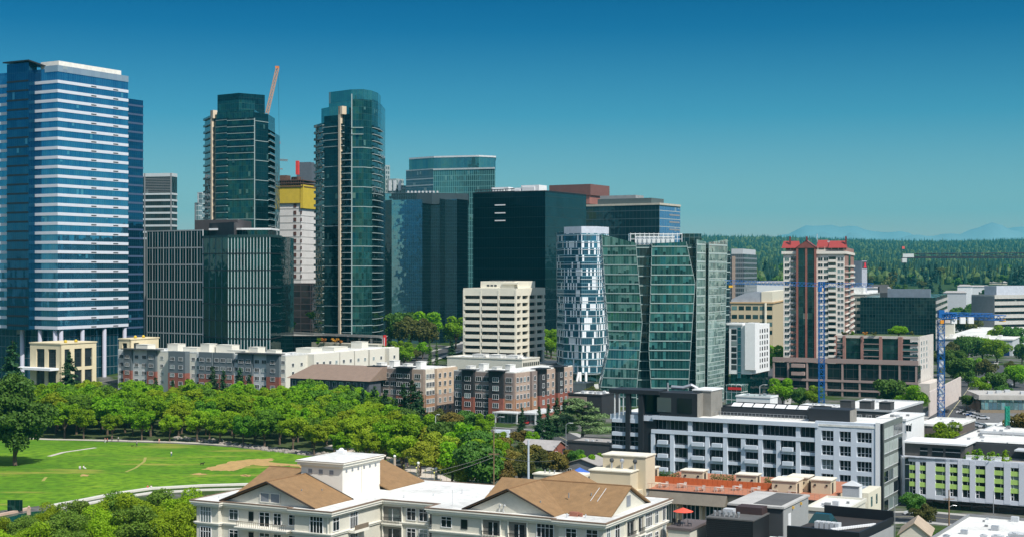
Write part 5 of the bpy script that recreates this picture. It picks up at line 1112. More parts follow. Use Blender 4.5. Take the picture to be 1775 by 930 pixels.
# right-hand grey end wall
mb = MB(); mb.box(-.1, .3, -1.1, B.wr + .2, -1, B.h + .6); B.part('end_wall', mb, mat('grey_green_panel', (.12, .14, .13), .6))
mb = MB(); mb.box(-.05, .45, -1.35, -.3, -1, B.h + .7); B.part('corner_fin', mb, BLACK)
mb = MB(); mb.box(-1.2, -.05, -1.3, -1.1, -1, B.h + .9); B.part('corner_pier', mb, WHITE)
f3 = Fr(.3, 0, R(90)); r5 = random.Random(2)
for k in range(6):
    for i in range(4):
        s0 = .8 + i * (B.wr - .5) / 4; z0 = B.h - 3.0 - k * fh
        mb = MB(); w = (B.wr - 3) / 4; mb.fbox(f3, s0, s0 + w, .0, .05, z0, z0 + 2.4, 0 if r5.random() < .5 else 1); mb.fbox(f3, s0 - .1, s0 + w + .1, 0, .12, z0 - .15, z0, 2); mb.fbox(f3, s0 + w, s0 + w + .12, 0, .12, z0, z0 + 2.4, 2); B.part('window', mb, [PANE, mat('frosted_panel', (.35, .4, .38), .4), PALEG])
for i in range(5): rooftop_box(B, -B.wl + 60 + i * 3 - 40, -B.wl + 61.2 + i * 3 - 40, 9, 10, B.h, .8, METAL)

# 27. green and white apartment block
T = Tower('apartment_building', 'white apartment block with lime green panels under its windows and a planted roof, lower right', 'building', [(1567, 345), (1820, 329)], 15, 790)
gw = mat('bluish_white_panel', (.64, .67, .74), .55, var=.05); lime = mat('lime_panel', (.42, .62, .16), .55, var=.05)
mb = MB(); zb = 3.0; mb.prism(T.poly(), zb - .3, T.h - .3); T.part('glazed_core', mb, gl)
mb = MB(); mb.prism([(p[0] + (1.2 if p[0] < 5 else -1), p[1] + 1.4) for p in T.poly()], -1, zb); T.part('ground_floor', mb, curtain('ground_floor_glass', (.006, .008, .01), (.03, .03, .03), (.03, .03, .03), 3, 3, .3, .3, metal=.2))
fr, W = T.edge(0); def_px = [(1571, 1588), (1595, 1606), (1622, 1640), (1647, 1661), (1668.5, 1682), (1691.5, 1709), (1724, 1741), (1752.5, 1767), (1780, 1796)]
def sx_(px, T=T, fr=fr):
    q = (px - CX) / F; a = T.ch[0]; c, n = fr.c, fr.n; return (q * T.Y - T.X) / (c - q * n)
e_ = [0.0]
for a, b_ in def_px: e_ += [sx_(a), sx_(b_)]
e_.append(W)
mb = MB()
for i in range(0, len(e_), 2): mb.fbox(fr, e_[i], e_[i + 1], -.2, .55, zb - .6, T.h)
mb.fbox(fr, 0, W, -.2, .5, T.h - 1.0, T.h + .25); mb.fbox(fr, 0, W, -.2, .5, zb - .8, zb + .2); mb.box(-.4, .3, .3, 15, zb - .8, T.h); T.part('wall', mb, gw)
p4 = (T.h - 1.0 - zb) / 4
for i in range(1, len(e_) - 1, 2):
    for k in range(4):
        z1 = T.h - 1.0 - k * p4; z0 = z1 - p4
        if k < 3: mb = MB(); mb.fbox(fr, e_[i], e_[i + 1], 0, .4, z0, z0 + 1.05); T.part('lime_panel', mb, lime)
        mb = MB(); w = e_[i + 1] - e_[i]; zz0 = z0 + (1.05 if k < 3 else .3); mb.fbox(fr, e_[i], e_[i + 1], 0, .06, zz0, z1, 1)
        for j in (0, .33 if (i // 2) % 2 else .66, 1): mb.fbox(fr, e_[i] + (w - .1) * j, e_[i] + (w - .1) * j + .1, .05, .16, zz0, z1)
        mb.fbox(fr, e_[i] + (0 if (i // 2) % 2 else w * .66), e_[i] + (w * .33 if (i // 2) % 2 else w), .05, .16, zz0 + .75, zz0 + .85); T.part('window', mb, [WHITE, PANE])
mb = MB(); mb.prism(T.poly(), T.h - .3, T.h - .02); T.part('roof', mb, GRAVEL)
a, b_ = sx_(1565) + .3, sx_(1672); mb = MB(); mb.fbox(fr, a, b_, -9, -.6, T.h - .05, T.h + 3.2); T.part('penthouse', mb, mat('warm_charcoal', (.1, .095, .09), .7))
mb = MB(); mb.fbox(fr, a - .3, b_ + .5, -10, .2, T.h + 3.2, T.h + 3.6); T.part('penthouse_roof', mb, WHITE)
for px0, px1 in ((1594, 1607), (1615, 1634), (1638, 1664)): mb = MB(); mb.fbox(fr, sx_(px0), sx_(px1), -.6, -.45, T.h + .5, T.h + 2.3, 1); mb.fbox(fr, sx_(px0), sx_(px1), -.45, -.4, T.h + 1.5, T.h + 1.6, 0); T.part('window', mb, [WHITE, PANE])
mb = MB(); mb.fbox(fr, b_ + .5, W, -9.4, -9, T.h, T.h + 3); T.part('terrace_back', mb, DGREY)
mb = MB(); mb.fbox(fr, sx_(1752), W, -9, -4, T.h + 2.2, T.h + 2.5); T.part('terrace_canopy', mb, PALEG)
T27 = (T, fr, sx_)
# ---------------------------------------------------------------- 29. the cream building with brown gabled roofs
O = Vector((wx(573, 218), 218)); A27 = R(-27)
R29 = thing('apartment_building', 'cream apartment building with brown gabled roofs and a tall white roof tower, in the foreground', 'building', (O.x, O.y, 0), A27)
fcream = mat('facade_cream', (.6, .58, .5), .8, var=.1, scale=.3, bump=.15); trim = mat('cream_trim', (.8, .77, .68), .7, var=.04)
brown_r = mat('brown_shingle', (.25, .15, .07), .85, var=.22, scale=.9, bump=.5); zc = 19.1
poly = [(-24, 34), (-24, 0), (0, 0), (0, 14), (11.5, 14), (11.5, 10), (40, 10), (40, 34)]
bayp = [(-25, 34), (-25, -.0), (-20.8, -.0), (-20.8, .9), (-6.5, .9), (-6.5, 0), (0, 0), (0, 14), (11.5, 14), (11.5, 10), (33, 10), (33, 9.2), (40, 9.2), (40, 34)]
mb = MB(); mb.prism(bayp, -1, zc); mb.build('wall', [fcream], R29)
def outset(poly, d):
    n = len(poly); out = []
    for i in range(n):
        p0, p1, p2 = Vector(poly[i - 1]), Vector(poly[i]), Vector(poly[(i + 1) % n]); a = (p1 - p0).normalized(); b_ = (p2 - p1).normalized()
        n1 = Vector((a.y, -a.x)); n2 = Vector((b_.y, -b_.x)); k = n1 + n2; out.append(tuple(p1 + k * (d / max(.3, 1 + n1.dot(n2)))))
    return out
mb = MB(); mb.prism(outset(bayp, .35), zc - .55, zc - .25); mb.prism(outset(bayp, .65), zc - .25, zc + .1); mb.prism(outset(bayp, .8), zc + .1, zc + .32); mb.build('cornice', trim, R29)
mb = MB(); mb.prism(outset(bayp, .55), zc + .325, zc + .4); mb.build('flat_roof', ROOFW, R29)
mb = MB(); o1 = outset(bayp, .82); i1 = outset(bayp, .45); n = len(o1)
for i in range(n):
    j = (i + 1) % n; mb.hexa([(*o1[i], zc + .32), (*o1[j], zc + .32), (*i1[j], zc + .32), (*i1[i], zc + .32), (*o1[i], zc + .48), (*o1[j], zc + .48), (*i1[j], zc + .48), (*i1[i], zc + .48)])
mb.build('roof_edging', mat('brown_edging', (.2, .14, .1), .7), R29)
mb = MB(); mb.prism(outset(bayp, .22), zc - 3.35, zc - 3.1); mb.prism(outset(bayp, .35), zc - 3.1, zc - 2.95); mb.build('string_course', trim, R29)
zr0 = zc + .42
def gable(mb, x0, x1, y0, y1, axis, h, ov=.35, th=.22):
    """a pitched roof slab pair with its ridge along the axis"""
    if axis == 'y':
        c = (x0 + x1) / 2
        for a in (x0 - ov, x1 + ov):
            s_ = 1 if a > c else -1; P = [(a, y0, zr0 - .1), (c, y0, zr0 + h), (c, y1, zr0 + h), (a, y1, zr0 - .1)]
            Q = [(p[0], p[1], p[2] + th) for p in P]
            mb.hexa(P + Q if s_ < 0 else [P[3], P[2], P[1], P[0], Q[3], Q[2], Q[1], Q[0]])
    else:
        c = (y0 + y1) / 2
        for a in (y0 - ov, y1 + ov):
            P = [(x0, a, zr0 - .1), (x1, a, zr0 - .1), (x1, c, zr0 + h), (x0, c, zr0 + h)]
            if a > c: P = [(x0, c, zr0 + h), (x1, c, zr0 + h), (x1, a, zr0 - .1), (x0, a, zr0 - .1)]
            mb.hexa(P + [(p[0], p[1], p[2] + th) for p in P])
def gable_wall(mb, x0, x1, y0, y1, axis, h, at):
    if axis == 'y': c = (x0 + x1) / 2; mb.hexa([(x0, at, zr0), (x1, at, zr0), (x1, at + .3, zr0), (x0, at + .3, zr0), (c - .05, at, zr0 + h), (c + .05, at, zr0 + h), (c + .05, at + .3, zr0 + h), (c - .05, at + .3, zr0 + h)])
    else: c = (y0 + y1) / 2; mb.hexa([(at - .3, y0, zr0), (at, y0, zr0), (at, y1, zr0), (at - .3, y1, zr0), (at - .3, c - .05, zr0 + h), (at, c - .05, zr0 + h), (at, c + .05, zr0 + h), (at - .3, c + .05, zr0 + h)])
mb = MB(); gable(mb, -20.5, -3.6, .5, 10.9, 'y', 3.3); mb.build('gable_roof', brown_r, R29)
mb = MB(); gable(mb, -22.5, -8.5, 6.5, 24.5, 'x', 3.28); mb.build('cross_roof', brown_r, R29)
mb = MB(); gable(mb, -20.5, -3.6, 21.8, 33.0, 'y', 3.3); mb.build('rear_roof', brown_r, R29)
mb = MB(); gable_wall(mb, -20, -4.1, 0, 0, 'y', 3.1, 1.2); mb.build('gable_wall', fcream, R29); mb = MB(); gable_wall(mb, 0, 0, 7.5, 23.5, 'x', 3.1, -22); mb.build('gable_wall', fcream, R29)
dkt = mat('dark_verge', (.03, .02, .015), .7)
for s_ in (-1, 1):
    for y_ in (.45, 10.95): mb = MB(); mb.tube([(-12.05, y_, zr0 + 3.5), (-12.05 + s_ * 8.9, y_, zr0 + .05)], .14, 5); mb.build('verge', dkt, R29)
for k in (0, 1): mb = MB(); x0 = -13.6 + k * 1.95; mb.box(x0, x0 + 1.6, 1.1, 1.2, zr0 + .35, zr0 + 1.65, 1); mb.box(x0 - .1, x0 + 1.7, 1.05, 1.12, zr0 + 1.65, zr0 + 1.75); mb.box(x0 - .1, x0 + 1.7, 1.05, 1.12, zr0 + .25, zr0 + .35); mb.box(x0 - .1, x0, 1.05, 1.12, zr0 + .35, zr0 + 1.65); mb.box(x0 + 1.6, x0 + 1.7, 1.05, 1.12, zr0 + .35, zr0 + 1.65); mb.build('louvre', [trim, mat('grey_louvre', (.22, .24, .27), .5)], R29)
mb = MB(); gable(mb, 16.8, 31.4, 10.4, 34, 'y', 3.3); mb.build('gable_roof', brown_r, R29)
mb = MB(); gable(mb, 17.4, 39.2, 14.2, 29, 'x', 3.28); mb.build('cross_roof', brown_r, R29)
mb = MB(); gable_wall(mb, 17.3, 30.9, 0, 0, 'y', 3.1, 11.0); mb.build('gable_wall', fcream, R29); mb = MB(); gable_wall(mb, 0, 0, 14.7, 28.5, 'x', 3.1, 38.7); mb.build('gable_wall', fcream, R29)
for s_ in (-1, 1): mb = MB(); mb.tube([(24.1, 10.35, zr0 + 3.5), (24.1 + s_ * 7.6, 10.35, zr0 + .05)], .13, 5); mb.build('verge', dkt, R29)
mb = MB(); mb.box(38.7, 38.8, 20.8, 22.2, zr0 + .5, zr0 + 2.1); mb.build('louvre', mat('grey_louvre', (.22, .24, .27), .5), R29)
for x_, y_ in ((22.6, 10.9), (23.3, 10.9)): mb = MB(); mb.tube([(x_, y_ - .1, zr0 + .1), (x_, y_ - .15, zr0 + .9), (x_ + .3, y_ - .3, zr0 + 1.1)], .12, 6); mb.build('vent_pipe', PALEG, R29)
for x0 in (34.5, 35.6): mb = MB(); mb.tube([(x0, 17, zr0 + 1.6), (x0, 20.4, zr0 + 3.1)], .05, 4); mb.build('roof_rail', PALEG, R29)
# ridge caps, small roof vents and gutters
capm = mat('ridge_cap', (.2, .11, .05), .8)
for a, b_ in (((-12.05, .5), (-12.05, 10.9)), ((-22.5, 15.5), (-13, 15.5)), ((-12.05, 22), (-12.05, 33)), ((24.1, 10.4), (24.1, 34)), ((24.1, 21.6), (39.2, 21.6))):
    mb = MB(); mb.tube([(*a, zr0 + 3.5), (*b_, zr0 + 3.5)], .13, 5); mb.build('ridge_cap', capm, R29)
for x_, y_, c_ in ((-8, 4, -12.05), (-7, 8, -12.05), (-17, 20, None), (28.5, 12.5, 24.1), (34, 18.5, None), (31, 17, None), (21, 14, 24.1)):
    zv = zr0 + (3.3 * (1 - abs(x_ - c_) / (8.1 if c_ < 0 else 7.3)) if c_ else 2.0); mb = MB(); mb.cyl(x_, y_, zv - .2, zv + .55, .09); mb.build('vent_pipe', GREY, R29)
# roof tower
zt = 25.1; mb = MB(); mb.box(-13, -5.2, 11, 22, zc, zt - .9); tw = mb.build('roof_tower', mat('warm_white_render', (.74, .72, .66), .8, var=.04), R29)
mb = MB(); P4 = [(-13, 22), (-13, 11), (-5.2, 11), (-5.2, 22)]; mb.prism(outset(P4, .15), zt - .9, zt - .65); mb.prism(outset(P4, .45), zt - .65, zt - .2); mb.prism(outset(P4, .7), zt - .2, zt); mb.build('cornice', trim, tw)
mb = MB(); mb.prism(outset(P4, .6), zt + .004, zt + .08); mb.build('roof', ROOFW, tw)
mb = MB(); mb.prism(outset(P4, .72), zt + .0, zt + .05); mb.build('roof_edging', mat('brown_edging', (.2, .14, .1), .7), tw)
for i in range(3): mb = MB(); mb.box(-11.6 + i * 2, -10.9 + i * 2, 10.92, 11, zt - 2.0, zt - 1.3); mb.build('vent', mat('grey_louvre', (.22, .24, .27), .5), tw)
for i in range(6): mb = MB(); y_ = 11.9 + i * 1.7; mb.box(-5.2, -5.12, y_, y_ + .4, zt - 1.6, zt - 1.2); mb.build('vent', mat('grey_louvre', (.22, .24, .27), .5), tw)
mb = MB(); mb.tube([(-5.1, 16.5, zc + .5), (-5.1, 16.5, zt - 1)], .06, 5); mb.build('downpipe', trim, tw)
mb = MB(); mb.sphere((-12.2, 21.2, zt + .4), .5, n=8, m=5); mb.box(-12.8, -11.4, 20.6, 21.6, zt + .1, zt + .5); mb.build('rooftop_unit', WHITE, tw)
# windows and balconies
BW = Bld.__new__(Bld); BW.root = R29; BW.wins = []
def fl(y0, x0): return Fr(x0, y0, 0)
for k in range(6):
    z = zc - 2.75 - k * 3.15
    f0 = fl(0, 0); f1 = fl(.9, 0); f2 = fl(14, 0); f3 = fl(10, 0); f4 = fl(9.2, 0); fr_ = Fr(0, 0, R(90)); fr2 = Fr(40, 0, R(90))
    for fr, s0, z0, w, h, kind in ((f0, -24.2, z - .2, 2.0, 2.35, 'casement'), (f1, -19.3, z + .4, 1.6, 1.5, 'cross'), (f1, -15.6, z + .5, .8, 1.3, 'bare'), (f1, -10.9, z + .2, 1.3, 1.7, 'cross'), (f0, -5.4 + .8, z + .4, 1.5, 1.5, 'cross') if False else (f1, -8.1, z + .4, 1.5, 1.5, 'cross'), (f0, -3.6, z - .2, 2.2, 2.35, 'casement'),
                                   (fr_, .6, z + .1, 1.6, 1.9, 'cross'), (fr_, 5.2, z - .2, 2.0, 2.3, 'casement'), (f2, 1.0 + 1, z + .2, 1.4, 1.7, 'cross') if False else (f2, 4.8, z + .2, 1.5, 1.8, 'cross'), (f2, 7.0, z + .2, 1.4, 1.8, 'cross'),
                                   (f3, 13.2, z + .4, 1.7, 1.5, 'cross'), (f3, 16.6, z + .4, 1.0, 1.3, 'bare'), (f3, 29.2, z + .2, 2.6, 1.9, 'casement'), (f4, 34.2, z + .1, 1.6, 1.8, 'cross'), (f4, 37.4, z - .1, 1.7, 2.1, 'cross'),
                                   (fr2, 10.3, z, 1.2, 2.1, 'cross'), (fr2, 13.4, z, 1.6, 2.1, 'cross'), (fr2, 25.2, z, 2.4, 2.0, 'casement'), (fr2, 29.0, z, 1.3, 1.8, 'cross'), (fr2, 32.2, z, 1.2, 2.4, 'cross')):
        BW.win(fr, s0, z0, w, h, kind)
    mb = MB(); mb.fbox(f1, -13.6, -11.7, .0, .03, z - .3, z + 1.9, 1)
    for j in (0, .5, 1): mb.fbox(f1, -13.65 + 1.9 * j, -13.55 + 1.9 * j, .0, .1, z - .3, z + 1.9, 0)
    mb.fbox(f1, -13.7, -11.6, 0, .1, z + 1.9, z + 2.0); mb.fbox(f1, -13.7, -11.6, 0, .1, z + 1.35, z + 1.42); mb.build('balcony_door', [WHITE, PANE], R29)
    mb = MB(); mb.fbox(f1, -17, -7.6, 0, 1.5, z - .75, z - .45); mb.fbox(f1, -17.2, -7.4, 0, 1.7, z - .45, z - .3); b0 = mb.build('balcony', trim, R29)
    mb = MB()
    for j in range(24): s_ = -16.9 + j * .4; mb.fbox(f1, s_, s_ + .04, 1.42, 1.46, z - .3, z + .45)
    mb.fbox(f1, -16.9, -7.7, 1.4, 1.48, z + .45, z + .52); mb.build('railing', mat('bronze_rail', (.2, .16, .12), .5), b0)
    mb = MB(); mb.fbox(fr_, 4.6, 8.6, 0, 1.3, z - .75, z - .35); b0 = mb.build('balcony', trim, R29)
    mb = MB(); mb.fbox(fr_, 4.7, 8.5, 1.2, 1.25, z - .35, z + .4); mb.build('railing', mat('bronze_rail', (.2, .16, .12), .5), b0)
    # loggias laid flat on the wall, the recess shade painted as a dark panel
    for fr, s0, s1 in ((f2, .5, 3.9), (f2, 8.9, 11.3), (f3, 20.3, 23.2), (f3, 24.6, 27.6), (fr2, 17.2, 20.6), (fr2, 21.6, 24.0)):
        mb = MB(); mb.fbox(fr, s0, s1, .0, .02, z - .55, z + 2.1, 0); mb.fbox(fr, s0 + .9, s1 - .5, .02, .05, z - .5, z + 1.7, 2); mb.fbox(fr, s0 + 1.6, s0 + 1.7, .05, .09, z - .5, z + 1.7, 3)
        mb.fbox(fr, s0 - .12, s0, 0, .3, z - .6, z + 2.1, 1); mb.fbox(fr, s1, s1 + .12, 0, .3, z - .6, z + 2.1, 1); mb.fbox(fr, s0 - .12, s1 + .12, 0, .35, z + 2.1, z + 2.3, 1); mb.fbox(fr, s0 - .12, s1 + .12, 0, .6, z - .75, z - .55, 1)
        lo = mb.build('loggia', [mat('loggia_painted_shade', (.2, .19, .17), .8), trim, PANE, WHITE], R29)
        mb = MB()
        for j in range(int((s1 - s0) / .25)): mb.fbox(fr, s0 + j * .25, s0 + j * .25 + .04, .5, .54, z - .5, z + .35)
        mb.fbox(fr, s0, s1, .48, .56, z + .35, z + .42); mb.build('railing', BLACK, lo)
BW.flush(130)
mb = MB(); mb.tube([(33.6, 9.9, -1), (33.6, 9.9, zc - .6)], .09, 6); mb.tube([(-.4, -.1, -1), (-.4, -.1, zc - .6)], .09, 6); mb.build('downpipe', trim, R29)
for i, (x_, y_, h_) in enumerate(((3, 16, .5), (6, 20, .4), (9, 24, .7), (13.5, 12.8, 2.4), (33.5, 11.0, .6), (-23, 3, .3), (12, 28, .4), (36, 12, .5))):
    mb = MB(); mb.cyl(x_, y_, zc + .38, zc + .4 + h_, .09 if h_ < 1 else .04); mb.build('vent_pipe', PALEG, R29)
mb = MB(); mb.box(-.5 + 33.8, 34.6, 12.2, 13, zc + .4, zc + 1.0); mb.box(34.8, 35.2, 12.4, 12.8, zc + .4, zc + .9); mb.build('rooftop_unit', mat('rust_unit', (.3, .12, .08), .7), R29)

# ---------------------------------------------------------------- terracotta-decked building and its neighbours
terra = mat('terracotta_fence', (.5, .13, .04), .75, var=.15, scale=1.5); deckm = mat('terracotta_deck', (.4, .16, .09), .85, var=.2, scale=1)
beige = mat('beige_render', (.58, .5, .36), .8, var=.05)
B = Bld('apartment_building', 'beige building with a terracotta roof terrace, just in front of the long white block', 'building', 1430, 262, 1096, 1500, 868, -26)
mb = MB(); mb.box(-B.wl, 0, 0, 26, -1, B.h - .2); B.part('wall', mb, beige)
mb = MB(); mb.box(-B.wl, 0, 0, 26, B.h - .2, B.h); B.part('roof_deck', mb, deckm)
mb = MB(); x0, x1 = B.xL(1128), B.xL(1262); mb.hexa([(x0, -2.2, B.h - 2.0), (x1, -2.2, B.h - 2.0), (x1, 0, B.h - 2.0), (x0, 0, B.h - 2.0), (x0, -.5, B.h - .1), (x1, -.5, B.h - .1), (x1, 0, B.h - .1), (x0, 0, B.h - .1)]); B.part('sloping_awning', mb, mat('taupe_metal', (.17, .15, .12), .6))
mb = MB(); mb.box(-B.wl, 0, -.6, 0, B.h - .1, B.h + .1); B.part('roof_edging', mb, BLACK)
mb = MB(); x0b, x1b = B.xL(1100), B.xL(1127); mb.box(x0b, x1b, -.4, 0, B.h - 2.6, B.h - .12); B.part('pale_panel', mb, PALEG)
for a, b_ in ((1184, 1213), (1224, 1251), (1266, 1280), (1156, 1172)):
    xa, xb_ = B.xL(a), B.xL(b_); mb = MB(); mb.box(xa, xb_, -.1, 0, B.h - 6, B.h - 2.4, 1); n = 4
    for j in range(n + 1): X0 = lerp(xa, xb_, j / n); mb.box(X0 - .06, X0 + .06, -.18, -.1, B.h - 6, B.h - 2.4)
    mb.box(xa, xb_, -.18, -.1, B.h - 2.4, B.h - 2.25); B.part('window', mb, [WHITE, PANET])
for px in (1178, 1218): mb = MB(); X0 = B.xL(px); mb.cyl(X0, -.8, 0, B.h - 2.6, .28, n=10); mb.sphere((X0, -.8, B.h - 2.5), .4); B.part('column', mb, beige)
mb = MB(); yF = 9.0; xa, xb_ = B.xL(1118, yF), B.xL(1340, yF)
for i in range(26): a_, c_ = lerp(xa, xb_, i / 26), lerp(xa, xb_, (i + 1) / 26); mb.box(a_, c_ - .04, yF, yF + .15, B.h, B.h + 1.25)
B.part('terracotta_fence', mb, terra)
mb = MB()
n = 40; xa, xb_ = B.xL(1098), B.xL(1420)
for i in range(n + 1): X0 = lerp(xa, xb_, i / n); mb.box(X0 - .03, X0 + .03, .3, .36, B.h, B.h + 1.05)
mb.box(xa, xb_, .28, .38, B.h + 1.03, B.h + 1.1); B.part('railing', mb, mat('pale_terracotta_rail', (.5, .3, .22), .6))
for i, (p0, p1, y_, yt, d_) in enumerate(((1181, 1218, 10.5, 813, 3), (1276, 1311, 10.5, 820, 3), (1120, 1133, 11, 809, 3), (1338, 1380, 4.5, 830, 5), (1366, 1400, 9.5, 824, 4), (1406, 1440, 8.5, 829, 4))):
    xa, xb_ = B.xL(p0, y_), B.xL(p1, y_); z1 = B.z(yt, (xa, y_)); mb = MB(); mb.box(xa, xb_, y_, y_ + d_, B.h, z1 - .2); sb = B.part('stair_box', mb, beige)
    mb = MB(); mb.box(xa - .2, xb_ + .2, y_ - .2, y_ + d_ + .2, z1 - .2, z1); mb.build('roof', mat('cream_cap', (.75, .7, .58), .7), sb)
    for j in (.15, .75): mb = MB(); mb.box(lerp(xa, xb_, j), lerp(xa, xb_, j) + .35, y_ - .15, y_, z1 - 1.2, z1 - .9); mb.build('wall_light', BLACK, sb)
    mb = MB(); mb.box(xb_, xb_ + .05, y_ + .8, y_ + 1.9, B.h, B.h + 2.0); mb.build('door', mat('dark_door', (.06, .05, .04), .6), sb)
deckB = B
# planters of small conifers on the terrace, furniture and railings are things of their own
chair_m = mat('pale_patio_furniture', (.6, .52, .46), .6)
mc = MB(); mc.box(-.28, .28, -.28, .28, .38, .44); mc.box(-.28, .28, .22, .28, .44, .95)
cseat = MB(); cseat.box(-.28, .28, -.28, .28, .38, .44); cseat_me = cseat.mesh('seat', chair_m)
cb = MB(); cb.box(-.28, .28, .22, .28, .44, .95); cback = cb.mesh('backrest', chair_m)
cl_ = MB(); cl_.box(-.03, .03, -.03, .03, 0, .38); cleg = cl_.mesh('leg', chair_m)
tt = MB(); tt.box(-.8, .8, -.45, .45, .7, .75); ttop = tt.mesh('tabletop', chair_m); tl = MB(); tl.box(-.04, .04, -.04, .04, 0, .7); tleg = tl.mesh('leg', chair_m)
def obj(name, me, parent, loc=(0, 0, 0), rz=0.0):
    o = bpy.data.objects.new(name, me); col.objects.link(o); o.parent = parent; o.location = loc; o.rotation_euler = (0, 0, rz); return o
def local(B, x_, y_, z_=0): return (B.X + x_ * B.u[0] + y_ * B.v[0], B.Y + x_ * B.u[1] + y_ * B.v[1], B.base + z_)
cproto = tproto = None; r3 = random.Random(3)
for i in range(9):
    px = 1118 + i * 32; y_ = r3.uniform(2.2, 6.2); x_ = deckB.xL(px, y_)
    t = thing('patio_table', 'pale patio table on the terracotta roof terrace', 'table', local(deckB, x_, y_, deckB.h), A27 + r3.uniform(-.1, .1), 'patio tables on the terracotta terrace')
    obj('tabletop', ttop, t); [obj('leg', tleg, t, (a, b_, 0)) for a in (-.7, .7) for b_ in (-.38, .38)]
    for j in (-1, 1):
        c = thing('patio_chair', 'pale patio chair drawn up to a table on the terracotta roof terrace', 'chair', local(deckB, x_ + j * .3, y_ + j * .9, deckB.h), A27 + (0 if j > 0 else math.pi), 'patio chairs on the terracotta terrace')
        obj('seat', cseat_me, c); obj('backrest', cback, c); [obj('leg', cleg, c, (a, b_, 0)) for a in (-.24, .24) for b_ in (-.24, .24)]
# big beige roof blocks behind the gabled roof
B2 = Bld('apartment_building', 'tall beige rooftop block with rooftop fans, left of the terracotta terrace', 'building', 1119, 276, 1045, 1122, 790, -26); B2.wr = 5
mb = MB(); mb.box(-B2.wl, 0, 0, 5, 4, B2.h - .2); B2.part('wall', mb, beige); mb = MB(); mb.box(-B2.wl - .2, .2, -.2, 5.2, B2.h - .2, B2.h); B2.part('roof', mb, mat('cream_cap', (.75, .7, .58), .7))
mb = MB(); mb.box(-B2.wl - 1, -1.5, -4, 0, 2, B2.z(815)); B2.part('lower_block', mb, beige); mb = MB(); mb.box(-B2.wl - 1.2, -1.3, -4.2, -.01, B2.z(815), B2.z(813)); B2.part('lower_roof', mb, mat('cream_cap', (.75, .7, .58), .7))
mb = MB(); mb.box(-B2.wl - 4, -.5, -9, 12, 0, 14.2); B2.part('base', mb, beige)
for x_ in (-6.5, -4.4, -1.8): mb = MB(); mb.cyl(x_, -.8, B2.z(813), B2.z(813) + 1.1, .18); mb.sphere((x_, -.8, B2.z(813) + 1.5), .45, mi=1 if x_ != -4.4 else 0); B2.part('roof_fan', mb, [METAL, DGREY])
B3 = Bld('house', 'beige flat roofed block with small vents, at the foot of the thick white lamp post', 'building', 968, 285, 925, 975, 824, -26); mb = MB(); mb.box(-B3.wl, 0, 0, 3, 0, B3.h); B3.part('wall', mb, beige); mb = MB(); mb.box(-B3.wl - .2, .2, -.2, 3.2, B3.h, B3.h + .25); mb.box(1, 6, -1, 3, B3.h - 1, B3.h + .6); B3.part('roof', mb, mat('cream_cap', (.75, .7, .58), .7))
for i in range(3): mb = MB(); mb.cyl(-3.4 + i, 1.2, B3.h + .2, B3.h + .9, .12); B3.part('roof_vent', mb, METAL)
rc = thing('canopy', 'blue market umbrella tent behind the peak of the right hand brown roof', 'canopy', (wx(1005, 300), 300, 0)); z0 = wz(824, 300); z1 = wz(809, 300)
mb = MB(); mb.face([(-3.2, -2, z0), (3.2, -2, z0), (0, 0, z1)]); mb.face([(3.2, -2, z0), (3.2, 2, z0), (0, 0, z1)]); mb.face([(3.2, 2, z0), (-3.2, 2, z0), (0, 0, z1)]); mb.face([(-3.2, 2, z0), (-3.2, -2, z0), (0, 0, z1)]); mb.build('fabric', mat('blue_fabric', (.05, .14, .5), .7), rc)
mb = MB(); [mb.cyl(a, b_, 0, z0, .08, n=5) for a in (-3, 3) for b_ in (-1.8, 1.8)]; mb.build('pole', PALEG, rc)
# black metal-clad building
B = Bld('apartment_building', 'black and grey metal clad building with roof vents, lower right of the terracotta terrace', 'building', 1357, 226, 1262, 1400, 878, -27)
bm = mat('black_ribbed_metal', (.015, .017, .02), .5, var=.1, scale=2); gp_ = mat('pale_grey_cladding', (.33, .34, .34), .65, var=.06)
mb = MB(); mb.box(-9, 0, 0, B.wr, -1, B.h - .25); B.part('wall', mb, DGREY); mb = MB(); mb.box(0, .12, .02, B.wr, -1, B.h - .3); B.part('side_wall', mb, gp_)
mb = MB(); mb.box(-B.wl, .3, -.3, B.wr + .2, B.h - .25, B.h + .05); B.part('roof', mb, mat('pale_roof', (.45, .44, .42), .8))
mb = MB(); mb.box(-5, -.5, 1, B.wr - .5, B.h + .06, B.h + .1); B.part('roof_panel', mb, ROOFDK)
mb = MB(); mb.box(.12, .18, 2.4, 3.8, B.h - 4.2, B.h - 1.4); B.part('door', mb, WHITE)
for y_ in (4.6, 9): mb = MB(); mb.box(.12, .4, y_, y_ + .3, B.h - .9, B.h - .5); B.part('wall_light', mb, mat('amber_lamp', (.7, .45, .1), .5))
mb = MB(); xl2 = B.xL(1232, -6); mb.box(xl2, -2.2, -8, -.02, -1, B.h - 1.2); w2 = B.part('black_wing', mb, bm)
mb = MB()
for i in range(34): mb.box(xl2 - .02, -2.18, -8.05, -8, B.h - 1.5 - i * .3, B.h - 1.38 - i * .3)
mb.build('cladding_rib', BLACK, w2)
mb = MB(); mb.box(xl2 - .1, -2.1, -8.1, -.02, B.h - 1.2, B.h - 1.0); B.part('wing_roof', mb, ROOFDK)
mb = MB(); mb.box(xl2 + 3, -2.4, -3, -.1, B.h - 1, B.h + .1); B.part('roof_upstand', mb, mat('dark_maroon', (.05, .03, .03), .7))
for i in range(6): mb = MB(); x_ = xl2 + .8 + i * .75; mb.cyl(x_, -6.4, B.h - 1, B.h - .5, .14); mb.cyl(x_, -6.4, B.h - .5, B.h - .2, .24); B.part('roof_vent', mb, METAL)
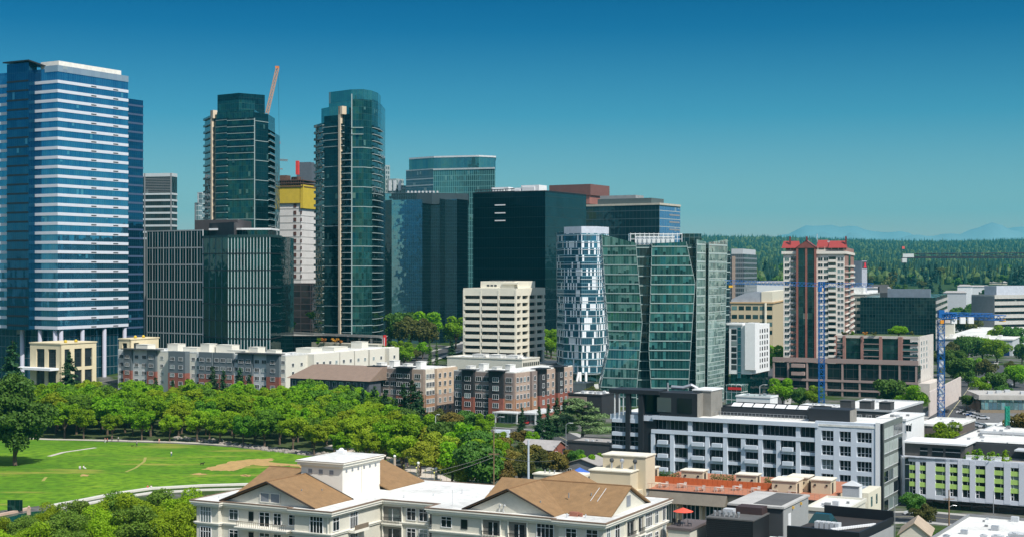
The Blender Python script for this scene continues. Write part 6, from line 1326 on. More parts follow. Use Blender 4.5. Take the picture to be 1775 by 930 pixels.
mb = MB(); mb.box(xl2 + 1.6, xl2 + 3.2, -5, -3.6, B.h - 1, B.h - .1); B.part('rooftop_unit', mb, PALEG)
mb = MB(); mb.box(-4.4, -3.0, -.6, -.02, B.h - 4, B.h - 3); B.part('air_conditioner', mb, WHITE)
mb = MB(); mb.box(-2.1, 1.5, -7, -1, -1, B.h - 5.2); mb.box(-.2, 1.2, -3, -1.5, B.h - 5.2, B.h - 4.2); B.part('lower_block', mb, GREY)
mb = MB(); mb.box(-1.4, -.3, -2.6, -1.8, B.h - 5.2, B.h - 4.3); B.part('air_conditioner', mb, WHITE)
# terrace with red umbrella
B = Bld('terrace_building', 'small terrace with a red umbrella, beside the right end of the gabled building', 'building', 1196, 222, 1158, 1228, 915, -27)
mb = MB(); mb.box(-B.wl, 0, 0, B.wr, -1, B.h - .4); B.part('wall', mb, fcream); mb = MB(); mb.box(-B.wl - .2, .2, -.2, B.wr, B.h - .4, B.h); B.part('parapet', mb, mat('grey_brown_cap', (.12, .1, .1), .7))
u_ = thing('umbrella', 'open red patio umbrella on the small terrace', 'umbrella', local(B, -2.2, 3.0, B.h)); 
mb = MB(); n = 8; z0, z1 = 2.0, 2.6
for i in range(n): a, b_ = 2 * math.pi * i / n, 2 * math.pi * (i + 1) / n; mb.face([(1.6 * math.cos(a), 1.6 * math.sin(a), z0), (1.6 * math.cos(b_), 1.6 * math.sin(b_), z0), (0, 0, z1)]); mb.face([(0, 0, z1 - .05), (1.6 * math.cos(b_), 1.6 * math.sin(b_), z0 - .03), (1.6 * math.cos(a), 1.6 * math.sin(a), z0 - .03)])
mb.build('fabric', mat('red_fabric', (.7, .1, .06), .7), u_); mb = MB(); mb.cyl(0, 0, 0, z1, .04, n=6); mb.build('pole', METAL, u_)
for j in range(3):
    c = thing('patio_chair', ['dark patio chair left of the red umbrella', 'dark patio chair in front of the red umbrella', 'dark patio chair right of the red umbrella'][j], 'chair', local(B, -3.4 + j * 1.3, 2.0 + (j % 2) * -.6, B.h), A27 + j, 'dark chairs on the small terrace')
    mbk = MB(); mbk.box(-.28, .28, -.28, .28, .38, .44); mbk.build('seat', BLACK, c); mbk = MB(); mbk.box(-.28, .28, .22, .28, .44, .95); mbk.build('backrest', BLACK, c)
    for a in (-.24, .24):
        for b_ in (-.24, .24): mbk = MB(); mbk.box(a - .03, a + .03, b_ - .03, b_ + .03, 0, .38); mbk.build('leg', BLACK, c)
# dark charcoal wedge roofs at the bottom
B = Bld('apartment_building', 'charcoal building with a black parapet and white ribbed roof duct, at the bottom edge', 'building', 1488, 205, 1372, 1545, 921, -32)
mb = MB(); mb.box(-B.wl, 0, 0, B.wr, -1, B.h - .7); B.part('wall', mb, GREY); mb = MB(); mb.box(-B.wl - .5, .3, -.5, 0, B.h - 1.8, B.h); mb.box(0, .3, 0, B.wr, B.h - 1.0, B.h); mb.box(-B.wl - .5, .3, B.wr, B.wr + .3, B.h - 1.0, B.h + .9); B.part('parapet', mb, BLACK)
mb = MB(); mb.box(-B.wl, 0, 0, B.wr, B.h - .7, B.h - .6); B.part('roof', mb, mat('charcoal_roof', (.03, .027, .027), .8, var=.2))
mb = MB(); mb.box(.3, .36, -.4, B.wr, -1, B.h - 1.2); B.part('side_wall', mb, gp_)
for i in range(18): mb = MB(); mb.cyl(-4.5 + i * .22, 2 + i * .42, B.h - .5, B.h - .2, .28, n=8); B.part('roof_vent', mb, WHITE)
for i in range(5): mb = MB(); mb.box(-7.6 + i * .75, -7 + i * .75, 3.2, 4.4, B.h - .6, B.h + .35); B.part('air_conditioner', mb, PALEG)
mb = MB(); mb.hexa([(-10, 7, B.h - .6), (-6.5, 7, B.h - .6), (-6.5, 10, B.h - .6), (-10, 10, B.h - .6), (-9.4, 8, B.h + .7), (-7.1, 8, B.h + .7), (-7.1, 9, B.h + .7), (-9.4, 9, B.h + .7)]); B.part('skylight', mb, PANET)
B = Bld('stair_tower', 'pale grey stair tower in front of the right end of the long white block', 'building', 1489, 268, 1460, 1516, 842, -27)
mb = MB(); mb.box(-B.wl, 0, 0, 2.0, -1, B.h); B.part('wall', mb, mat('blue_grey_render', (.4, .43, .47), .75)); mb = MB(); mb.box(0, .1, 0, 2.0, -1, B.h - .1); B.part('side_wall', mb, WHITE)
mb = MB(); mb.face([(-B.wl - .2, -.2, B.h), (.2, -.2, B.h), (-B.wl / 2, 1, B.h + .9)]); mb.face([(.2, -.2, B.h), (.2, 2.2, B.h), (-B.wl / 2, 1, B.h + .9)]); mb.face([(.2, 2.2, B.h), (-B.wl - .2, 2.2, B.h), (-B.wl / 2, 1, B.h + .9)]); mb.face([(-B.wl - .2, 2.2, B.h), (-B.wl - .2, -.2, B.h), (-B.wl / 2, 1, B.h + .9)]); B.part('roof', mb, PALEG)
mb = MB(); mb.box(-1, 1.2, 2.2, B.wr, -1, B.z(856)); wg = B.part('cream_wing', mb, CREAM)
for i in range(2): mb = MB(); mb.box(1.2, 1.25, 4 + i * 4, 5.2 + i * 4, B.h - 4.2, B.h - 2.4); mb.build('window', PANET, wg)
B = flat('terrace_building', 'cream roofed terrace block with glass sided balconies, just left of the pale stair tower', 'building', 1466, 245, 1398, 1500, 885, LCREAM, ang=-27)
# bottom-right white roof with plant
B = flat('shop', 'white roof crowded with grey air conditioning units, in the bottom right corner', 'building', 1752, 203, 1610, 1810, 950, GREY, ang=-30)
for i, (x_, y_, w_, h_) in enumerate(((-3.5, 4, 1.6, .9), (-1.5, 3, 1.2, .7), (.3, 5, 1.8, 1.2), (2.4, 7, 1.4, .8), (-2, 8, 2.2, .7), (4, 4, 1.2, .6), (-5.5, 6, 1, .5), (-10, 3, .9, .5), (1.2, 9, 2, 1))):
    mb = MB(); mb.box(x_, x_ + w_, y_, y_ + w_ * .8, B.h, B.h + h_); mb.cyl(x_ + w_ / 2, y_ + w_ * .4, B.h + h_, B.h + h_ + .12, w_ * .3); B.part('air_conditioner', mb, METAL if i % 2 else PALEG)
mb = MB(); mb.box(0.2, 9, 4, 9, B.h - 1, B.h - .1); B.part('roof_extension', mb, ROOFW)
# small gabled houses
def house(lab, px, Y, w, d, zw, hr, rz, wall, roof):
    X0 = wx(px, Y); r_ = thing('house', lab, 'house', (X0, Y, 0), R(rz)); mb = MB(); mb.box(-w / 2, w / 2, -d / 2, d / 2, -1, zw)
    for s_ in (-1, 1): mb.face([(-w / 2, s_ * (d / 2 - .02), zw), (w / 2, s_ * (d / 2 - .02), zw), (0, s_ * (d / 2 - .02), zw + hr)][::-s_ if s_ < 0 else -1])
    mb.build('wall', wall, r_); mb = MB()
    for s_ in (-1, 1): P = [(s_ * (w / 2 + .5), -d / 2 - .4, zw - .3), (0, -d / 2 - .4, zw + hr), (0, d / 2 + .4, zw + hr), (s_ * (w / 2 + .5), d / 2 + .4, zw - .3)]; Q = [(p[0], p[1], p[2] + .18) for p in P]; mb.hexa(P + Q if s_ < 0 else [P[3], P[2], P[1], P[0], Q[3], Q[2], Q[1], Q[0]])
    mb.build('roof', roof, r_)
    for i in range(2): mb = MB(); window_mb(mb, Fr(0, 0, 0), 0, 0, 1.2, 1.2, 'plain'); mb.build('window', [WHITE, PANE], r_, (-w / 4 - .6 + i * w / 2, -d / 2 - .01, zw - 2))
    return r_
shg = mat('grey_shingle', (.32, .3, .28), .9, var=.15, scale=1)
house('little cream house with a tan gable roof below the lime panelled block', 1588, 292, 5.5, 9, 3.6, 2.2, -20, LCREAM, mat('tan_shingle', (.4, .32, .24), .9))
house('brick house with a pale grey roof beside the layered cedar tree', 942, 440, 10, 11, 2.6, 2.0, 62, BRICK, mat('pale_shingle', (.5, .47, .44), .9))
B = flat('shop', 'dark low building with a pale grey roof below the layered cedar tree', 'building', 1058, 430, 985, 1085, 768, mat('charcoal_siding', (.06, .062, .065), .8), roof=shg)
house('grey roofed house half hidden by trees, in front of the black framed block', 1020, 395, 14, 9, 3.2, 2.0, -28, GREY, shg)
house('pale roofed hut behind the white roof of the gabled building', 925, 300, 6, 5, 4.6, 1.0, -28, LCREAM, mat('pale_shingle', (.35, .33, .32), .9))
struct(ribbon('ramp', [(700, 738), (740, 735), (768, 748), (790, 746)], 3, .4, mat('pale_concrete', (.6, .57, .5), .8), h=.7))

# ---------------------------------------------------------------- tower cranes
bluem = mat('crane_blue', (.008, .11, .36), .45, var=.05); Yk = 560
r_ = thing('tower_crane', 'tall blue lattice tower crane with its long jib across the red roofed tower', 'crane', (wx(1424, Yk), Yk, 0))
zj = wz(493, Yk); X_ = lambda p, Y=Yk: wx(p, Y) - r_.location.x
mb = MB(); lattice(mb, (0, 0, 0), (0, 0, zj - 1.2), 2.0, .12, 22); mb.build('mast', bluem, r_)
mb = MB(); mb.box(-1.6, 1.6, -1.6, 1.6, -.5, 1.2); mb.build('base', CONC, r_)
mb = MB(); lattice(mb, (-1, 0, zj), (X_(1258, 540), -20, wz(488, 540)), 1.3, .07, 24); mb.build('jib', bluem, r_)
mb = MB(); lattice(mb, (1, 0, zj), (X_(1512, 572), 12, wz(494, 572)), 1.4, .08, 12); mb.build('counter_jib', bluem, r_)
mb = MB(); lattice(mb, (0, 0, zj - 1.4), (0, 0, zj + 1.2), 1.8, .18, 2); mb.box(-1.6, -.2, -1.8, -.4, zj - 2.6, zj - .8); mb.build('cab', bluem, r_)
mb = MB(); mb.cyl(0, -1.2, zj - 2.4, zj - 1.2, .5); mb.build('slew_motor', mat('cream_motor', (.7, .5, .3), .5), r_)
mb = MB(); mb.box(X_(1505, 571), X_(1536, 575), 11, 13.5, wz(494, 572) - .5, wz(494, 572) + .3); mb.box(X_(1520, 575), X_(1534, 575), 11, 13.5, wz(494, 572) - 2.8, wz(494, 572) - .5); mb.build('counterweight', mat('dark_counterweight', (.1, .11, .12), .7), r_)
mb = MB(); mb.box(X_(1266, 541) - .6, X_(1266, 541) + .8, -19.6, -18.4, wz(490, 541) - 1.6, wz(490, 541) - .9); mb.build('trolley', mat('yellow_trolley', (.8, .45, .03), .5), r_)
Yk = 520
r_ = thing('tower_crane', 'shorter blue tower crane with white counterweights, in front of the dark gridded office at right', 'crane', (wx(1631, Yk), Yk, 0)); zj = wz(548, Yk)
mb = MB(); lattice(mb, (0, 0, 0), (0, 0, zj - 1), 2.0, .14, 16); mb.build('mast', bluem, r_); mb = MB()
for i in range(7): mb.box(-.8, .7, -.8, .7, 1 + i * 5.0, 3.6 + i * 5.0)
mb.build('white_platform', mat('white_platform', (.5, .53, .55), .6, var=.2), r_)
mb = MB(); lattice(mb, (0, 0, zj), (X_(1690), 6, wz(551, Yk)), 1.7, .16, 10); lattice(mb, (0, 0, zj + .9), (X_(1665), 3, zj + .4), 1.2, .12, 8); mb.build('jib', bluem, r_)
mb = MB(); lattice(mb, (0, 0, zj), (X_(1601), -2, wz(546, Yk)), 1.7, .18, 6); mb.box(-1, 1, -1, 1, zj - .4, zj + 2.3); mb.build('counter_jib', bluem, r_)
for p in (1597, 1611, 1624): mb = MB(); mb.box(X_(p) - 1, X_(p) + .9, -2, -.4, zj - 2.4, zj - .2); mb.build('counterweight', WHITE, r_)
mb = MB(); mb.box(X_(1681), X_(1690), 5, 6.4, zj - 1.9, zj - 1.2); mb.build('trolley', mat('yellow_trolley', (.8, .45, .03), .5), r_)
mb = MB(); mb.box(-.6, .6, -1.6, -.6, zj - 2.4, zj - 1.2); mb.build('slew_ring', mat('orange_ring', (.7, .28, .02), .5), r_)
Yk = 700
r_ = thing('tower_crane', 'dark crane jib with a small red flag, high at the right edge', 'crane', (wx(1830, Yk), Yk, 0)); zj = wz(446, Yk)
mb = MB(); lattice(mb, (0, 0, 0), (0, 0, zj), 2, .2, 20); mb.build('mast', BLACK, r_)
mb = MB(); mb.box(X_(1732), 0, -1, 1, zj - .4, zj); lattice(mb, (X_(1760), 0, zj + 1), (0, 0, zj + 1.4), 1.6, .16, 8); mb.build('counter_jib', mat('crane_black', (.02, .03, .05), .5), r_)
mb = MB(); mb.box(X_(1733), X_(1757), -1.1, -1.02, zj, zj + 1.7); mb.box(X_(1732), X_(1742), -1, 1, zj - 2.4, zj - .4); mb.build('counterweight', mat('pale_counterweight', (.5, .55, .56), .6), r_)
mb = MB(); mb.cyl(X_(1732.5), 0, zj, zj + 5.2, .06, n=4); mb.box(X_(1732.5), X_(1732.5) + 1.3, -.03, .03, zj + 4.0, zj + 5.2, 1); mb.build('flag', [BLACK, mat('flag_red', (.6, .12, .1), .7)], r_)
# ---------------------------------------------------------------- poles, lamps, screen, cars, truck
def pole(name, lab, cat, px, Y, ytop, r, m_, arm=None, group=None, z0=0.0):
    p = thing(name, lab, cat, (wx(px, Y), Y, z0), 0, group); h_ = wz(ytop, Y) - z0
    mb = MB(); mb.cyl(0, 0, -.3, h_, r, r * .7, n=8); mb.build('pole', m_, p)
    if arm: mb = MB(); mb.tube([(0, 0, h_ - .1), (arm * .5, 0, h_ + .5), (arm, 0, h_ + .5)], r * .5, 6); a_ = mb.build('arm', m_, p); mb = MB(); mb.box(arm - .5, arm + .5, -.2, .2, h_ + .38, h_ + .52); mb.build('lamp_head', PALEG, p)
    return p
pole('lamp_post', 'thick white lamp post rising from the trees behind the gabled building', 'lamp post', 916, 330, 762, .3, mat('blue_white_post', (.5, .56, .62), .5), None)
p = pole('utility_pole', 'thin pale utility pole with wires, left of the thick white lamp post', 'utility pole', 856, 330, 745, .16, WOOD)
mb = MB(); mb.box(-1.2, 1.2, -.08, .08, 14, 14.2); mb.build('crossarm', WOOD, p)
pole('street_lamp', 'street lamp with a curved arm in front of the centre brown apartments', 'street lamp', 858, 470, 724, .12, METAL, 2.6)
pole('street_lamp', 'curved street lamp in front of the layered cedar tree', 'street lamp', 981, 430, 735, .12, METAL, 1.6)
pole('street_lamp', 'tall curved street lamp beside the street by the hotel', 'street lamp', 1317, 560, 668, .16, PALEG, 2.4)
p = pole('utility_pole', 'brown wooden utility pole in front of the lime panelled block', 'utility pole', 1645, 300, 848, .18, WOOD)
mb = MB(); mb.box(-1.1, 1.1, -.08, .08, 8.6, 8.75); mb.build('crossarm', WOOD, p); mb = MB(); mb.tube([(0, 0, 7), (.8, 0, 7.4), (1.6, 0, 7.3)], .06, 5); mb.build('lamp_arm', METAL, p)
pole('utility_pole', 'slim pale pole by the grey rooftop units in the bottom right corner', 'utility pole', 1722, 240, 850, .08, METAL)
pole('lamp_post', 'slim lamp post between the long white block and its dark neighbour', 'lamp post', 1551, 300, 862, .1, METAL)
pole('lamp_post', 'lamp post with twin bright heads, behind the dark conifers', 'lamp post', 755, 440, 720, .14, PALEG, .8)
p = thing('crane_mast', 'short green striped lattice post above the white hut', 'mast', (wx(1746, 420), 420, 0)); mb = MB(); lattice(mb, (0, 0, 0), (0, 0, wz(703, 420)), .9, .16, 14); mb.box(-.35, .35, -.35, .35, 3, wz(706, 420)); mb.build('mast', mat('mast_green', (.02, .3, .2), .5), p)
for i, (a, za, b_, zb_) in enumerate((((wx(856, 330), 330), 14.1, (wx(690, 330), 330), 9), ((wx(856, 330), 330), 13.4, (wx(660, 320), 320), 8), ((wx(856, 330), 330), 14, (wx(960, 300), 300), 16.5))):
    mb = MB(); P = [(lerp(a[0], b_[0], t / 8), lerp(a[1], b_[1], t / 8), lerp(za, zb_, t / 8) - 3 * (t / 8) * (1 - t / 8)) for t in range(9)]; mb.tube(P, .03, 4)
    tag(mb.build('power_line', mat('pale_cable', (.3, .3, .28), .6)), ['upper overhead wire running left from the thin utility pole', 'lower overhead wire running left from the thin utility pole', 'overhead wire running right from the thin utility pole'][i], 'wire')
# dark notice screen by the pond
p = thing('display_screen', 'dark green glass panel standing at the near left corner of the lawn', 'screen', (wx(26, 336), 336, 0)); mb = MB(); mb.box(-1.7, 1.7, -.15, .15, .4, 2.9); mb.build('panel', curtain('screen_glass', (.01, .06, .05), (.02, .09, .08), (.03, .05, .05), 1.1, 3, .06, .1), p); mb = MB(); mb.box(-1.7, -1.5, -.1, .1, 0, .4); mb.box(1.5, 1.7, -.1, .1, 0, .4); mb.build('foot', DGREY, p)
p = thing('pillar', 'small pinkish stone pillar right of the dark glass panel', 'pillar', (wx(50, 333), 333, 0)); mb = MB(); mb.box(-.35, .35, -.35, .35, 0, 1.5); mb.sphere((0, 0, 1.75), .3); mb.build('shaft', mat('pinkish_stone', (.5, .36, .28), .85), p)
# cars
PAINT = paint('car_paint'); rub = mat('tyre_rubber', (.015, .015, .015), .8, var=.05); carg = mat('car_glass', (.01, .015, .02), .08, var=0, spec=.8)
mb = MB(); pr = [(-2.2, .35), (-2.2, .85), (-1.4, .95), (1.2, .98), (2.1, .9), (2.2, .75), (2.2, .35)]
def extr(pr, w, mi=0, inset=None):
    m_ = MB(); n = len(pr); m_.v = [(x_, -w, z_) for x_, z_ in pr] + [(x_, w, z_) for x_, z_ in pr]
    for i in range(n): j = (i + 1) % n; m_.f.append((i, j, n + j, n + i)); m_.m.append(mi)
    m_.f += [tuple(range(n - 1, -1, -1)), tuple(range(n, 2 * n))]; m_.m += [mi, mi]; return m_
body_me = extr(pr, .88).mesh('body', PAINT); cab = extr([(-1.45, .95), (-1.0, 1.38), (.55, 1.4), (1.25, .97)], .76); cab_me = cab.mesh('cabin', carg)
rf = MB(); rf.box(-.98, .53, -.72, .72, 1.38, 1.44); roof_me = rf.mesh('roof', PAINT)
wh = MB(); wh.tube([(0, -.12, 0), (0, .12, 0)], .33, 12); wheel_me = wh.mesh('wheel', rub)
hl = MB(); hl.box(-.04, .04, -.2, .2, -.08, .08); hl_me = hl.mesh('headlight', WHITE)
def car(X0, Y0, rz, c, lab, group='cars'):
    t = thing('parked_car', lab, 'car', (X0, Y0, gz(X0, Y0) + .03), rz, group)
    o = obj('body', body_me, t); o.color = (*c, 1); obj('cabin', cab_me, t); o = obj('roof', roof_me, t); o.color = (*c, 1)
    for a in (-1.35, 1.4):
        for b_ in (-.8, .8): obj('wheel', wheel_me, t, (a, b_, .33))
    for b_ in (-.6, .6): obj('headlight', hl_me, t, (2.2, b_, .7))
W_, K_, S_, Bc, Rc = (.75, .76, .78), (.02, .02, .025), (.4, .42, .45), (.03, .08, .25), (.4, .03, .03)
rc_ = random.Random(11); nm = {W_: 'white', K_: 'black', S_: 'silver', Bc: 'dark blue', Rc: 'red'}
for r0, (pa, pb, n, g, lab) in enumerate((((1692, 664), (1738, 655), 9, 'cars in the upper car park row', 'car in the back row of the car park'), ((1696, 672), (1752, 668), 10, 'cars in the middle car park row', 'car in the second row of the car park'), ((1668, 716), (1704, 726), 7, 'cars behind the white hut', 'car parked left of the white hut'), ((1670, 732), (1709, 742), 7, 'cars in front of the ribbon window office', 'car in the nearest row left of the white hut'), ((1755, 655), (1800, 660), 6, 'cars at the right edge', 'car parked by the shrubs at the right edge'))):
    a, b_ = gp(*pa), gp(*pb); seen = {}
    for i in range(n):
        c = (W_, S_, W_, K_, W_, Bc)[(i + r0) % 6]; t = i / max(1, n - 1); X0, Y0 = lerp(a[0], b_[0], t), lerp(a[1], b_[1], t)
        car(X0, Y0, R(-28 + 90 * (r0 % 2) + rc_.uniform(-4, 4)), c, f'{nm[c]} {lab}', g)
cars = [((1623, 745), R(62), Rc, 'red car parked at the foot of the second crane'), ((1640, 714), R(62), K_, 'black car waiting on the right hand street beside the pale pink wall'), ((1664, 692), R(62), K_, 'black car farther up the right hand street near the garden wall end'), ((1632, 733), R(62), W_, 'white car on the right hand street beside the second crane'),
        ((1329, 668), R(64), K_, 'black car on the shaded street beside the hotel, farther one'), ((1334, 680), R(64), S_, 'silver car on the shaded street beside the hotel, nearer one'), ((870, 766), R(20), W_, 'white car just below the box truck'), ((1010, 713), R(-10), W_, 'white car parked before the pale flat roofed shop'), ((1030, 716), R(-10), W_, 'white car at the right of the pale flat roofed shop front'),
        ((840, 757), R(15), S_, 'silver car left of the box truck on the street'), ((1585, 893), R(-25), W_, 'white car under the tree beside the lime panelled block'), ((910, 735), R(60), Rc, 'red car under the white entrance canopy'), ((806, 758), R(30), W_, 'white car between the trees left of the street')]
for p, rz, c, lab in cars: X0, Y0 = gp(*p); car(X0, Y0, rz, c, lab, None)
X0, Y0 = gp(873, 762); t = thing('box_truck', 'white box truck on the street in front of the centre brown apartments', 'truck', (X0, Y0, .05), R(-12)); mb = MB(); mb.box(-3.2, 2, -1.15, 1.15, .9, 3.3); mb.build('cargo_box', mat('truck_box', (.6, .66, .74), .5), t); mb = MB(); mb.hexa([(2.1, -1.05, .6), (3.8, -1.05, .6), (3.8, 1.05, .6), (2.1, 1.05, .6), (2.1, -1, 2.4), (3.1, -1, 2.4), (3.1, 1, 2.4), (2.1, 1, 2.4)]); mb.build('cab', WHITE, t)
mb = MB(); mb.box(-3.2, 3.7, -.9, .9, .5, .88); mb.build('chassis', BLACK, t)
for a in (-2.2, 2.9):
    for b_ in (-.95, .95): o = obj('wheel', wheel_me, t, (a, b_, .45)); o.scale = (1.35, 1.35, 1.35)
# ---------------------------------------------------------------- trees
LEAF = leafmat('leaf_bright', (.085, .24, .006), (.2, .4, .008), (.36, .54, .012), .5)
LEAFD = leafmat('leaf_deep', (.035, .11, .012), (.07, .17, .02), (.13, .25, .03), .3)
LEAFO = leafmat('leaf_olive', (.05, .075, .012), (.1, .12, .02), (.17, .16, .04), .3)
LEAFR = leafmat('leaf_rusty', (.09, .08, .015), (.17, .12, .02), (.26, .22, .04), .3)
NEED = leafmat('needle_dark', (.012, .045, .014), (.022, .075, .018), (.04, .1, .03), .15)
CEDAR = leafmat('needle_cedar', (.14, .22, .08), (.22, .32, .13), (.3, .42, .18), .25)
ORANGE = leafmat('leaf_orange', (.5, .16, .02), (.6, .25, .03), (.5, .35, .05), .3)
FARM = leafmat('needle_far', (.008, .04, .028), (.016, .06, .035), (.03, .08, .035), .1)
def leaf_quad(vs, fs, p, n, s, rr):
    t = n.cross(Vector((rr.uniform(-1, 1), rr.uniform(-1, 1), rr.uniform(-1, 1)))); 
    if t.length < 1e-3: return
    t.normalize(); b_ = n.cross(t).normalized(); a = s * rr.uniform(.6, 1.2); c = a * rr.uniform(.5, .9); k = len(vs)
    vs += [tuple(p - t * a), tuple(p + b_ * c), tuple(p + t * a), tuple(p - b_ * c)]; fs.append((k, k + 1, k + 2, k + 3))
def rdir(rr):
    z = rr.uniform(-1, 1); a = rr.uniform(0, 2 * math.pi); r = math.sqrt(1 - z * z); return Vector((r * math.cos(a), r * math.sin(a), z))
def mesh_leaves(name, vs, fs, m):
    me = bpy.data.meshes.new(name); me.from_pydata(vs, [], fs); me.materials.append(m); return me
def deciduous(seed, h, r, base, ncl, nleaf, leaf, m, flat_=.8, cr=(.26, .42)):
    """trunk mesh and crown mesh: leaf-sized faces on the shells of many clumps filling an uneven crown"""
    rr = random.Random(seed); vs, fs = [], []; cl = []
    hc = (h - base) / 2; cz = base + hc
    for i in range(ncl):
        d = rdir(rr); k = rr.uniform(.35, .8) if i > 3 else rr.uniform(0, .3)
        cl.append((Vector((d.x * r * k, d.y * r * k, cz + d.z * hc * k * .95)), r * rr.uniform(*cr)))
    for i in range(nleaf):
        c, q = cl[rr.randrange(ncl)]; d = rdir(rr)
        if d.z < -.35 and rr.random() < .6: d.z = -d.z
        rad = q * rr.uniform(.72, 1.12); p = c + Vector((d.x * rad, d.y * rad, d.z * rad * flat_))
        n = (d * .7 + rdir(rr) * .8 + Vector((0, 0, .35))).normalized(); leaf_quad(vs, fs, p, n, leaf, rr)
    zm = sorted(v[2] for v in vs)[int(len(vs) * .997)]; rm = sorted(math.hypot(v[0], v[1]) for v in vs)[int(len(vs) * .97)]; kz, kr = (h - base) / (zm - base), r / rm
    vs = [(a * kr, b_ * kr, base + (z - base) * kz) for a, b_, z in vs]; cl = [(Vector((c.x * kr, c.y * kr, base + (c.z - base) * kz)), q) for c, q in cl]
    t = MB(); t.tube([(0, 0, -.3), (rr.uniform(-.2, .2), rr.uniform(-.2, .2), base * .6), (0, 0, base + hc * .5), (0, 0, cz + hc * .4)], [r * .075, r * .06, r * .045, r * .02], 7)
    for c, q in cl[:9]:
        z0 = base * rr.uniform(.75, 1.1); t.tube([(0, 0, z0), (c.x * .45, c.y * .45, lerp(z0, c.z, .6)), tuple(c)], [r * .04, r * .028, r * .01], 5)
    return t.mesh('trunk', TRUNKM), mesh_leaves('crown', vs, fs, m)
def conifer(seed, h, r, base, nlev, nleaf, leaf, m, droop=.25, gaps=.35):
    rr = random.Random(seed); vs, fs = [], []; br = []
    for i in range(nlev):
        t = i / nlev; z = lerp(base, h * .98, t); rad = r * (1 - t) ** .8 * rr.uniform(.75, 1.1) + .15
        for j in range(max(3, int(9 * (1 - t * .6)))): br.append((z, rad * rr.uniform(.6, 1.1), rr.uniform(0, 2 * math.pi)))
    w = [b_[1] + .2 for b_ in br]; picks = rr.choices(br, w, k=nleaf)
    for z, rad, a in picks:
        k = rr.random() ** .6; x_, y_ = math.cos(a) * rad * k, math.sin(a) * rad * k; sp = rad * .2 * k + .12
        p = Vector((x_ + rr.gauss(0, sp), y_ + rr.gauss(0, sp), z - rad * droop * k + rr.gauss(0, .12 * h / nlev + .1)))
        n = (Vector((math.cos(a) * .4, math.sin(a) * .4, .8)) + rdir(rr) * .7).normalized(); leaf_quad(vs, fs, p, n, leaf, rr)
    t = MB(); t.tube([(0, 0, -.3), (0, 0, h * .5), (0, 0, h * .97)], [r * .09 + .05, r * .05 + .03, .03], 6)
    return t.mesh('trunk', TRUNKM), mesh_leaves('crown', vs, fs, m)
def plant(name, lab, cat, pr, X0, Y0, sc_=1.0, rz=0.0, group=None, z=None, mat_=None, sz=None):
    t = thing(name, lab, cat, (X0, Y0, (gz(X0, Y0) if z is None else z)), rz, group); t.scale = (sc_, sc_, sc_ * (sz or 1))
    if pr[0] is not None: obj('trunk', pr[0], t)
    obj('crown', pr[1], t); return t
rt = random.Random(21)
LEAFM = leafmat('leaf_midgreen', (.05, .15, .008), (.11, .25, .012), (.2, .36, .02), .4)
LEAFY = leafmat('leaf_yellow', (.16, .28, .008), (.3, .44, .012), (.42, .55, .02), .5)
GRV = [deciduous(100 + i, 12.5, 5.4, 3.6, 44, 7000, .33, m_, .8, (.15, .27)) for i, m_ in enumerate((LEAF, LEAF, LEAFY, LEAFM, LEAF, LEAFY, LEAF))]
# the grove between lawn and apartments
n_ = 0
def edge_y(X0):  # far lawn edge distance for a given x
    P = [gp(*q) for q in far_edge]
    for a, b_ in zip(P[:-1], P[1:]):
        if a[0] <= X0 <= b_[0]: return lerp(a[1], b_[1], (X0 - a[0]) / (b_[0] - a[0]))
    return P[0][1] if X0 < P[0][0] else None
row = 0
for k in range(11):
    X0 = -176 + (k % 2) * 4.5
    while X0 < -20:
        ye = edge_y(X0) or 380
        jit = (rt.uniform(-1.6, 1.6), rt.uniform(-1.5, 1.5)); x_, y_ = X0 + jit[0], ye + 6.5 + k * 10.2 + jit[1]
        px = CX + x_ / y_ * F
        front = k == 0
        lim = 566 if px < 640 else 505 - (px - 640) * .2
        if -30 < px < 700 and y_ < lim:
            s_ = rt.uniform(.74, 1.1) * (.86 if front else 1.0)
            plant('park_tree', 'leafy bright green park tree in the front row along the far lawn edge' if front else 'leafy bright green park tree in the dense grove behind the front row', 'tree', GRV[rt.randrange(7)], x_, y_, s_, rt.uniform(0, 6.3), 'front row of trees along the lawn' if front else 'grove of park trees behind the lawn')
        X0 += 9.0 + rt.uniform(-.6, .6)
# trees along the plaza and to the right of the grove
GR2 = [deciduous(150 + i, 11, 5.0, 2.6, 20, 6000, .36, m_) for i, m_ in enumerate((LEAF, LEAFD, LEAFO, LEAFR))]
GRL = deciduous(160, 11, 4.6, 2.8, 20, 6500, .32, leafmat('leaf_lime', (.2, .3, .01), (.34, .42, .02), (.45, .5, .05), .4))
for i, (px, py, s_) in enumerate([(640, 788, .85), (668, 796, .85), (700, 806, .85), (728, 816, .85), (756, 826, .85), (784, 838, .85), (812, 850, .9), (655, 772, .95), (690, 782, .9), (722, 792, .95), (752, 802, .9), (784, 815, .95)]):
    X0, Y0 = gp(px, py + 8); plant('plaza_tree', 'yellow green tree in the rows beside the pale plaza path', 'tree', GRL, X0, Y0, s_, i * 1.3, 'yellow green trees along the plaza')
for i, (px, py, s_, v_) in enumerate([(770, 792, 1.1, 1), (800, 800, 1.15, 0), (828, 812, 1.1, 1), (850, 830, 1.1, 0), (815, 780, .8, 0), (842, 792, .8, 1), (800, 836, 1.1, 0), (835, 850, 1.2, 1), (700, 762, 1.1, 1), (735, 775, 1.1, 0), (675, 755, 1.1, 0), (865, 812, .8, 0)]):
    X0, Y0 = gp(px, py + 12); plant('street_tree', 'mid green tree between the plaza trees and the thin utility pole', 'tree', GR2[v_], X0, Y0, s_, i * 2.1, 'mid green trees right of the plaza')
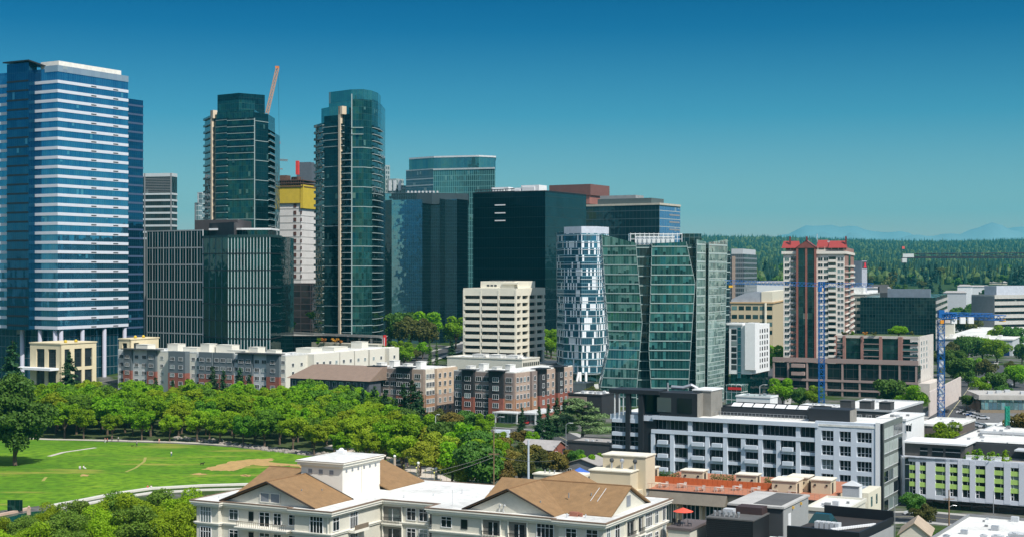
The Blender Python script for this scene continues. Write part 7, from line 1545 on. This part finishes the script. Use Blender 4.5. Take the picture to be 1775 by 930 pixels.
for i, (px, py, s_, v_) in enumerate([(872, 795, .75, 3), (885, 815, .7, 3), (900, 800, .7, 2), (925, 810, .75, 3), (945, 815, .7, 2), (965, 815, .65, 3), (900, 830, .75, 2), (870, 838, .7, 3)]):
    X0, Y0 = gp(px, py + 14); plant('street_tree', 'rusty olive tree beside the thick white lamp post', 'tree', GR2[v_], X0, Y0, s_, i * 1.7, 'rusty olive trees round the white lamp post')
for i, (px, py, s_, v_) in enumerate([(765, 745, .8, 2), (785, 752, .8, 3), (812, 750, .8, 1), (838, 752, .75, 0), (760, 758, .6, 1), (805, 765, .6, 0), (838, 772, .7, 0), (870, 778, .6, 0), (800, 775, .65, 0), (855, 765, .4, 1), (905, 768, .5, 3), (925, 770, .5, 0), (893, 760, .35, 3)]):
    X0, Y0 = gp(px, py + 8); plant('garden_tree', 'small garden tree at the foot of the centre brown apartments', 'tree', GR2[v_], X0, Y0, s_, i * 1.1, 'garden trees before the centre apartments')
CON = [conifer(200 + i, 17, 3.6, 1.5, 16, 5200, .34, NEED) for i in range(3)]
for i, (px, py, h_) in enumerate([(610, 728, .95), (628, 735, .9), (648, 738, 1.0), (668, 742, .95), (700, 752, 1.15), (716, 755, 1.25), (728, 762, 1.1), (686, 745, .8)]):
    X0, Y0 = gp(px, py + 12); plant('conifer', 'tall dark conifer in the clump before the cream corner of the brown apartments', 'tree', CON[i % 3], X0, Y0, h_, i, 'dark conifers before the brown apartments')
for i, (px, yt) in enumerate([(369, 630), (387, 638), (415, 632), (432, 645), (300, 655), (326, 652), (270, 650)]):
    Y0 = 585; X0 = wx(px, Y0); h_ = (wz(yt, Y0)) / 17; plant('conifer', ['pointed green conifer rising above the grove, leftmost of the trio before the grey bays', 'pointed green conifer rising above the grove, middle of the trio before the grey bays', 'tallest pointed conifer right of the trio, before the black bay', 'short conifer beside the tallest pointed one above the grove'][i] if i < 4 else 'low conifer tip just above the grove before the apartments', 'tree', CON[i % 3], X0, Y0, h_, i, None if i < 4 else 'low conifer tips above the grove')
# dark trees in the shade right of the brown apartments
for i, (px, py, s_) in enumerate([(905, 745, .75), (950, 752, .9), (965, 745, 1.0), (978, 740, .9), (935, 748, .8), (990, 735, .8)]):
    X0, Y0 = gp(px, py + 10); plant('conifer', 'dark conifer in the shade along the right side of the centre brown apartments', 'tree', CON[i % 3], X0, Y0, s_ * .8, i, 'dark conifers beside the centre apartments')
# big dark trees at left
BIG = deciduous(300, 25.5, 9.6, 3.0, 60, 34000, .42, LEAFD, .75, (.2, .34))
X0, Y0 = gp(26, 806); plant('large_tree', 'huge dark green tree standing alone on the left of the lawn', 'tree', BIG, X0, Y0, 1.0)
X0, Y0 = gp(-34, 800); plant('large_tree', 'dark green tree cut by the left edge, beside the huge lawn tree', 'tree', BIG, X0, Y0, .8, 2)
BCON = conifer(310, 24, 6.5, 2, 20, 11000, .42, NEED, .2)
Y0 = 560; plant('large_conifer', 'tall dark conifer at the left edge in front of the tower lobby', 'tree', BCON, wx(22, Y0), Y0, wz(585, Y0) / 24)
Y0 = 585; plant('large_conifer', 'bushy dark conifer in front of the cream stone pavilion', 'tree', BCON, wx(121, Y0), Y0, wz(604, Y0) / 24, 1)
# trees at the bottom left, close to the camera
NR = [deciduous(400 + i, 12.5, 5.4, 3.5, 30, 15000, .2, m_, .8, (.2, .36)) for i, m_ in enumerate((LEAFY, leafmat('leaf_mid', (.07, .15, .012), (.13, .23, .02), (.23, .33, .04), .35)))]
for i, (px, yt, Y0) in enumerate([(10, 893, 285), (48, 893, 276), (92, 872, 290), (130, 866, 282), (165, 862, 290), (205, 850, 292), (243, 852, 286), (280, 847, 296), (318, 848, 290), (350, 856, 300), (70, 900, 262), (120, 885, 264), (180, 878, 268), (235, 875, 268), (290, 872, 270), (335, 872, 276), (20, 915, 256), (385, 853, 318), (410, 850, 325)]):
    X0 = wx(px, Y0); plant('street_tree', 'leafy tree in the belt at the bottom left between the lawn and the gabled building', 'tree', NR[i % 2], X0, Y0, min(1.0, wz(yt, Y0) / 12.7), i * 1.9, 'trees in the bottom left belt')
# layered cedar
rr = random.Random(77); vs, fs = [], []
tiers = [(rr.uniform(-6, 6), rr.uniform(-4, 4), 4.5 + i * .9, rr.uniform(3.2, 5.2)) for i in range(11)]
tiers = [(a * (1.25 - i * .09), b_ * (1.25 - i * .09), z, q * (1.2 - i * .07)) for i, (a, b_, z, q) in enumerate(tiers)]
for i in range(12000):
    a, b_, z, q = tiers[rr.randrange(11)]; t = rr.uniform(0, 6.3); k = math.sqrt(rr.random()); p = Vector((a + q * k * math.cos(t), b_ + q * k * math.sin(t), z + .55 * (1 - k * k) + rr.gauss(0, .16) + .25 * math.sin(5 * t)))
    leaf_quad(vs, fs, p, (Vector((0, 0, 1)) + rdir(rr) * .5).normalized(), .3, rr)
t_ = MB(); t_.tube([(0, 0, 0), (.4, 0, 5), (0, 0, 13)], [.5, .4, .1], 7); [t_.tube([(0, 0, z - 1), (a, b_, z)], [.2, .06], 5) for a, b_, z, q in tiers]
X0, Y0 = gp(1008, 772); plant('cedar', 'broad flat layered grey green cedar left of the black framed block', 'tree', (t_.mesh('trunk', TRUNKM), mesh_leaves('crown', vs, fs, CEDAR)), X0, Y0, 1.22, sz=.85)
for i, (px, py, s_, v_) in enumerate([(1020, 812, .55, 0), (1000, 800, .5, 1), (1040, 806, .5, 0), (985, 795, .45, 3)]): X0, Y0 = gp(px, py + 14); plant('garden_tree', 'bright small tree among the houses below the layered cedar', 'tree', GR2[v_], X0, Y0, s_, i, 'small trees below the layered cedar')
plant('tree', 'round willowy tree between the pale flat roofed shop and the chequered tower', 'tree', GR2[2], wx(1029, 600), 600, .75)
# trees on the rise, centre left
for i, (px, Y0, yt, pr) in enumerate([(692, 790, 541, GR2[1]), (712, 770, 548, GR2[2]), (735, 780, 540, GR2[0]), (728, 760, 552, LEAFO and GR2[2]), (672, 770, 590, GR2[1]), (690, 740, 590, GR2[0]), (705, 735, 592, GR2[0]), (700, 715, 600, GR2[0]), (660, 735, 598, GR2[1]), (722, 735, 605, GR2[2]), (733, 742, 592, GR2[0]), (790, 800, 548, GR2[0]), (780, 830, 565, GR2[1]), (955, 800, 570, GR2[0]), (948, 820, 580, GR2[1])]):
    X0 = wx(px, Y0); b_ = gz(X0, Y0); h_ = wz(yt, Y0) - b_
    lb = 'tree on the rise between the low grey building and the cream office' if i < 11 else ('green tree against the dark mirrored tower left of the cream office' if i < 13 else 'yellow green tree squeezed right of the cream office')
    plant('street_tree', lb, 'tree', pr, X0, Y0, h_ / 11, i * 1.4, ['trees on the rise', 'trees left of the cream office', 'trees right of the cream office'][0 if i < 11 else 1 if i < 13 else 2])
CY = conifer(220, 12, 1.1, .3, 14, 1800, .22, LEAFD, .0)
for i, (px, Y0, yt) in enumerate([(709, 735, 575), (745, 725, 584), (757, 725, 590), (783, 720, 582)]):
    X0 = wx(px, Y0); b_ = gz(X0, Y0); plant('cypress', ['slim cypress among the round trees on the rise', 'slim cypress left of a second one beside the climbing street', 'slim cypress right of its neighbour beside the climbing street', 'dark bushy cypress left of the foot of the cream office'][i], 'tree', CY if i < 3 else CON[0], X0, Y0, (wz(yt, Y0) - b_) / (12 if i < 3 else 17), i)
for i, px in enumerate((560, 578, 590, 552)):
    X0 = wx(px, 742); plant('shrub', ['orange shrub left on the terrace of the low grey building', 'orange shrub in the middle of the terrace of the low grey building', 'small orange shrub right on the terrace of the low grey building', 'green shrub beside the orange ones on the terrace'][i], 'shrub', (None, GR2[0][1]) if i == 3 else (None, None), X0, 742, .25, i, z=wz(590, 742) - 1.2) if i == 3 else None
SHR = [deciduous(500, 3, 1.6, .2, 8, 900, .2, m_)[1] for m_ in (ORANGE, LEAF, LEAFD, LEAFO)]
for i, (px, yb, Y0, s_, v_, lb) in enumerate([(560, 596, 745, 1.2, 0, 'orange shrub at the left on the terrace of the low grey building'), (580, 596, 740, 1.2, 0, 'orange shrub in the middle of the terrace of the low grey building'), (591, 596, 738, .8, 0, 'small orange shrub at the right on the terrace of the low grey building'), (551, 598, 745, .8, 1, 'low green shrub beside the orange ones'), (503, 575, 800, 2.0, 1, 'green shrub bank behind the low grey building'), (540, 560, 860, 2.5, 1, 'bright green shrub by the base of the rounded condominium tower')]):
    plant('shrub', lb, 'shrub', (None, SHR[v_]), wx(px, Y0), Y0, s_, i, z=wz(yb, Y0) - .4)
# trees at right
GRR = [deciduous(170 + i, 11, 6.6, 2.4, 22, 6500, .4, m_) for i, m_ in enumerate((LEAF, LEAFD))]
for i, (px, Y0, yt, pr, lb, nm) in enumerate([(1357, 590, 655, GR2[0], 'light green street tree nearest the hotel street, before the podium', 'street_tree'), (1386, 585, 672, GR2[1], 'darker street tree just left of the first crane', 'street_tree'), (1412, 580, 668, GR2[0], 'light green street tree behind the mast of the first crane', 'street_tree'),
        (1545, 560, 657, GR2[1], 'narrow street tree before the podium building', 'street_tree'), (1583, 545, 668, GR2[0], 'bright street tree before the ivory end of the podium building', 'street_tree'), (1345, 760, 598, GR2[0], 'tree behind the hotel, beside the red roofed tower', 'street_tree'),
        (1676, 900, 582, GRR[1], 'broad round tree, left one of the pair below the white warehouse', 'round_tree'), (1703, 905, 584, GRR[0], 'broad round tree, middle one below the white warehouse', 'round_tree'), (1728, 890, 588, GRR[0], 'broad round tree, right one below the white warehouse', 'round_tree'), (1645, 880, 592, GR2[2], 'yellowish tree left of the broad round trees', 'round_tree'),
        (1662, 690, 620, GR2[1], 'dark weeping tree beside the pale pink wall', 'street_tree'), (1692, 740, 620, GR2[0], 'light green tree behind the parked cars', 'street_tree'), (1712, 720, 622, LEAFO and GR2[2], 'olive tree behind the parked cars', 'street_tree'), (1678, 700, 640, GR2[1], 'dark tree between wall and car park', 'street_tree'), (1730, 640, 645, GR2[1], 'tree inside the car park above the ribbon window office', 'street_tree'), (1676, 585, 684, GR2[1], 'small dark round tree between street and cars', 'street_tree'),
        (1772, 860, 595, GR2[1], 'dark tree cut by the right edge beside the warehouse front', 'street_tree'), (1755, 760, 625, GR2[2], 'olive shrubby tree on the bank at right', 'street_tree'), (1780, 740, 640, GR2[2], 'olive shrubby tree at the right edge above the parked cars', 'street_tree'), (1587, 322, 855, GR2[1], 'dark green tree in front of the left corner of the lime panelled block', 'street_tree'), (1600, 312, 872, GR2[2], 'lower bushy tree right of the one before the lime panelled block', 'street_tree'),
        (1700, 1280, 520, GR2[1], 'dark tree left of the pale banded office', 'street_tree'), (1665, 1240, 532, GR2[1], 'dark tree mass between gridded office and banded office', 'street_tree'), (1680, 1150, 545, GR2[2], 'olive tree before the banded office', 'street_tree'), (1730, 1020, 563, GR2[0], 'green hedge like tree above the warehouse roof', 'street_tree'), (1760, 1010, 566, GR2[1], 'green tree above the right end of the warehouse roof', 'street_tree'), (1775, 420, 715, GR2[3], 'rusty tree at the right edge beside the white hut', 'street_tree'),
        (1758, 700, 632, GRR[0], 'broad light tree right of the olive one on the bank at right', 'street_tree'), (1650, 760, 606, GR2[1], 'tree behind the mast of the second crane', 'street_tree'), (1700, 640, 652, GR2[0], 'small light tree between two rows of parked cars', 'street_tree'), (1742, 600, 668, GR2[1], 'dark tree at the right of the second row of parked cars', 'street_tree'), (1629, 800, 600, GR2[2], 'olive tree left of the second crane mast', 'street_tree'),
        (1640, 415, 732, GR2[0], 'small bright tree behind the brown building stair', 'street_tree'), (1560, 700, 559, GR2[1], 'x', 'x')]):
    if nm == 'x': continue
    X0 = wx(px, Y0); h_ = wz(yt, Y0) - gz(X0, Y0); plant(nm, lb, 'tree', pr, X0, Y0, h_ / 11, i * 1.1)
# planted roof of the podium
for i, (px, yb, s_, v_) in enumerate([(1558, 581, 3.0, 1), (1545, 584, 1.2, 1), (1478, 584, .9, 1), (1500, 584, .8, 0), (1515, 584, .8, 3), (1580, 584, .9, 3), (1462, 584, .8, 3)]):
    plant('shrub', ['round topped tree on the planted roof of the podium building', 'bright shrub left of the round roof tree', 'green shrub at the left of the planted podium roof', 'orange shrub on the planted podium roof', 'olive shrub in the middle of the planted podium roof', 'olive shrub at the right of the planted podium roof', 'low olive shrub at the far left of the podium roof'][i], 'shrub', (None, SHR[v_]) if i else GRR[0], wx(px, 648), 648, s_ if i else .62, i, z=PODH + .25, sz=None if i else .72)
# roof-terrace plants on the lime panelled block

PL = conifer(230, 2.8, 1.1, .1, 6, 700, .26, LEAF, -.3)
for i, px in enumerate((1676, 1686, 1697, 1712, 1719, 1740, 1728)):
    p = T27[1].p(T27[2](px), -.9 - (i % 2) * .5, 0); plant('roof_plant', 'spiky potted plant on the roof terrace of the lime panelled block', 'plant', PL, T27[0].X + p[0], T27[0].Y + p[1], .7 + .15 * (i % 3), i, 'potted plants on the lime block terrace', z=T27[0].h)
    b_ = thing('planter', 'white planter box on the roof terrace of the lime panelled block', 'planter', (T27[0].X + p[0], T27[0].Y + p[1] - .75, T27[0].h), T27[1].a, 'white planters on the lime block terrace'); q = MB(); q.box(-.6, .6, -.25, .25, 0, 1.1); q.box(-.65, .65, -.3, .3, 1.1, 1.18); q.build('box', WHITE, b_)
# small potted conifers on the terracotta terrace
PC = conifer(240, 1.9, .38, .1, 7, 260, .1, LEAFD, .1)
for g, (a, b_, n) in enumerate(((1145, 1176, 7), (1234, 1270, 8), (1327, 1336, 3))):
    for i in range(n):
        px = lerp(a, b_, i / (n - 1)); x_ = deckB.xL(px, 12); plant('potted_conifer', 'small potted conifer behind the terracotta fence', 'plant', PC, *local(deckB, x_, 12)[:2], 1.0 + .15 * (i % 2), i, 'potted conifers behind the terracotta fence', z=deckB.h)
# low shrubs near the bottom-right houses
for i, (px, Y0, s_, v_) in enumerate([(1620, 300, .5, 2), (1612, 297, .4, 1), (1635, 300, .4, 1)]): plant('shrub', ['round clipped shrub right of the little cream house', 'yellow green clipped shrub beside the little cream house', 'low clipped shrub by the wooden utility pole'][i], 'shrub', (None, SHR[v_]), wx(px, Y0), Y0, s_ * 1.5, i, z=0)
# far forest: the nearer trees one by one, the wood behind as one mass
FC = [conifer(250 + i, 26, 5.5, 2, 13, 900, 1.2, FARM) for i in range(4)]; FD = [deciduous(260 + i, 18, 8, 3, 12, 900, 1.3, m_) for i, m_ in enumerate((LEAFO, LEAFD, LEAFD))]
rf_ = random.Random(9)
for i in range(170):
    Y0 = rf_.uniform(1330, 2150); px = rf_.uniform(1262, 1785); X0 = wx(px, Y0); con = rf_.random() < .6
    plant('conifer' if con else 'broad_tree', 'dark conifer in the suburb between the offices and the forested ridge' if con else 'rounded green tree in the suburb between the offices and the forested ridge', 'tree', (FC if con else FD)[rf_.randrange(3)], X0, Y0, rf_.uniform(.65, 1.1), rf_.uniform(0, 6), 'scattered conifers below the ridge' if con else 'scattered round trees below the ridge')
FAROL = leafmat('leaf_far_olive', (.03, .06, .015), (.06, .1, .02), (.1, .13, .03), .1); fmi = []
vs, fs = [], []
def blob(X0, Y0, z, h, r, con):
    n = 6; a0 = rf_.uniform(0, 6)
    lv = [(0, 1.0), (.3, .95), (.32, .72), (.62, .55), (.64, .38), (1, .02)] if con else [(0.1, .6), (.3, 1.0), (.62, .95), (.85, .6), (1, .1)]
    b_ = len(vs)
    for t, q in lv:
        for j in range(n): a = a0 + 2 * math.pi * j / n; k = q * r * rf_.uniform(.72, 1.2); vs.append((X0 + k * math.cos(a), Y0 + k * math.sin(a), z + h * t * (1 if t == 0 else rf_.uniform(.95, 1.04))))
    for i in range(len(lv) - 1):
        for j in range(n): j2 = (j + 1) % n; fs.append((b_ + i * n + j, b_ + i * n + j2, b_ + (i + 1) * n + j2, b_ + (i + 1) * n + j))
for i in range(22000):
    Y0 = 1900 + 5100 * rf_.random() ** 1.15; px = rf_.uniform(960, 2150); X0 = wx(px, Y0); con = rf_.random() < .72
    h = rf_.uniform(14, 25) * (1 + .35 * noise.noise(Vector((X0 / 260, Y0 / 260, 0)))) if con else rf_.uniform(11, 18); k0 = len(fs); blob(X0, Y0, gz(X0, Y0) - 1.5, h, h * (.17 if con else .42), con); fmi += [0 if con and rf_.random() < .85 else 1] * (len(fs) - k0)
o = bpy.data.objects.new('forest', mesh_leaves('forest', vs, fs, FARM)); col.objects.link(o); o.data.materials.append(FAROL); o.data.polygons.foreach_set('material_index', fmi); tag(o, 'wooded ridge of conifers along the horizon at right', 'forest', kind='stuff')
# ---------------------------------------------------------------- people and a dog on the lawn
def skin(name, joints, edges, rad, m_, parent, root=0):
    me = bpy.data.meshes.new(name); me.from_pydata(joints, edges, []); o = bpy.data.objects.new(name, me); col.objects.link(o); o.parent = parent; me.materials.append(m_)
    md = o.modifiers.new('s', 'SKIN'); sv = me.skin_vertices[0].data
    for i, r in enumerate(rad): sv[i].radius = (r, r) if not isinstance(r, tuple) else r
    sv[root].use_root = True; md.use_smooth_shade = True
    s2 = o.modifiers.new('d', 'SUBSURF'); s2.levels = 1; s2.render_levels = 1; return o
skinm = mat('skin', (.45, .25, .17), .6, var=.03)
def person(lab, X0, Y0, rz, shirt, trousers, sit=False, hair=(.04, .025, .02)):
    t = thing('person', lab, 'person', (X0, Y0, .02), rz); dz = -.62 if sit else 0
    P = dict(pel=(0, 0, .95), ch=(0, -.02, 1.3), ne=(0, 0, 1.47), hd=(0, -.02, 1.6), top=(0, 0, 1.72), sl=(-.19, 0, 1.4), el=(-.27, -.03, 1.12), hl=(-.25, -.15, .88), sr=(.19, 0, 1.4), er=(.27, .03, 1.12), hr=(.27, -.08, .86))
    if sit: P.update(hpl=(-.1, -.05, .93), kl=(-.16, -.42, 1.02), fl=(-.15, -.62, .68), tl=(-.15, -.76, .66), hpr=(.1, -.05, .93), kr=(.16, -.46, 1.0), fr=(.15, -.72, .68), tr=(.15, -.86, .66))
    else: P.update(hpl=(-.1, 0, .88), kl=(-.12, -.14, .5), fl=(-.12, -.02, .08), tl=(-.12, -.18, .04), hpr=(.1, 0, .88), kr=(.12, .04, .5), fr=(.12, .22, .1), tr=(.12, .08, .04))
    K = list(P); J = [(a, b_, c + dz) for a, b_, c in P.values()]; I = K.index
    E = [(I(a), I(b_)) for a, b_ in (('pel', 'ch'), ('ch', 'ne'), ('ne', 'hd'), ('hd', 'top'), ('ch', 'sl'), ('sl', 'el'), ('el', 'hl'), ('ch', 'sr'), ('sr', 'er'), ('er', 'hr'), ('pel', 'hpl'), ('hpl', 'kl'), ('kl', 'fl'), ('fl', 'tl'), ('pel', 'hpr'), ('hpr', 'kr'), ('kr', 'fr'), ('fr', 'tr'))]
    Rr = dict(pel=.13, ch=.14, ne=.06, hd=.1, top=.07, sl=.06, el=.045, hl=.035, sr=.06, er=.045, hr=.035, hpl=.09, kl=.06, fl=.045, tl=.035, hpr=.09, kr=.06, fr=.045, tr=.035)
    skin('body', J, E, [Rr[k] for k in K], skinm, t)
    def sub(nm, keys, ed, ex, m_): JJ = [J[I(k)] for k in keys]; skin(nm, JJ, [(keys.index(a), keys.index(b_)) for a, b_ in ed], [Rr[k] + ex for k in keys], m_, t)
    sub('shirt', ['pel', 'ch', 'sl', 'sr', 'el', 'er'], [('pel', 'ch'), ('ch', 'sl'), ('ch', 'sr'), ('sl', 'el'), ('sr', 'er')], .022, shirt)
    sub('trousers', ['pel', 'hpl', 'kl', 'fl', 'hpr', 'kr', 'fr'], [('pel', 'hpl'), ('hpl', 'kl'), ('kl', 'fl'), ('pel', 'hpr'), ('hpr', 'kr'), ('kr', 'fr')], .015, trousers)
    h_ = MB(); h_.sphere((0, .02, 1.67 + dz), .115, n=10, m=6, sz=1.0); h_.build('hair', mat('hair_%.2f' % hair[0], hair, .7), t)
    return t
cloth = {k: mat('cloth_' + k, c, .8) for k, c in dict(white=(.75, .75, .75), grey=(.3, .32, .35), dark=(.03, .035, .05), red=(.5, .06, .05), blue=(.06, .12, .3), pink=(.6, .3, .28)).items()}
for lab, px, py, rz, s_, tr_, sit in (('person in a white shirt and dark shorts walking alone in the middle of the lawn', 297, 791, 1.0, 'white', 'blue', False), ('person in grey standing on the lawn near the far path, dog beside', 237, 773.5, 2.4, 'grey', 'dark', False),
        ('person in white reclining on the lawn near the huge tree', 145, 812, 1.2, 'white', 'white', True), ('person in white sitting beside the reclining one on the lawn', 138.5, 812.5, .3, 'white', 'grey', True),
        ('person in a red top sitting on the near terrace wall, left of a companion', 256, 847, .4, 'red', 'blue', True), ('person in a white top sitting on the near terrace wall beside a companion in red', 262, 847, -.3, 'white', 'blue', True),
        ('person in pink walking on the far path, leftmost of the walkers', 182, 767, 1.5, 'pink', 'white', False), ('person in red walking on the far path beside one in pink', 186, 767, 1.5, 'red', 'dark', False), ('person in dark clothes on the far path, beneath the front trees', 194, 764, .5, 'dark', 'dark', False), ('person in white on the far path to the right of one in dark clothes', 205, 765, -1, 'white', 'dark', False), ('person in pink standing on the far path, rightmost of the walkers', 276, 768, 0, 'pink', 'pink', False), ('person in dark clothes on the pale plaza behind the roof tower', 706, 812, 1, 'dark', 'dark', False)):
    X0, Y0 = gp(px, py); person(lab, X0, Y0, rz, cloth[s_], cloth[tr_], sit)
def dog(lab, X0, Y0, rz, s_=1.0):
    t = thing('dog', lab, 'dog', (X0, Y0, .02), rz); t.scale = (s_, s_, s_)
    J = [(0, 0, .5), (0, -.3, .52), (0, -.5, .62), (0, -.68, .74), (0, -.85, .7), (0, .28, .52), (0, .45, .6), (0, .6, .72)] + [(a, y_, z) for a in (-.1, .1) for y_, z in ((-.32, .32), (-.32, .04))] + [(a, y_, z) for a in (-.1, .1) for y_, z in ((.22, .36), (.34, .22), (.3, .04))]
    E = [(0, 1), (1, 2), (2, 3), (3, 4), (0, 5), (5, 6), (6, 7), (1, 8), (8, 9), (1, 10), (10, 11), (5, 12), (12, 13), (13, 14), (5, 15), (15, 16), (16, 17)]
    skin('body', J, E, [.11, .13, .09, .09, .04, .11, .03, .02, .05, .03, .05, .03, .06, .035, .03, .06, .035, .03], mat('dark_fur', (.015, .012, .012), .9), t)
X0, Y0 = gp(229, 774); dog('small black dog near the person in grey on the lawn', X0, Y0, 1.4, .8)
X0, Y0 = gp(350, 806); dog('black dog running on the lawn at the left tip of the bare earth patch', X0, Y0, 1.2, 1.25)
# plaza lamps and string-light globes
for i, (px, py) in enumerate([(684, 822), (725, 835), (756, 846)]):
    X0, Y0 = gp(px, py); p = thing('lamp_pillar', ['stone lamp pillar on the plaza nearest the roof tower', 'middle stone lamp pillar on the plaza', 'right hand stone lamp pillar on the plaza'][i], 'lamp', (X0, Y0, 0)); q = MB(); q.tube([(0, 0, 0), (0, 0, 4.6)], [.5, .3], 8); q.build('pillar', mat('warm_stone', (.45, .36, .3), .8), p); q = MB(); q.sphere((0, 0, 5), .4); q.build('globe', WHITE, p)
gm_ = mat('yellow_globe', (.85, .8, .2), .4)
for i in range(18):
    px, py = lerp(622, 770, i / 17) + (i % 3) * 2, lerp(790, 828, i / 17) + (i % 2) * 4; Y0 = gY(py + 10, 0); q = MB(); q.sphere((0, 0, 0), .22, n=8, m=6); q.tube([(0, 0, -2.9), (0, 0, -.1)], .03, 4)
    tag(q.build('globe_lamp', gm_, loc=(wx(px, Y0), Y0, 2.9)), 'small yellow globe lamp under the plaza trees', 'lamp', 'yellow globe lamps along the plaza')
